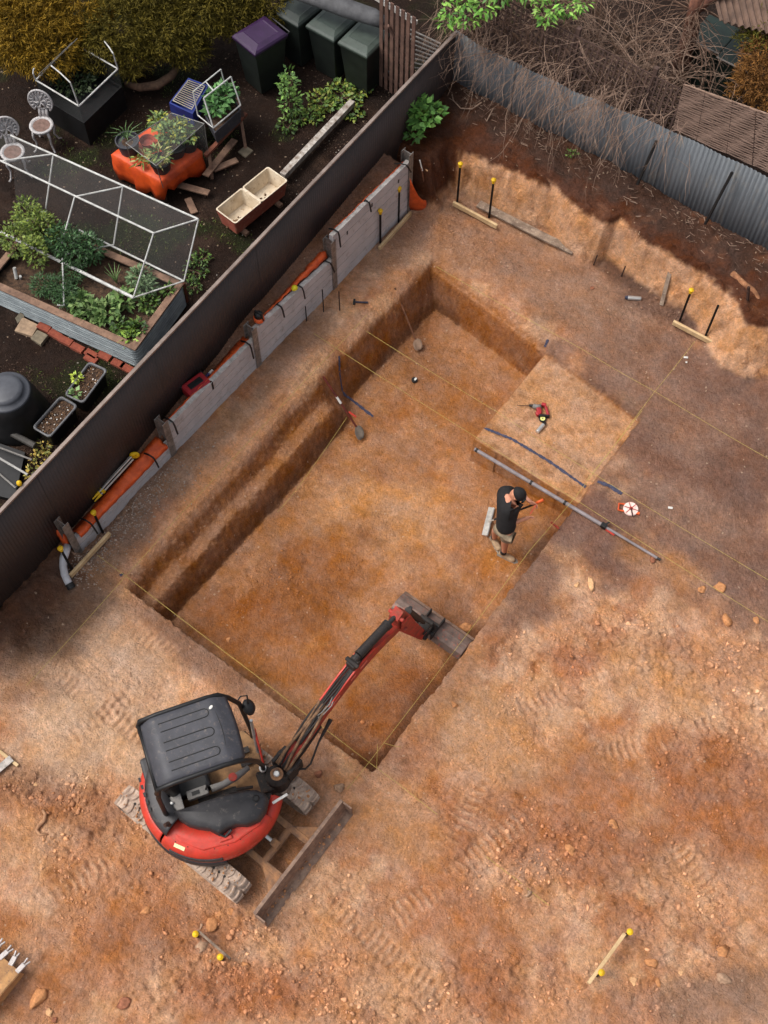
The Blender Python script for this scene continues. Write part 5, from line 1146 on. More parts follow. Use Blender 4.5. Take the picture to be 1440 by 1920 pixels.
# ------------------------------------------------------------------ foliage tools
MLEAF = mat_attr('leaf', .55, .25, 25, 0, 0, .35); MBARK = mat('bark', (112, 88, 70), (76, 58, 46), 12, .9, 0, .5, 50); MNEEDLE = mat_attr('needle', .8, .2, 20, 0, 0, .2)
def leaves(name, pos, dr, L, Wd, col, m, parent=None, origin=None, up=.6):
    pos = np.asarray(pos); n = len(pos); dr = dr/np.linalg.norm(dr, axis=1, keepdims=True)
    u = rng.normal(size=(n, 3))*(1-up)+np.array([0, 0, up]); s = np.cross(dr, u); s /= np.linalg.norm(s, axis=1, keepdims=True)+1e-9
    nn = np.cross(s, dr); L = np.asarray(L)*np.ones(n); Wd = np.asarray(Wd)*np.ones(n)
    a = pos; b = pos+dr*(L*.45)[:, None]+s*(Wd/2)[:, None]+nn*(L*.06)[:, None]; c = pos+dr*L[:, None]-nn*(L*.12)[:, None]; d = pos+dr*(L*.45)[:, None]-s*(Wd/2)[:, None]+nn*(L*.06)[:, None]
    V = np.stack([a, b, c, d], 1).reshape(-1, 3); F = (np.arange(n)*4)[:, None]+np.array([0, 1, 2, 3])
    T = np.repeat(col, 4, 0)
    if origin is None: origin = tuple(pos.mean(0)) if parent is None else tuple(origin_of(parent))
    return fast_mesh(name, V, F, m, T, origin=origin, parent=parent)
def cols(n, cs, v=.3):
    C = np.array([lin(c) for c in cs])[rng.integers(0, len(cs), n)]; return np.clip(C*(1+rng.uniform(-v, v, (n, 1))), .003, .9)
def clump(c, r, n, out=.8, flat=.3):
    d = rng.normal(size=(n, 3)); d /= np.linalg.norm(d, axis=1, keepdims=True); q = d*rng.uniform(.35, 1, (n, 1))**.6
    pos = np.array(c)+q*np.array(r); dr = d*out+rng.normal(size=(n, 3))*.5; dr[:, 2] = dr[:, 2]*flat+.12; return pos, dr
def plant(name, label, cat, spots, cs, L, Wd, group=None, z=None, stem=True, n=60, m=None):
    """spots: (px, py, base z, radius, height)"""
    b = P(spots[0][0], spots[0][1], spots[0][2]); rt = empty(name, b, label, cat, group); PP = []; DD = []; st = MB()
    for (x, y, bz, r, h) in spots:
        c = P(x, y, bz); p, d = clump((c.x, c.y, bz+h*.6), (r, r, h*.45), int(n*(r/.15)**2)+12); PP.append(p); DD.append(d)
        for q in range(5): a = rng.uniform(0, 6.28); st.tube([c, c+Vector((math.cos(a)*r*.4, math.sin(a)*r*.4, h*.4)), c+Vector((math.cos(a)*r*.8, math.sin(a)*r*.8, h*.8))], [.008, .006, .003], 5)
    for a_, b_ in zip(spots, spots[1:]): st.tube([P(a_[0], a_[1], a_[2]+.004), P(b_[0], b_[1], b_[2]+.004)], .004, 4)
    p = np.concatenate(PP); d = np.concatenate(DD); k = len(p)
    leaves('foliage', p, d, rng.uniform(.6, 1.2, k)*L, rng.uniform(.7, 1.2, k)*Wd, cols(k, cs), m or MLEAF, rt)
    st.build('stem', MBARK, rt); return rt
G1 = [(78, 106, 42), (60, 84, 34), (98, 122, 54), (46, 68, 30)]; G2 = [(98, 116, 44), (120, 134, 56), (76, 94, 36)]; G3 = [(52, 84, 44), (66, 98, 56), (40, 64, 34)]; GY_ = [(150, 140, 70), (120, 124, 60), (176, 150, 70)]
ZG = .6
# ------------------------------------------------------------------ raised garden bed
rb0, rb1, rb2 = P(253, 655, 1.10), P(343, 532, 1.10), P(-2, 520, 1.10); e1 = (rb2-rb0).normalized(); e2 = (rb1-rb0); LW = e2.length; e2.normalize(); e1 = (e1-e2*e1.dot(e2)).normalized(); LL = 2.75
bed = empty('raised_bed', rb0+e1*LL/2+e2*LW/2-Vector((0, 0, .5)), 'raised vegetable bed of corrugated steel with a timber rim along the brown fence', 'garden bed')
def rrect(o, a, b, la, lb, r, z, n=6):
    out = []
    for (ca, cb, t0) in ((la-r, lb-r, 0), (r, lb-r, 90), (r, r, 180), (la-r, r, 270)):
        for i in range(n+1): t = R_(t0+90*i/n); p = o+a*(ca+r*math.cos(t))+b*(cb+r*math.sin(t)); out.append(Vector((p.x, p.y, z)))
    return out
mb = MB(); G = []
for i in range(49): z = ZG-.05+.53*i/48; w_ = .026*math.sin(i/48*math.pi*2*8.5); G.append(rrect(rb0-e1*w_-e2*w_, e1, e2, LL+2*w_, LW+2*w_, .10+w_, z))
mb.grid(G, closed=True); mb.build('corrugated_side', mat('bed_zinc', (150, 158, 160), (118, 126, 130), 3, .5, .1), bed, smooth=True)
mb = MB(); mb.grid([rrect(rb0+e1*.03+e2*.03, e1, e2, LL-.06, LW-.06, .08, z) for z in (1.09, .9)], closed=True); mb.build('liner', BLK, bed)
RIMW = mat('rim_timber', (142, 112, 92), (104, 80, 66), 7, .9, 0, .3, 60, c3=(84, 66, 56)); zr_ = Vector((0, 0, .012))
c4 = [rb0, rb0+e1*LL, rb0+e1*LL+e2*LW, rb0+e2*LW]
for q, (a, b) in enumerate(((0, 1), (1, 2), (2, 3), (3, 0))):
    A_, B_ = c4[a], c4[b]; d = (B_-A_).normalized(); ins = (sum((v for v in c4), Vector())/4-(A_+B_)/2).normalized()*.035
    MB().beam(A_+ins-d*(.02 if q % 2 == 0 else -.09), B_+ins+d*(.02 if q % 2 == 0 else -.09), .115, .03+.002*q).build('rim_board', RIMW, bed, bevel=.004, seg=1)
mb = MB(); n = 26; G = []
for i in range(n+1): G.append([rb0+e1*(.04+(LL-.08)*i/n)+e2*(.04+(LW-.08)*k/12)+Vector((0, 0, -.14+.025*math.sin(i*1.7+k)+.015*math.sin(k*2.3))) for k in range(13)])
mb.grid(G); mb.build('bed_soil', mat('bed_soil', (84, 62, 46), (44, 32, 24), 14, .95, 0, .8, 60, c3=(120, 96, 72)), bed, smooth=True)
def inbed(u, v, h=.0): return rb0+e1*u*LL+e2*v*LW+Vector((0, 0, -.12+h))
def bedplant(label, spots, cs, L, Wd, dens=90, h=.25):
    c = inbed(*spots[0][:2]); rt = empty('vegetable_plant', c, label, 'plant', 'vegetables in the raised bed'); PP = []; DD = []; st = MB()
    for (u, v, r) in spots:
        c = inbed(u, v); p, d = clump((c.x, c.y, c.z+h*.55), (r, r, h*.5), int(dens*(r/.15)**2)+14, 1.0, .35); PP.append(p); DD.append(d)
        for q in range(4): a = q*1.57; st.tube([c, c+Vector((math.cos(a)*r*.7, math.sin(a)*r*.7, h*.7))], [.008, .003], 5)
    p = np.concatenate(PP); d = np.concatenate(DD); k = len(p); leaves('foliage', p, d, rng.uniform(.6, 1.2, k)*L, rng.uniform(.7, 1.2, k)*Wd, cols(k, cs), MLEAF, rt); st.build('stem', MBARK, rt)
bedplant('low leafy greens along the near right end of the raised bed', [(.06, .25, .16), (.10, .6, .14), (.05, .85, .10), (.16, .2, .15)], G1, .09, .05, 120, .18)
bedplant('bright lettuce like plant in the near right corner of the bed', [(.07, .12, .13)], [(150, 180, 76), (128, 160, 62)], .11, .045, 90, .16)
bedplant('broad leaved greens in the front middle of the raised bed', [(.28, .28, .2), (.36, .2, .17), (.24, .5, .16), (.44, .25, .16)], [(92, 120, 62), (118, 140, 84), (70, 96, 48)], .13, .07, 90, .22)
bedplant('feathery carrot tops in the left front of the raised bed', [(.52, .25, .2), (.6, .3, .22), (.68, .25, .2), (.58, .55, .18)], G3, .07, .015, 300, .3)
bedplant('tall bushy dark green plant at the left back of the bed', [(.62, .75, .28), (.72, .8, .26), (.55, .85, .2)], G3, .08, .03, 190, .62)
bedplant('pale yellow green herb bush at the left end of the bed', [(.86, .8, .28), (.95, .55, .24), (.98, .9, .24), (.8, .5, .18)], G2, .07, .035, 190, .7)
bedplant('grey green bushy plant right of the bed centre', [(.22, .82, .2), (.16, .75, .14)], [(88, 112, 74), (108, 130, 90)], .09, .035, 150, .32)
mb = MB(); c = inbed(.36, .72)
for q in range(9): a = q*.7; mb.tube([c, c+Vector((math.cos(a)*.06, math.sin(a)*.06, .2)), c+Vector((math.cos(a)*.13, math.sin(a)*.13, .34))], [.010, .008, .002], 6)
o = mb.build('spring_onion', mat('onion_green', (150, 176, 120), (110, 140, 84), 20, .6)); tag(o, 'spring onion with thin upright leaves in the middle of the bed', 'plant')
for (x, y, x2, y2, zz, l) in ((27, 502, 31, 522, 1.06, 'taller white pipe stub standing in the left of the bed'), (38, 518, 40, 525, 1.0, 'short white pipe stub beside the taller one in the bed')):
    o = MB().tube([P(x2, y2, zz-.1), P(x, y, zz+.06)], .028 if x == 27 else .022, 12).build('pipe_stub', mat('pvc_white', (196, 196, 192), (156, 154, 150), 9, .5)); tag(o, l, 'pipe')
PVC = MATS['pvc_white']; NET = mat('netting', (120, 120, 118), (96, 96, 96), 60, .9, alpha=.10); CLEAR = mat('clear_film', (150, 152, 150), (130, 130, 130), 20, .35, alpha=.10)
# net frame over the bed
nf_ = empty('net_cover', P(180, 480, 1.2), 'white pipe frame with fine net tilted over the raised vegetable bed', 'garden frame')
zt, zb = 1.95, 1.22
f_ = {'bt0': (20, 254, zt), 'bt': (100, 289, zt), 'bm': (230, 350, zt), 'br': (372, 411, zt), 'ft0': (-70, 268, zt), 'fm': (140, 369, zt), 'fr': (288, 437, zt), 'cb0': (-70, 400, zb), 'cm': (110, 479, zb), 'cr': (250, 558, zb), 'db0': (84, 404, zb), 'dm': (213, 459, zb), 'dr': (345, 527, zb), 'fl': (0, 302, zt), 'cl': (0, 432, zb), 'dl0': (30, 380, zb)}
f_ = {k: P(*v) for k, v in f_.items()}
def pipes(name, L, r, par, m=PVC):
    for a, b in L: MB().tube([a, b], r, 8).build(name, m, par)
pipes('rail', [(f_['bt0'], f_['br']), (f_['ft0'], f_['fr']), (f_['dm'].lerp(f_['db0'], .5), f_['dr'])], .016, nf_); pipes('bottom_rail', [(f_['cb0'], f_['cr'])], .026, nf_)
pipes('strut', [(f_['fr'], f_['br']), (f_['fm'], f_['bm']), (f_['fl'], f_['bt']), (f_['br'], f_['dr']), (f_['fr'], f_['cr']), (f_['bm'], f_['dm']), (f_['fm'], f_['cm']), (f_['bt'], f_['db0']), (f_['cr'], f_['dr']), (f_['cm'], f_['dm']), (f_['db0'], f_['db0'].lerp(f_['cl'], .65))], .013, nf_)
mb = MB(); mb.add([f_['ft0'], f_['fr'], f_['br'], f_['bt0']], [(0, 1, 2, 3)]); mb.add([f_['fr'], f_['cr'], f_['dr'], f_['br']], [(0, 1, 2, 3)]); mb.add([f_['bt0'], f_['br'], f_['dr'], f_['dl0']], [(0, 1, 2, 3)]); mb.build('net', NET, nf_)
o = MB().tube([P(117, 484, 1.25), P(119, 540, 1.2), P(120, 573, 1.15), P(108, 572, 1.14)], .014, 8).build('prop_pipe', PVC); tag(o, 'white prop pipe with a bent foot standing on the front rim of the bed', 'pipe')
o = MB().beam(P(345, 531, 1.12), P(351, 566, .62), .04, .03).build('stake', mat('red_brown_wood', (120, 66, 44), (86, 46, 34), 8, .8)); tag(o, 'reddish stake at the right corner of the raised bed', 'stake')
# ------------------------------------------------------------------ bricks and pavers
BRK = mat('red_brick', (150, 78, 56), (116, 56, 42), 9, .9, 0, .4, 60, c3=(96, 66, 52))
bl_ = ['leftmost red brick of the edging, next to the small grey paver', 'second red brick from the left in the edging below the bed', 'third and longest looking red brick of the edging below the bed', 'fourth red brick of the edging, beside the gap', 'brown mossy brick sunk in the gap of the edging', 'red brick tucked above the upper black planter', 'sixth red brick of the edging, right of the gap', 'last full red brick of the edging before the fence', 'red brick of the edging half hidden by the fence']
for (x, y), l in zip(((83, 615), (104, 628), (124, 640), (146, 653), (172, 665), (171, 674), (196, 669), (222, 683), (238, 691)), bl_):
    d = (P(236, 690, ZG)-P(78, 610, ZG)).normalized(); c = P(x, y, ZG+.02); o = MB().beam(c-d*.11, c+d*.11, .115, .07).build('brick', BRK, bevel=.006); o.rotation_euler = (0, 0, rng.uniform(-.06, .06)); tag(o, l, 'brick', 'brick edging')
for (q, m_, l) in ((((28, 596), (40, 583), (46, 593), (33, 606)), (112, 104, 88), 'small grey mossy paver beside the bed'), (((27, 620), (42, 594), (73, 609), (60, 630)), (168, 142, 116), 'large tan square paver near the bed'), (((57, 634), (70, 618), (90, 628), (76, 646)), (130, 118, 98), 'grey brown paver right of the tan one')):
    o = MB().prism([tuple(P(x, y, ZG+.05)[:2]) for x, y in q], ZG-.02, ZG+.05).build('paver', mat('paver'+str(m_[0]), m_, tuple(int(v*.75) for v in m_), 9, .9, 0, .3), bevel=.006); tag(o, l, 'paver')
# ------------------------------------------------------------------ planters, compost bin
def planter(cn, zt, h, label, wr=.022, group='rectangular planters by the fence'):
    c = [P(x, y, zt) for x, y in cn]; o = c[0]; a = c[1]-c[0]; b = c[3]-c[0]; la, lb = a.length, b.length; a.normalize(); b.normalize(); b = (b-a*b.dot(a)).normalized()
    rt = empty('planter', (c[0]+c[2])/2-Vector((0, 0, h)), label, 'planter', group)
    def rr(i, z, r=.06): return rrect(o+a*i+b*i, a, b, la-2*i, lb-2*i, r, z)
    MB().grid([rr(.05, zt-h, .04), rr(.012, zt-.03)], closed=True).build('tub', BLK, rt, smooth=False)
    MB().grid([rr(.0, zt-.035), rr(-.006, zt-.01), rr(.004, zt), rr(wr, zt), rr(wr+.004, zt-.04)], closed=True).build('rim', mat('planter_rim', (104, 104, 106), (84, 84, 86), 8, .5), rt, smooth=True)
    n = 12; G = [[o+a*(wr+(la-2*wr)*i/n)+b*(wr+(lb-2*wr)*k/n)+Vector((0, 0, -.06+.012*math.sin(i*2.1+k*1.3))) for k in range(n+1)] for i in range(n+1)]
    MB().grid(G).build('potting_soil', MATS['bed_soil'], rt, smooth=True); return rt, o, a, b, la, lb
pl1 = planter([(167, 677), (202, 693), (154, 757), (116, 737)], .98, .36, 'upper black planter with a small yellow green seedling by the fence')
pl2 = planter([(113.5, 741), (146, 760), (102, 830), (66, 804)], .98, .36, 'lower black planter with bare chip soil by the fence')
plant('seedling', 'yellow green seedling growing in the upper black planter', 'plant', [(146, 713, .93, .07, .12)], [(176, 190, 70), (150, 172, 64)], .07, .035, n=90); plant('seedling', 'round leaved green seedling at the lower end of the upper planter', 'plant', [(142, 741, .93, .05, .08)], [(112, 140, 84)], .09, .06, n=50)
for rt, o_, a, b, la, lb in (pl1, pl2):
    n = 160; U = rng.uniform(.05, .95, n); V_ = rng.uniform(.05, .95, n); pts_ = np.array([list(o_+a*(la*u)+b*(lb*v)+Vector((0, 0, -.055))) for u, v in zip(U, V_)]); c_ = np.outer(.5+.9*rng.random(n), np.array(lin((110, 84, 62)))); k_ = rng.random(n) < .12; c_[k_] = np.array(lin((206, 200, 192)))
    so_ = scatter('wood_chips', pts_, .007+.012*rng.random(n), c_, None); so_.parent = rt; so_.location = -rt.location
cb = P(8, 729, 1.42); cbb = Vector((cb.x, cb.y, ZG)); co_ = empty('compost_bin', cbb, 'round black compost bin with domed lid at the left edge of the garden', 'compost bin')
MB().lathe([(.50, 0), (.49, .05), (.40, .55), (.36, .70), (.34, .72)], 40, cbb).build('bin_body', BLK, co_, smooth=True)
MB().lathe([(.345, .70), (.355, .73), (.33, .75), (.28, .755), (.265, .79), (.255, .82), (.20, .835), (.0, .845)], 40, cbb).build('lid', mat('lid_grey', (74, 76, 82), (58, 60, 66), 4, .45), co_, smooth=True)
# dark heap at the left edge
for a, b, za, w_, h_, m_, n_, l in (((-20, 790), (66, 836), .85, .10, .10, mat('dark_board', (66, 62, 58), (44, 42, 40), 5, .6), 'board', 'thick dark rounded beam at the left edge below the compost bin'), ((-20, 832), (60, 862), .80, .03, .03, GREYP, 'bar', 'thin grey bar under the dark beam at the left edge'), ((-20, 848), (52, 890), .95, .035, .03, mat('pale_bar', (168, 166, 162), (140, 138, 134), 8, .5), 'bar', 'pale grey bar reaching to the fence at the left edge'), ((-20, 872), (30, 915), .75, .03, .03, GREYP, 'bar', 'lowest thin dark grey bar at the left edge by the fence')):
    o = MB().tube([P(*a, za), P(*b, za)], w_/2, 10).build(n_, m_); tag(o, l, n_)
o = MB().prism([tuple(P(x, y, .9)[:2]) for x, y in ((-60, 800), (40, 835), (20, 925), (-60, 905))], ZG, .70).build('black_sheet', BLK); tag(o, 'black sheet under the bars at the left edge of the garden', 'sheet')
plant('weed', 'yellowing weeds between the planter and the fence', 'plant', [(78, 862, ZG, .14, .12), (64, 890, ZG, .12, .12), (86, 842, ZG, .10, .1)], GY_, .06, .035, n=60); plant('weed', 'thin grassy weed beside the compost bin', 'plant', [(45, 805, ZG, .12, .25), (30, 800, ZG, .10, .2)], G1, .14, .012, n=40)
# ------------------------------------------------------------------ laundry trough, beam
zt = 1.02; q4 = [P(x, y, zt) for x, y in ((403, 392), (441, 420), (542, 343), (497, 308))]; th_ = empty('laundry_trough', (q4[0]+q4[2])/2-Vector((0, 0, .36)), 'old double laundry trough, cream inside and pink outside, lying by the fence', 'trough')
o = q4[0]; a = (q4[1]-q4[0]); b = (q4[3]-q4[0]); la, lb = a.length, b.length; a.normalize(); b = (b-a*b.dot(a)); lb = b.length; b.normalize(); PINK = mat('pink_enamel', (178, 98, 80), (150, 80, 66), 6, .6, c3=(196, 168, 148)); CREAM = mat('cream_enamel', (214, 200, 178), (190, 172, 146), 5, .5, c3=(150, 118, 84))
def rr2(i, z, j0=0, j1=None, r=.04): j1 = lb if j1 is None else j1; return rrect(o+a*i+b*(j0+i), a, b, la-2*i, (j1-j0)-2*i, max(.015, r-i*.3), z)
MB().grid([rr2(.045, zt-.33), rr2(.0, zt-.01)], closed=True).add(rr2(.045, zt-.33), [tuple(range(28))]).build('trough_body', PINK, th_)
for j0, j1 in ((0, lb/2), (lb/2, lb)): 
    mb = MB(); ins = [rr2(.022, zt, j0, j1), rr2(.03, zt-.03, j0, j1), rr2(.07, zt-.27, j0, j1)]; mb.grid([rr2(.0, zt, j0, j1)]+ins, closed=True); mb.add(ins[-1], [tuple(range(27, -1, -1))]); mb.build('basin', CREAM, th_)
    n = 30; c_ = o+a*la*.62+b*(j0+(j1-j0)*.3); pts_ = np.array([[c_.x+rng.normal()*.05, c_.y+rng.normal()*.07, zt-.265] for _ in range(n)]); s2 = scatter('dirt', pts_, .02+.02*rng.random(n), cols(n, [(112, 88, 66), (90, 70, 52)]), None); s2.parent = th_; s2.location = -th_.location
for q in (.15, .8): MB().beam(o+b*lb*q-a*.05+Vector((0, 0, -.37)), o+b*lb*q+a*(la+.05)+Vector((0, 0, -.37)), .08, .06).build('support', RIMW, th_)
BW = mat('flaked_white_timber', (188, 182, 174), (120, 104, 92), 9, .85, 0, .4, 60, c3=(84, 66, 56)); o = MB().beam(P(530, 330, ZG+.15), P(661, 192, ZG+.15), .11, .11).build('timber_beam', BW, bevel=.008); tag(o, 'long old beam with flaking white paint lying along the fence in the garden', 'beam')
# ------------------------------------------------------------------ wheelie bins
BINB = mat('bin_body', (34, 40, 36), (26, 30, 28), 4, .5); 
def wheelie(px, py, lidc, label, rot=0.0):
    c = P(px, py, 1.66); rt = empty('wheelie_bin', Vector((c.x, c.y, ZG)), label, 'wheelie bin', 'wheelie bins in the garden corner'); RZ = Matrix.Rotation(rot, 3, 'Z'); C0 = Vector((c.x, c.y, ZG))
    def q(x, y, z): return C0+RZ@Vector((x, y, z))
    def ring(w_, d_, z, dy=0): return [q(-w_/2, -d_/2+dy, z), q(w_/2, -d_/2+dy, z), q(w_/2, d_/2+dy, z), q(-w_/2, d_/2+dy, z)]
    mb = MB(); R4 = [ring(.44, .50, .03), ring(.56, .66, .92), ring(.59, .70, .93), ring(.59, .70, .98)]; mb.grid(R4, closed=True); mb.add(R4[0], [(3, 2, 1, 0)]); mb.build('bin_body', BINB, rt, bevel=.02)
    LM = mat('lid_'+str(sum(lidc)), lidc, tuple(int(v*.82) for v in lidc), 4, .5, 0, .05)
    mb = MB(); R5 = [ring(.61, .73, .97), ring(.62, .74, 1.01), ring(.56, .66, 1.045), ring(.40, .44, 1.075, .02), ring(.36, .40, 1.07, .02)]; mb.grid(R5, closed=True); mb.add(R5[-1], [(0, 1, 2, 3)]); ld_ = mb.build('lid', LM, rt, bevel=.012)
    mb = MB(); mb.tube([q(-.27, .38, .99), q(-.27, .43, 1.0), q(.27, .43, 1.0), q(.27, .38, .99)], .016, 8); mb.build('handle', BLK, rt)
    for sx in (-1, 1): MB().lathe([(.03, -.03), (.10, -.025), (.10, .025), (.03, .03)], 18, q(sx*.27, .28, .10), RZ@Matrix.Rotation(R_(90), 3, 'Y')).build('wheel', BLK, rt)
    return rt
wheelie(684, 66, (72, 82, 75), 'wheelie bin with grey green lid nearest the brown fence', .03); wheelie(624, 36, (66, 76, 70), 'wheelie bin with grey green lid, middle one of the row', .0); wheelie(560, 10, (44, 52, 48), 'wheelie bin with dark green lid, left of the row and partly under the shrub', -.05); wheelie(487, 62, (54, 30, 66), 'wheelie bin with purple lid under the golden shrub', -.18)
o = MB().tube([P(588, 55, 1.3), P(608, 118, .65)], .014, 8).build('thin_stick', mat('handle_wood', (128, 84, 58), (96, 62, 44), 8, .8)); tag(o, 'thin brown stick leaning on the middle wheelie bin', 'stick')
# rolled cover and lattice
TG = mat('grey_tarp', (88, 88, 90), (66, 66, 68), 5, .7, 0, .4, 20); tp2 = [P(540, -22, 2.0), P(600, -2, 2.02), P(650, 16, 2.0), P(700, 32, 1.98), P(722, 44, 1.95)]
mb = MB(); mb.tube(tp2, [.15, .16, .17, .155, .11], 16, squash=.8); o = mb.build('rolled_cover', TG, smooth=True); tag(o, 'rolled dark grey cover above the wheelie bins', 'cover')
lt = empty('lattice_screen', P(748, 100, 1.0), 'brown timber slat screen with a white top rail in the top garden corner', 'screen'); LAT = mat('lattice_wood', (112, 84, 72), (84, 62, 54), 7, .9); t0, t1 = P(700, -8, 2.5), P(781, 43, 2.5)
MB().beam(t0, t1, .06, .07).build('top_rail', mat('white_rail', (196, 192, 186), (160, 154, 148), 7, .7), lt)
dd = (t1-t0).normalized(); mb = MB(); nn_ = Vector((dd.y, -dd.x, 0))
for q in range(7): c = t0.lerp(t1, .22+.75*q/6)+nn_*.03; mb.beam(c+Vector((0, 0, .12)), c-Vector((0, 0, 1.75)), .07, .02, nn_)
for q in range(3): zz = -.5-.5*q; mb.beam(t0.lerp(t1, .2)+Vector((0, 0, zz)), t1+Vector((0, 0, zz)), .02, .06)
mb.build('slats', LAT, lt); MB().beam(P(728, 48, 2.2), P(768, 118, 1.4), .06, .03).build('brace', LAT, lt)
sc = MB(); sheet_p = [P(765, 40, 2.0), P(832, 72, 2.0)]
for q in range(9): sc.beam(P(768+q*1.0, 55+q*9, 1.8-.08*q), P(826-q*3, 82+q*6, 1.8-.08*q), .025, .02)
o = sc.build('slatted_rack', GREYP); tag(o, 'pale slatted rack behind the brown fence in the far corner', 'rack')
# ------------------------------------------------------------------ tables with pots
OT = mat('orange_tarp', (214, 82, 26), (176, 60, 18), 5, .55, 0, .4, 14)
tt = [P(x, y, 1.12) for x, y in ((208, 289), (300, 342), (379, 283), (290, 232))]; tc_ = sum(tt, Vector())/4; tab = empty('low_table', tc_-Vector((0, 0, .52)), 'low table of old boards hidden under the orange tarp', 'table')
mb = MB(); mb.prism([tuple((p*.94+tc_*.06)[:2]) for p in tt], 1.06, 1.10); mb.build('table_top', OLDW, tab)
for p in tt: MB().beam(p.lerp(tc_, .12)-Vector((0, 0, .02)), p.lerp(tc_, .12)-Vector((0, 0, .52)), .07, .07).build('leg', RUST, tab)
mb = MB(); G = []; ring_ = []
for q in range(4):
    for i in range(8): ring_.append(tt[q].lerp(tt[(q+1) % 4], i/8))
for k, (sc_, dz) in enumerate(((.0, .012), (.5, .014), (.95, .012), (1.0, -.01), (1.04, -.12), (1.06, -.24), (1.07, -.38))):
    row = []
    for i, p in enumerate(ring_):
        v = tc_.lerp(p, sc_); drop = dz*(1+.16*math.sin(i*1.9)+.3*math.sin(i*.45)) if k > 3 else dz+.008*math.sin(i*2.3+k*2); row.append(Vector((v.x+(.035*math.sin(i*2.7) if k > 3 else 0), v.y+(.035*math.cos(i*2.2) if k > 3 else 0), 1.12+drop)))
    G.append(row)
mb.grid(G, closed=True); o = mb.build('orange_tarp', OT, smooth=True, solid=.006); tag(o, 'crumpled orange tarp draped over the low table among the pots', 'tarp')
def pot(px, py, zt, r, h, label, m=BLK, oval=1.0, name='pot', soil_=True, rot=0):
    c = P(px, py, zt); rt = empty(name, c-Vector((0, 0, h)), label, 'pot'); RM = Matrix.Rotation(rot, 3, 'Z'); MB().lathe([(r*.78, -h), (r*.98, -.03), (r*1.04, -.03), (r*1.04, 0), (r*.94, 0), (r*.9, -.05)], 28, c, RM, sx=oval).build('tub', m, rt, smooth=False)
    MB().lathe([(r*.92, -.06), (r*.5, -.05), (.0, -.045)], 20, c, RM, sx=oval).build('soil', MATS['bed_soil'], rt); return rt
pot(238, 262, 1.38, .19, .25, 'round dark pot with a strappy plant at the left of the orange tarp', DGREY)
mb = MB(); c = P(238, 260, 1.34)
for q in range(11): a = q*.57; L_ = .22+.12*((q*7) % 5)/5; mb.tube([c, c+Vector((math.cos(a)*L_*.4, math.sin(a)*L_*.4, .16)), c+Vector((math.cos(a)*L_, math.sin(a)*L_, .16+.06*math.sin(q)))], [.011, .009, .002], 5, squash=.3)
o = mb.build('strappy_plant', mat('strap_green', (86, 112, 64), (60, 84, 44), 12, .6)); tag(o, 'thin strappy green plant in the round dark pot', 'plant')
pot(300, 300, 1.34, .17, .22, 'dark pot with striped leaf plants at the front of the orange tarp', BLK); pot(322, 268, 1.34, .20, .22, 'dark tub with the leafy tomato like plant on the orange tarp', BLK, 1.2); pot(352, 262, 1.32, .15, .22, 'dark pot at the right rear on the orange tarp', BLK)
o = MB().lathe([(.10, -.1), (.13, 0), (.12, 0), (.09, -.08)], 20, P(276, 262, 1.30)).build('red_bowl', mat('terracotta', (156, 72, 54), (126, 56, 44), 8, .7)); tag(o, 'faded red bowl between the pots on the orange tarp', 'bowl')
plant('potted_plant', 'variegated plant with long pale edged leaves in the front pot', 'plant', [(300, 298, 1.32, .17, .16), (270, 303, 1.15, .12, .14)], [(140, 150, 80), (100, 122, 60), (176, 170, 110)], .16, .035, n=55)
plant('potted_plant', 'grey green leafy plants in the middle pots of the orange tarp', 'plant', [(322, 264, 1.32, .24, .30), (300, 240, 1.3, .18, .24), (340, 250, 1.3, .18, .25), (355, 268, 1.3, .12, .2)], [(96, 120, 68), (120, 140, 80), (80, 100, 52), (150, 150, 60)], .08, .045, n=110)
wf = empty('wire_cover', P(310, 270, 1.35), 'clear covered wire frame standing over the potted plants', 'plant cover'); wt = [P(x, y, 1.80) for x, y in ((236, 268), (293, 311), (383, 232), (322, 212))]; wb = [P(x, y, 1.15) for x, y in ((246, 304), (306, 352), (390, 283), (330, 244))]
WIRE = mat('grey_wire', (128, 126, 122), (96, 94, 92), 12, .5, .3)
for i in range(4): pipes('rod', [(wt[i], wt[(i+1) % 4]), (wt[i], wb[i])], .007, wf, WIRE)
mb = MB(); mb.add(wt, [(0, 1, 2, 3)]); mb.add([wt[1], wb[1], wb[2], wt[2]], [(0, 1, 2, 3)]); mb.add([wt[2], wb[2], wb[3], wt[3]], [(0, 1, 2, 3)]); mb.build('film', CLEAR, wf)
# blue crate with rack
cr = empty('plastic_crate', P(352, 190, 1.1), 'bright blue plastic crate with a wire rack inside on the back table', 'crate'); cq = [P(x, y, 1.40) for x, y in ((317, 193), (361, 214), (391, 160), (353, 146))]; BLU = mat('crate_blue', (36, 52, 124), (28, 40, 96), 6, .5)
mb = MB(); lo = [v+Vector((0, 0, -.26)) for v in cq]; cc = sum(cq, Vector())/4; inn = [v.lerp(cc, .08) for v in cq]; inl = [v.lerp(cc, .12)+Vector((0, 0, -.24)) for v in cq]; mb.grid([lo, cq, inn, inl], closed=True); mb.add(lo, [(3, 2, 1, 0)]); mb.add(inl, [(0, 1, 2, 3)]); mb.build('crate_shell', BLU, cr)
mb = MB(); rk4 = [v.lerp(cc, .2)+Vector((0, 0, .02)) for v in cq]
for q in range(13): t = q/12; mb.tube([rk4[0].lerp(rk4[3], t), rk4[1].lerp(rk4[2], t)], .006, 5)
mb.tube(rk4+[rk4[0]], .009, 6); mb.build('rack', mat('rack_cream', (176, 168, 150), (140, 132, 118), 9, .6), cr)
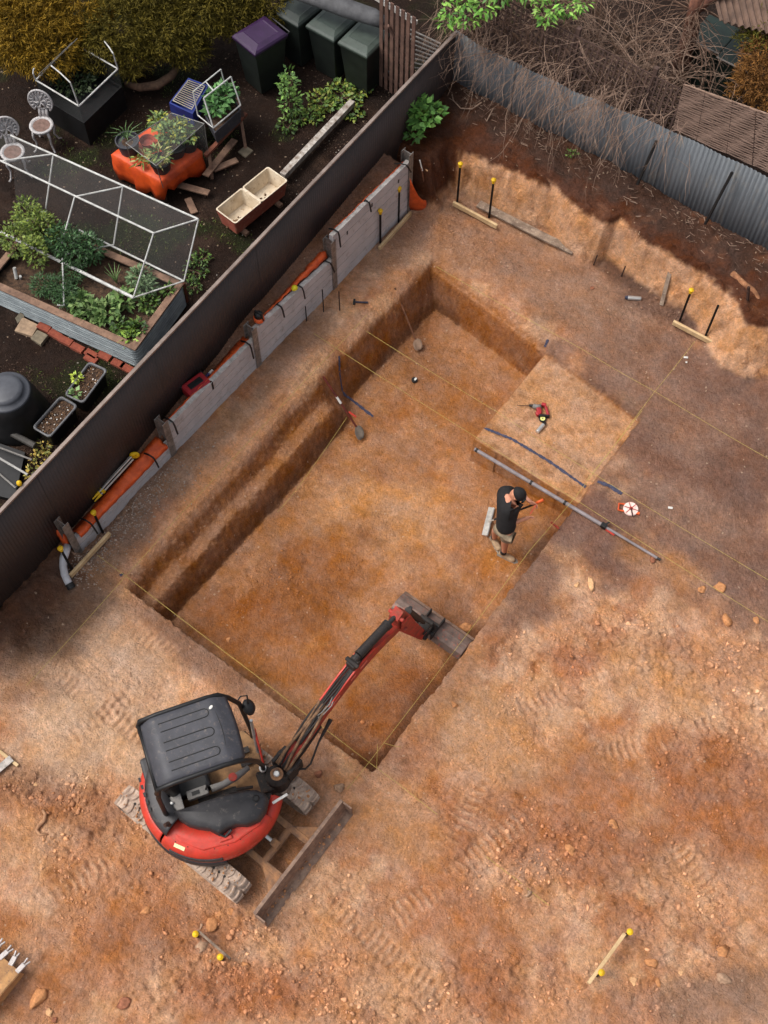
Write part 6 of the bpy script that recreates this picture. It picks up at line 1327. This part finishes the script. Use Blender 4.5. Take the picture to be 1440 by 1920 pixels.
# planter with hoops
tub = empty('tub_planter', P(425, 225, 1.1), 'dark grey planter tub with white pipe hoops over leafy greens', 'planter'); tq = [P(x, y, 1.36) for x, y in ((383, 214), (402, 250), (452, 205), (432, 172))]; tl = [v+Vector((0, 0, -.30)) for v in tq]
mb = MB(); cc = sum(tq, Vector())/4; mb.grid([[v.lerp(cc, .1) for v in tl], tq, [v.lerp(cc, .08) for v in tq], [v.lerp(cc, .1)+Vector((0, 0, -.08)) for v in tq]], closed=True); mb.build('tub', DGREY, tub); mb = MB(); mb.add([v.lerp(cc, .09)+Vector((0, 0, -.06)) for v in tq], [(0, 1, 2, 3)]); mb.build('soil', MATS['bed_soil'], tub)
L1 = [P(400, 240, 1.42), P(451, 197, 1.42), P(433, 144, 1.82), P(382, 184, 1.82)]; L2 = [P(371, 216, 1.42), P(362, 172, 1.82), P(414, 130, 1.86), P(424, 166, 1.5)]
for a, b in ((0, 1), (1, 2), (2, 3), (3, 0)): pipes('hoop', [(L1[a], L1[b])], .013, tub)
pipes('hoop', [(L2[0], L2[1]), (L2[1], L2[2]), (L2[2], L2[3])], .011, tub); pipes('hoop_link', [(L1[3].lerp(L1[2], .35), L2[1].lerp(L2[2], .45)), (L2[0], L1[0])], .010, tub)
plant('leafy_greens', 'dark green broad leaves growing under the white hoops', 'plant', [(415, 195, 1.34, .20, .26), (425, 185, 1.36, .16, .24), (405, 212, 1.34, .14, .2)], [(70, 110, 58), (88, 132, 70), (54, 88, 46)], .15, .075, n=55)
WT = mat('red_table_wood', (122, 70, 50), (88, 50, 38), 6, .8, 0, .3); bt = empty('garden_table', P(425, 245, .95), 'low reddish timber table under the planter tub and blue crate', 'table')
MB().beam(P(316, 232, 1.04), P(452, 200, 1.04), .5, .04).build('table_top', RUST, bt); MB().beam(P(385, 292, 1.03), P(461, 213, 1.03), .07, .05).build('front_board', WT, bt)
for a, b in (((452, 224, 1.0), (461, 281, .6)), ((392, 288, 1.0), (398, 335, .6))): MB().beam(P(*a), P(*b), .05, .05).build('leg', RIMW, bt)
o = MB().prism([tuple(P(x, y, ZG+.04)[:2]) for x, y in ((446, 284), (460, 272), (475, 282), (460, 295))], ZG, ZG+.04).build('paver', MATS['paver130'], bevel=.005); tag(o, 'small square paver under the leg of the reddish table', 'paver')
for a, b, zz, l in (((330, 345), (392, 362), .72, 'weathered board end sticking out below the orange tarp'), ((385, 330), (440, 262), .75, 'dark board lying below the reddish table'), ((352, 372), (365, 400), .62, 'short board on the ground below the tarp'), ((400, 318), (445, 300), .70, 'brown board angled under the reddish table')):
    o = MB().beam(P(*a, zz), P(*b, zz), .12, .03).build('board', RIMW, bevel=.004); tag(o, l, 'board')
o = MB().tube([P(236, 158, .8), P(262, 164, .86), P(295, 160, .9), P(322, 142, .95), P(338, 118, .98)], [.05, .07, .08, .07, .05], 12).build('log', MBARK, smooth=True); tag(o, 'thick curved branch lying under the golden shrub', 'log')
# second net frame on a dark planter
nf2 = empty('net_planter', P(140, 160, .7), 'dark planter box with white pipe hoops half under the golden shrub', 'planter'); bq = [P(x, y, 1.5) for x, y in ((67, 150), (148, 199), (221, 129), (140, 82))]; cc = sum(bq, Vector())/4
mb = MB(); bb_ = [Vector((v.x, v.y, ZG)) for v in bq]; mb.grid([bb_, [v-Vector((0, 0, .38)) for v in bq], [v.lerp(cc, .06)-Vector((0, 0, .38)) for v in bq], [v.lerp(cc, .06)-Vector((0, 0, .5)) for v in bq]], closed=True); mb.add([v.lerp(cc, .05)-Vector((0, 0, .46)) for v in bq], [(0, 1, 2, 3)]); mb.build('box', BLK, nf2)
mb = MB(); mb.grid([[v-Vector((0, 0, .38)) for v in bq], bq], closed=True); mb.build('net', mat('dark_net', (50, 52, 50), (36, 38, 36), 60, .9, alpha=.35), nf2)
for i in range(4): pipes('pipe', [(bq[i], bq[(i+1) % 4])], .014, nf2)
for (a, m_, b) in (((148, 199, 1.5), (132, 155, 1.95), (96, 123, 1.9)), ((221, 129, 1.5), (212, 100, 1.85), (196, 78, 1.8)), ((67, 150, 1.5), (62, 138, 1.7), (64, 128, 1.75))): MB().tube([P(*a), P(*a).lerp(P(*m_), .6), P(*m_), P(*m_).lerp(P(*b), .5)+Vector((0, 0, .02)), P(*b)], .012, 8).build('hoop', PVC, nf2)
pipes('thin_wire', [(P(72, 140, 1.7), P(135, 80, 1.85)), (P(84, 132, 1.8), P(145, 72, 1.9))], .005, nf2, WIRE)
plant('potted_plant', 'low dark greens inside the netted planter under the shrub', 'plant', [(143, 163, 1.06, .35, .2), (110, 150, 1.06, .2, .15), (176, 140, 1.06, .2, .15)], [(44, 58, 34), (56, 68, 40)], .08, .04, n=50)
BAGM = mat('yellow_bag', (176, 150, 56), (132, 108, 36), 5, .5, 0, .6, 14); mb = MB(); G = []
for i in range(13):
    u = i/12; c = P(170+48*u, 222-32*u, ZG+.10); w_ = .14*math.sin(math.pi*min(1, u*1.05+.06))**.6+.02; G.append([c+Vector((w_*math.cos(a)*(1+.2*math.sin(a*3+i)), w_*.3*math.cos(a)+0, w_*.75*math.sin(a)*(1+.25*math.sin(a*4+i*1.3)))) for a in np.linspace(0, 2*math.pi, 19)[:-1]])
mb.grid(G, closed=True); o = mb.build('yellow_bag', BAGM, smooth=True); tag(o, 'crumpled yellow plastic bag on the ground beside the netted planter', 'bag')
# cast chairs
CAST = mat('cast_white', (192, 188, 187), (158, 154, 153), 30, .6, .1, .2, 80, c3=(104, 94, 90))
LACE = mat('cast_lace', (186, 182, 181), (40, 34, 32), 34, .6, 0, .2, 80)
LACE.node_tree.nodes['Color Ramp'].color_ramp.elements[0].position = .40; LACE.node_tree.nodes['Color Ramp'].color_ramp.elements[1].position = .44
def chair(sx, sy, bx_, by_, label, grp='white cast garden chairs'):
    c = P(sx, sy, 1.05); t = P(bx_, by_, 1.36); rt = empty('garden_chair', Vector((c.x, c.y, ZG)), label, 'chair', grp); bd_ = Vector((t.x-c.x, t.y-c.y, 0)).normalized(); sd_ = Vector((bd_.y, -bd_.x, 0)); C0 = Vector((c.x, c.y, 0))
    MB().lathe([(.0, .01), (.15, .012), (.16, .028), (.20, .03), (.205, .015), (.19, -.03), (.0, -.01)], 30, c).build('seat', CAST, rt, smooth=True)
    MB().lathe([(.0, .014), (.145, .016)], 20, c).build('worn_pad', mat('worn_brown', (130, 104, 94), (96, 76, 68), 18, .9), rt)
    # back: perforated oval made of rings and scrolls
    bc = C0+bd_*.24+Vector((0, 0, 1.36)); mb = MB(); nrm = bd_; u3 = Vector((0, 0, 1))
    def o2(a, ra, rb): return bc+sd_*(ra*math.cos(a))+u3*(rb*math.sin(a))+bd_*.02*math.sin(a)
    mb.tube([o2(a, .195, .22) for a in np.linspace(-.9, math.pi+.9, 30)], .018, 8); mb.tube([o2(a, .12, .14) for a in np.linspace(0, 6.283, 20)], .012, 6)
    for q in range(14): a = -.7+q*(math.pi+1.4)/13; mb.tube([o2(a, .12, .14), o2(a+.12, .16, .18), o2(a, .19, .215)], [.018, .026, .016], 6, squash=.5)
    for q in range(6): a = q*math.pi/3; mb.tube([bc, o2(a+.3, .07, .08), o2(a, .12, .14)], [.02, .026, .014], 6, squash=.5)
    mb.tube([bc+u3*-.15+sd_*-.06, bc+u3*-.30+sd_*-.06+bd_*-.05], .026, 8); mb.tube([bc+u3*-.15+sd_*.06, bc+u3*-.30+sd_*.06+bd_*-.05], .026, 8); mb.tube([bc+u3*-.14, bc+u3*-.30-bd_*.05], .03, 8, squash=.4)
    mb.grid([[bc+sd_*(k_*.19*math.cos(a))+u3*(k_*.215*math.sin(a))+bd_*(.02*math.sin(a)*k_+.012) for a in np.linspace(-.9, math.pi+.9, 30)] for k_ in (.0, .35, .7, 1.0)], mi=1)
    mb.build('backrest', [CAST, LACE], rt, smooth=True)
    for a in (.8, 2.35, 3.95, 5.5):
        d = bd_*math.cos(a)+sd_*math.sin(a); MB().tube([c+d*.17-u3*.02, c+d*.20-u3*.14, c+d*.17-u3*.28, c+d*.22-u3*.42, c+d*.27-u3*.445], [.026, .022, .016, .015, .018], 8).build('leg', CAST, rt, smooth=True)
chair(78, 236, 75, 192, 'white cast metal garden chair standing beside the netted planter'); chair(24, 286, 12, 245, 'white cast metal garden chair at the left edge above the net frame')
# ------------------------------------------------------------------ shrubs and weeds in the garden
plant('small_shrub', 'upright leafy light green shrub in front of the wheelie bins', 'shrub', [(545, 215, ZG, .20, .5), (541, 190, ZG+.3, .16, .6), (543, 175, ZG+.6, .13, .5)], [(96, 130, 60), (122, 156, 76), (70, 100, 48)], .10, .045, n=60)
plant('weed', 'broad patch of low green weeds in front of the wheelie bins', 'plant', [(640, 185, ZG, .35, .14), (605, 195, ZG, .28, .12), (672, 170, ZG, .28, .14), (660, 215, ZG, .2, .1), (585, 220, ZG, .2, .1)], [(72, 100, 44), (96, 122, 54), (120, 128, 50)], .09, .05, n=40)
plant('weed', 'small clump of weeds at the foot of the light green shrub', 'plant', [(540, 240, ZG, .18, .14), (562, 225, ZG, .14, .1)], G1, .08, .045, n=60)
plant('weed', 'weeds at the foot of the brown fence right of the raised bed', 'plant', [(368, 510, ZG, .2, .12), (362, 540, ZG, .16, .12), (380, 488, ZG, .16, .1)], G1, .07, .03, n=60)
o = plant('broadleaf_plant', 'fresh green broad leaved plant growing against the dig side of the brown fence', 'plant', [(795, 232, 1.15, .24, .36), (785, 215, 1.25, .18, .3), (812, 222, 1.2, .16, .25), (776, 262, 1.0, .12, .2)], [(92, 138, 62), (112, 156, 74), (70, 108, 50)], .15, .10, n=34)
plant('weed', 'tiny green weed at the foot of the grey fence near the centre', 'plant', [(1071, 292, .98, .09, .08)], G1, .06, .03, n=60); plant('weed', 'tiny green weed at the foot of the grey fence at the right', 'plant', [(1393, 432, .98, .08, .08)], G1, .06, .03, n=60)
# grass patches (countless): one object
NPt = 14000; X = rng.uniform(-13.5, -8.4, NPt); Y = rng.uniform(2.5, 12.8, NPt); k = (fbm(X, Y, .8, 4, 225) > .12) & (X < fence_x(Y)-.08); X, Y = X[k], Y[k]; Z = height(X, Y); n = len(X)
d_ = rng.normal(size=(n, 3))*.6; d_[:, 2] = 1; g2 = leaves('grass', np.stack([X, Y, Z], -1), d_, rng.uniform(.03, .07, n), .010, cols(n, [(86, 108, 44), (66, 88, 34), (110, 118, 52)]), MLEAF); tag(g2, 'short mossy grass tufts on the garden ground', None, None, 'stuff')
# golden conifer
def conifer(name, label, lobes, cs, nsp, group=None, trunk=None, L=.10):
    c0 = lobes[0][0]; rt = empty(name, Vector((c0[0], c0[1], ZG)), label, 'shrub', group); PP = []; DD = []; CC = []
    for (c, r) in lobes:
        n = int(nsp*(r/.5)**2); d = rng.normal(size=(n, 3)); d[:, 2] = np.abs(d[:, 2])*.9-.25; d /= np.linalg.norm(d, axis=1, keepdims=True); rr_ = r*(.72+.38*rng.random((n, 1))); base = np.array(c)+d*rr_*np.array([1, 1, .8]); ax = d*.8+rng.normal(size=(n, 3))*.35; ax[:, 2] -= .15; ax /= np.linalg.norm(ax, axis=1, keepdims=True)
        sd = np.cross(ax, rng.normal(size=(n, 3))); sd /= np.linalg.norm(sd, axis=1, keepdims=True); tone = rng.random(n)*.55+.45*np.clip((rr_[:, 0]/r-.72)/.38, 0, 1)
        for q in range(7):
            t = q/7; sg = 1 if q % 2 else -1; PP.append(base+ax*(t*L*1.5)); DD.append(ax*.75+sd*sg*.6+rng.normal(size=(n, 3))*.25); cc = np.array(lin(cs[0]))*(1-tone[:, None])+np.array(lin(cs[1]))*tone[:, None]; CC.append(cc*(1+rng.uniform(-.2, .2, (n, 1))))
    p = np.concatenate(PP); d = np.concatenate(DD); c = np.concatenate(CC); k = len(p); leaves('foliage', p, d, rng.uniform(.5, 1.2, k)*L, .016, c, MNEEDLE, rt, up=.2)
    st = MB()
    for (c, r) in lobes: st.tube([Vector((c0[0], c0[1], ZG)), Vector((c0[0]*.5+c[0]*.5, c0[1]*.5+c[1]*.5, ZG+.5*(c[2]-ZG))), Vector(c)], [.06, .045, .02], 7)
    st.build('trunk', MBARK, rt); return rt
lob = lambda L: [((P(x, y, z).x, P(x, y, z).y, z), r) for x, y, z, r in L]
conifer('golden_conifer', 'large golden yellow conifer shrub filling the top left corner', lob([(60, 50, 1.7, .62), (95, 95, 1.5, .46), (20, 0, 1.8, .6), (150, 20, 1.7, .5), (60, -30, 1.9, .6), (40, 90, 1.5, .40)]), ((62, 52, 16), (156, 122, 34)), 1150)
conifer('olive_conifer', 'large olive green conifer shrub along the top edge beside the golden one', lob([(230, 50, 1.6, .58), (310, 60, 1.5, .5), (180, 95, 1.35, .34), (370, 20, 1.6, .55), (290, -10, 1.8, .6), (440, 20, 1.5, .45), (350, 90, 1.3, .30), (500, 10, 1.5, .38), (250, 110, 1.3, .28), (420, -30, 1.8, .6)]), ((40, 40, 14), (112, 98, 32)), 1050)
# ------------------------------------------------------------------ behind the grey fence
def branch(p, d, L, r, droop, n=9, wig=.25):
    pts = [p]; d = d.normalized()
    for i in range(n):
        d = (d+Vector((random.uniform(-wig, wig), random.uniform(-wig, wig), random.uniform(-wig, wig)-droop))).normalized(); p = p+d*(L/n); pts.append(p)
    return pts
TW = [mat('dry_twig_pale', (156, 130, 112), (120, 98, 84), 12, .9), mat('dry_twig_brown', (112, 86, 70), (84, 64, 52), 12, .9)]
def bare_bush(base_px, by, zb, count, spreadx, label, seed, Lr=(1.0, 2.0), over=.55):
    random.seed(seed); b = Vector((P(*base_px, zb).x, by, .75)); rt = empty('bare_bush', b, label, 'bush', 'leafless bushes behind the grey fence'); st = MB(); tw = MB()
    for q in range(7): a = random.uniform(0, 6.28); st.tube([b+Vector((random.uniform(-spreadx, spreadx)*.6, random.uniform(-.1, .2), 0)), b+Vector((random.uniform(-spreadx, spreadx), .1, .9)), b+Vector((random.uniform(-spreadx, spreadx), -.1, 1.6))], [.03, .024, .012], 6)
    for q in range(count):
        p = b+Vector((random.uniform(-spreadx, spreadx), random.uniform(-.05, .7), random.uniform(.7, 1.7))); d = Vector((random.uniform(-.8, .8), random.uniform(-1.0, over), random.uniform(.1, 1.0)))
        L = random.uniform(*Lr); pts = branch(p, d, L, 0, random.uniform(.04, .22)); r = random.uniform(.0035, .008); mi = 0 if random.random() < .6 else 1; n = len(pts)
        tw.tube(pts, [r*(1-.75*i/(n-1)) for i in range(n)], 4, mi=mi, cap=False)
        for k in range(random.randint(1, 4)):
            i = random.randint(2, n-2); dd = (pts[i+1]-pts[i]).normalized()+Vector((random.uniform(-.9, .9), random.uniform(-.9, .9), random.uniform(-.5, .5))); sp_ = branch(pts[i], dd, L*random.uniform(.15, .4), 0, .1, 4, .3); tw.tube(sp_, [r*.5, r*.45, r*.35, r*.25, r*.15], 3, mi=mi, cap=False)
    for q in range(int(count*.24)):
        x = b.x+random.uniform(-spreadx, spreadx)*1.1; p = Vector((x, 13.62, gtop(x)+random.uniform(-.05, .35))); pts = branch(p, Vector((random.uniform(-.7, .7), -1, random.uniform(-.1, .5))), random.uniform(.5, 1.25), 0, random.uniform(.08, .2), 9, .28); r = random.uniform(.003, .006); n = len(pts); tw.tube(pts, [r*(1-.7*i/(n-1)) for i in range(n)], 4, cap=False)
        for k in range(3): i = random.randint(2, n-2); tw.tube(branch(pts[i], (pts[i+1]-pts[i]).normalized()+Vector((random.uniform(-.9, .9), random.uniform(-.7, .3), random.uniform(-.4, .4))), random.uniform(.12, .35), 0, .08, 4, .3), [r*.6, r*.5, r*.4, r*.3, r*.2], 3, cap=False)
    st.build('stems', MBARK, rt); tw.build('twigs', TW, rt)
    return rt
bare_bush((905, 60), 13.85, 1.6, 80, .55, 'leafless bush spilling twigs over the left end of the grey fence', 3, (.7, 1.5))
bare_bush((1010, 110), 13.85, 1.8, 110, .6, 'dense tangle of bare brown stems behind the grey fence, left of centre', 4)
bare_bush((1130, 150), 13.9, 1.8, 120, .65, 'dense tangle of bare stems behind the middle of the grey fence', 5)
bare_bush((1240, 130), 14.1, 2.0, 110, .6, 'bare arching stems between the tree trunk and the reed screen', 6)
bare_bush((1340, 110), 14.3, 2.2, 60, .5, 'thin bare bush behind the reed screen at the right', 8, (.6, 1.3))
bare_bush((1180, 30), 15.2, 2.2, 80, .9, 'bare bush at the top edge around the tree trunk', 9, (.8, 1.6)); bare_bush((1010, 10), 15.0, 2.0, 70, .8, 'bare bush at the top edge under the leafy tree', 10, (.8, 1.6))
# lattice
lf = empty('lattice_fence', Vector((-6.2, 13.72, .8)), 'dark brown criss cross lattice standing behind the grey fence', 'lattice'); mb = MB(); x0, x1, z0, z1 = -8.3, -4.3, 1.9, 2.75; LD = mat('dark_lattice', (88, 68, 60), (60, 46, 42), 8, .9)
for q in range(46): x = x0+(x1-x0)*q/45; mb.beam((x, 13.70, z0), (x, 13.86, z1), .026, .008, (0, 1, 0))
for q in range(11): t = q/10; mb.beam((x0, 13.72+.16*t, z0+(z1-z0)*t), (x1, 13.72+.16*t, z0+(z1-z0)*t), .008, .024)
mb.build('slats', LD, lf)
for x in (-8.1, -6.6, -5.2): MB().box((x, 13.95, 1.8), (.07, .07, 2.1)).build('post', LD, lf)
# reed screen
REED = mat('reed', (124, 102, 90), (84, 67, 58), 3, .9, 0, .2, 80, stretch=(.6, 6, 40)); rs = empty('reed_screen', Vector((-3.3, 13.62, .8)), 'brown reed screen rising behind the right half of the grey fence', 'screen')
A0, A1, B0, B1 = P(1262, 242, 2.28), P(1440+50, 345, 2.42), P(1282, 158, 2.95), P(1440+50, 232, 3.02)
for (u0, u1) in ((0, .66), (.665, 1.0)):
    mb = MB()
    for q in range(46):
        t = q/45; a = A0.lerp(B0, t); b = A1.lerp(B1, t); pts = [a.lerp(b, u0+(u1-u0)*i/10)+Vector((0, .008*math.sin(q*3+i), .006*math.sin(i*2+q*1.7))) for i in range(11)]; mb.tube(pts, .0105, 5)
    mb.build('reed_panel', REED, rs)
MB().tube([B0.lerp(B1, .0), B0.lerp(B1, .5), B1], .014, 6).build('top_cord', TW[0], rs); mb = MB()
for u in (.2, .45, .66, .85): mb.tube([A0.lerp(A1, u)+Vector((0, -.012, 0)), B0.lerp(B1, u)+Vector((0, -.012, 0))], .004, 5)
mb.build('wire', RUST, rs); o = MB().beam(P(1436, 250, 2.75), P(1470, 262, 2.76), .10, .02, (0, -1, .4)).build('white_patch', mat('faded_cloth', (178, 166, 160), (150, 138, 132), 9, .9)); tag(o, 'small pale cloth patch on the reed screen at the right edge', 'cloth')
# tree trunk, leafy tree, bins, sheds
tk = empty('old_tree', P(1300, 60, .75), 'thick brown tree trunk behind the reed screen near the top', 'tree'); p0 = P(1284, 95, 1.6); mb = MB(); mb.tube([Vector((p0.x, p0.y+.1, .7)), p0, P(1296, 60, 2.1), P(1300, 25, 2.5), P(1312, -20, 2.9)], [.17, .14, .13, .11, .09], 12); mb.tube([P(1300, 25, 2.5), P(1330, 0, 2.8), P(1370, -20, 3.0)], [.08, .06, .04], 8); mb.build('trunk', mat('red_bark', (120, 78, 60), (74, 48, 40), 9, .95, 0, .6, 40), tk, smooth=True)
random.seed(5); mb = MB()
for q in range(40): mb.tube(branch(P(1300, 20, 2.5), Vector((random.uniform(-1, 1), random.uniform(-1, .8), random.uniform(-.2, .8))), random.uniform(.5, 1.3), 0, .06), [.014, .012, .010, .009, .008, .007, .006, .005, .004, .003], 4, cap=False)
mb.build('limbs', TW[1], tk)
lt2 = empty('leafy_tree', P(960, -120, .75), 'tree with fresh green leaves hanging in at the top edge above both fences', 'tree'); tb_ = P(960, -90, 2.2); MB().tube([Vector((tb_.x, tb_.y, .7)), tb_, P(930, -50, 3.0)], [.12, .10, .06], 10).build('trunk', MBARK, lt2, smooth=True)
mb = MB(); PP = []; DD = []
for (x, y, z, r) in ((850, 20, 2.9, .18), (880, 30, 2.9, .2), (835, 38, 2.8, .12), (910, 10, 3.0, .2), (870, -5, 3.0, .22), (1030, 20, 3.0, .2), (1025, 38, 2.9, .12), (1065, 8, 3.0, .22), (1095, 4, 3.0, .14), (940, -20, 3.1, .25), (1000, -20, 3.1, .25)):
    c = P(x, y, z); mb.tube([P(930, -50, 3.0), P(930, -50, 3.0).lerp(c, .5)+Vector((0, 0, .08)), c], [.03, .018, .008], 6); p, d = clump(tuple(c), (r, r, r*.6), int(34*(r/.15)**2), .9, .3); PP.append(p); DD.append(d)
mb.build('branches', MBARK, lt2); p = np.concatenate(PP); d = np.concatenate(DD); d[:, 2] -= .3; k = len(p); leaves('crown', p, d, rng.uniform(.08, .15, k), rng.uniform(.035, .06, k), cols(k, [(92, 140, 52), (116, 166, 66), (70, 112, 42), (140, 180, 84)]), MLEAF, lt2)
DG = mat('dark_green_plastic', (30, 44, 38), (22, 32, 28), 5, .5)
for (x, y, l) in ((1395, 95, 'dark green bin behind the reed screen near the top right corner'), (1340, 60, 'dark green bin left of the other one behind the old tree')):
    c = P(x, y, 1.85); rt = empty('green_bin', Vector((c.x, c.y, .75)), l, 'bin'); MB().box((c.x, c.y, 1.25), (.5, .6, 1.0), taper=1.12).build('bin_body', DG, rt, bevel=.02); MB().box((c.x, c.y, 1.79), (.60, .72, .07)).build('lid', DG, rt, bevel=.02); MB().tube([Vector((c.x-.3, c.y-.37, 1.82)), Vector((c.x+.3, c.y-.37, 1.82))], .014, 6).build('lid_edge', GREYP, rt)
conifer('rusty_conifer', 'dry rusty brown conifer at the right edge behind the reed screen', lob([(1425, 150, 2.2, .32), (1450, 110, 2.3, .4), (1400, 170, 2.0, .2), (1450, 180, 2.1, .3)]), ((70, 46, 26), (150, 104, 52)), 700)
conifer('dark_conifer', 'olive conifer at the top right corner', lob([(1430, 70, 2.4, .3), (1455, 40, 2.5, .35)]), ((60, 64, 26), (128, 120, 48)), 600)
rf_ = MB(); G = []
for i in range(60): u = i/59; w_ = .03*math.sin(i*1.05); G.append([P(1330+80*u*1.6, -40+10*u, 2.9)+Vector((0, 0, w_)), P(1330+80*u*1.6+20, 40+30*u, 2.7)+Vector((0, 0, w_))])
rf_.grid(G); o = rf_.build('shed_roof', mat('brown_roof', (112, 88, 74), (84, 66, 56), 5, .7), solid=.01); tag(o, 'weathered corrugated shed roof in the top right corner', 'roof')
# dry litter and sticks on the shelf under the grey fence
random.seed(21); mb = MB()
for q in range(420):
    x = random.uniform(-8.3, -1.2); y = 12.9+random.random()**.7*.58; z = gz(x, y)+.012; a = random.uniform(0, 3.14); L = random.uniform(.03, .16); mb.tube([(x, y, z), (x+math.cos(a)*L, y+math.sin(a)*L*.5, z+random.uniform(-.005, .03))], random.uniform(.003, .006), 4, mi=random.randint(0, 1), cap=False)
o = mb.build('twig_litter', TW); tag(o, 'dry twigs and litter strewn along the foot of the grey fence', None, None, 'stuff')
for pts, l in (([(1168, 404, .85), (1190, 406, .9), (1219, 405, .88)], 'longest pale stick lying on the dark shelf'), ([(1165, 386, .86), (1182, 398, .9), (1198, 414, .84)], 'thin stick crossing the longest stick on the shelf'), ([(1142, 392, .85), (1146, 376, .9), (1160, 350, .98)], 'forked stick left of the longest stick on the shelf'), ([(957, 252, .95), (971, 268, .9), (976, 280, .85), (976, 300, .8)], 'pale forked stick in the dark soil below the left end of the grey fence'), ([(925, 203, 1.1), (912, 228, 1.0), (895, 260, .8), (888, 275, .7)], 'dangling root with pale tips in the back corner'), ([(845, 165, 1.0), (850, 188, 1.05), (864, 203, 1.05), (885, 204, 1.05), (903, 192, 1.1)], 'pale looping vine hanging where the two fences meet'), ([(787, 300, 1.1), (792, 320, .9)], 'short white handled tool standing in the back corner')):
    V = [P(*q) for q in pts]; o = MB().tube(V, .011, 6).build('stick', TW[0] if 'white' not in l else WHITE); tag(o, l, 'stick')
o = MB().tube([P(790, 316, .95), P(797, 352, .3)], .013, 6).build('broom_stick', mat('handle_wood2', (140, 92, 66), (104, 68, 48), 8, .8)); tag(o, 'brown wooden handle standing behind the orange flap in the back corner', 'handle')
n = 90; X = rng.uniform(-8.12, -8.02, n); Y = rng.uniform(3.4, 3.75, n); scatter('gravel', np.stack([X, Y, height(X, Y)+.02], -1), .012+.015*rng.random(n), cols(n, [(190, 186, 182)], .15), 'pale gravel heaped behind the nearest wall post')
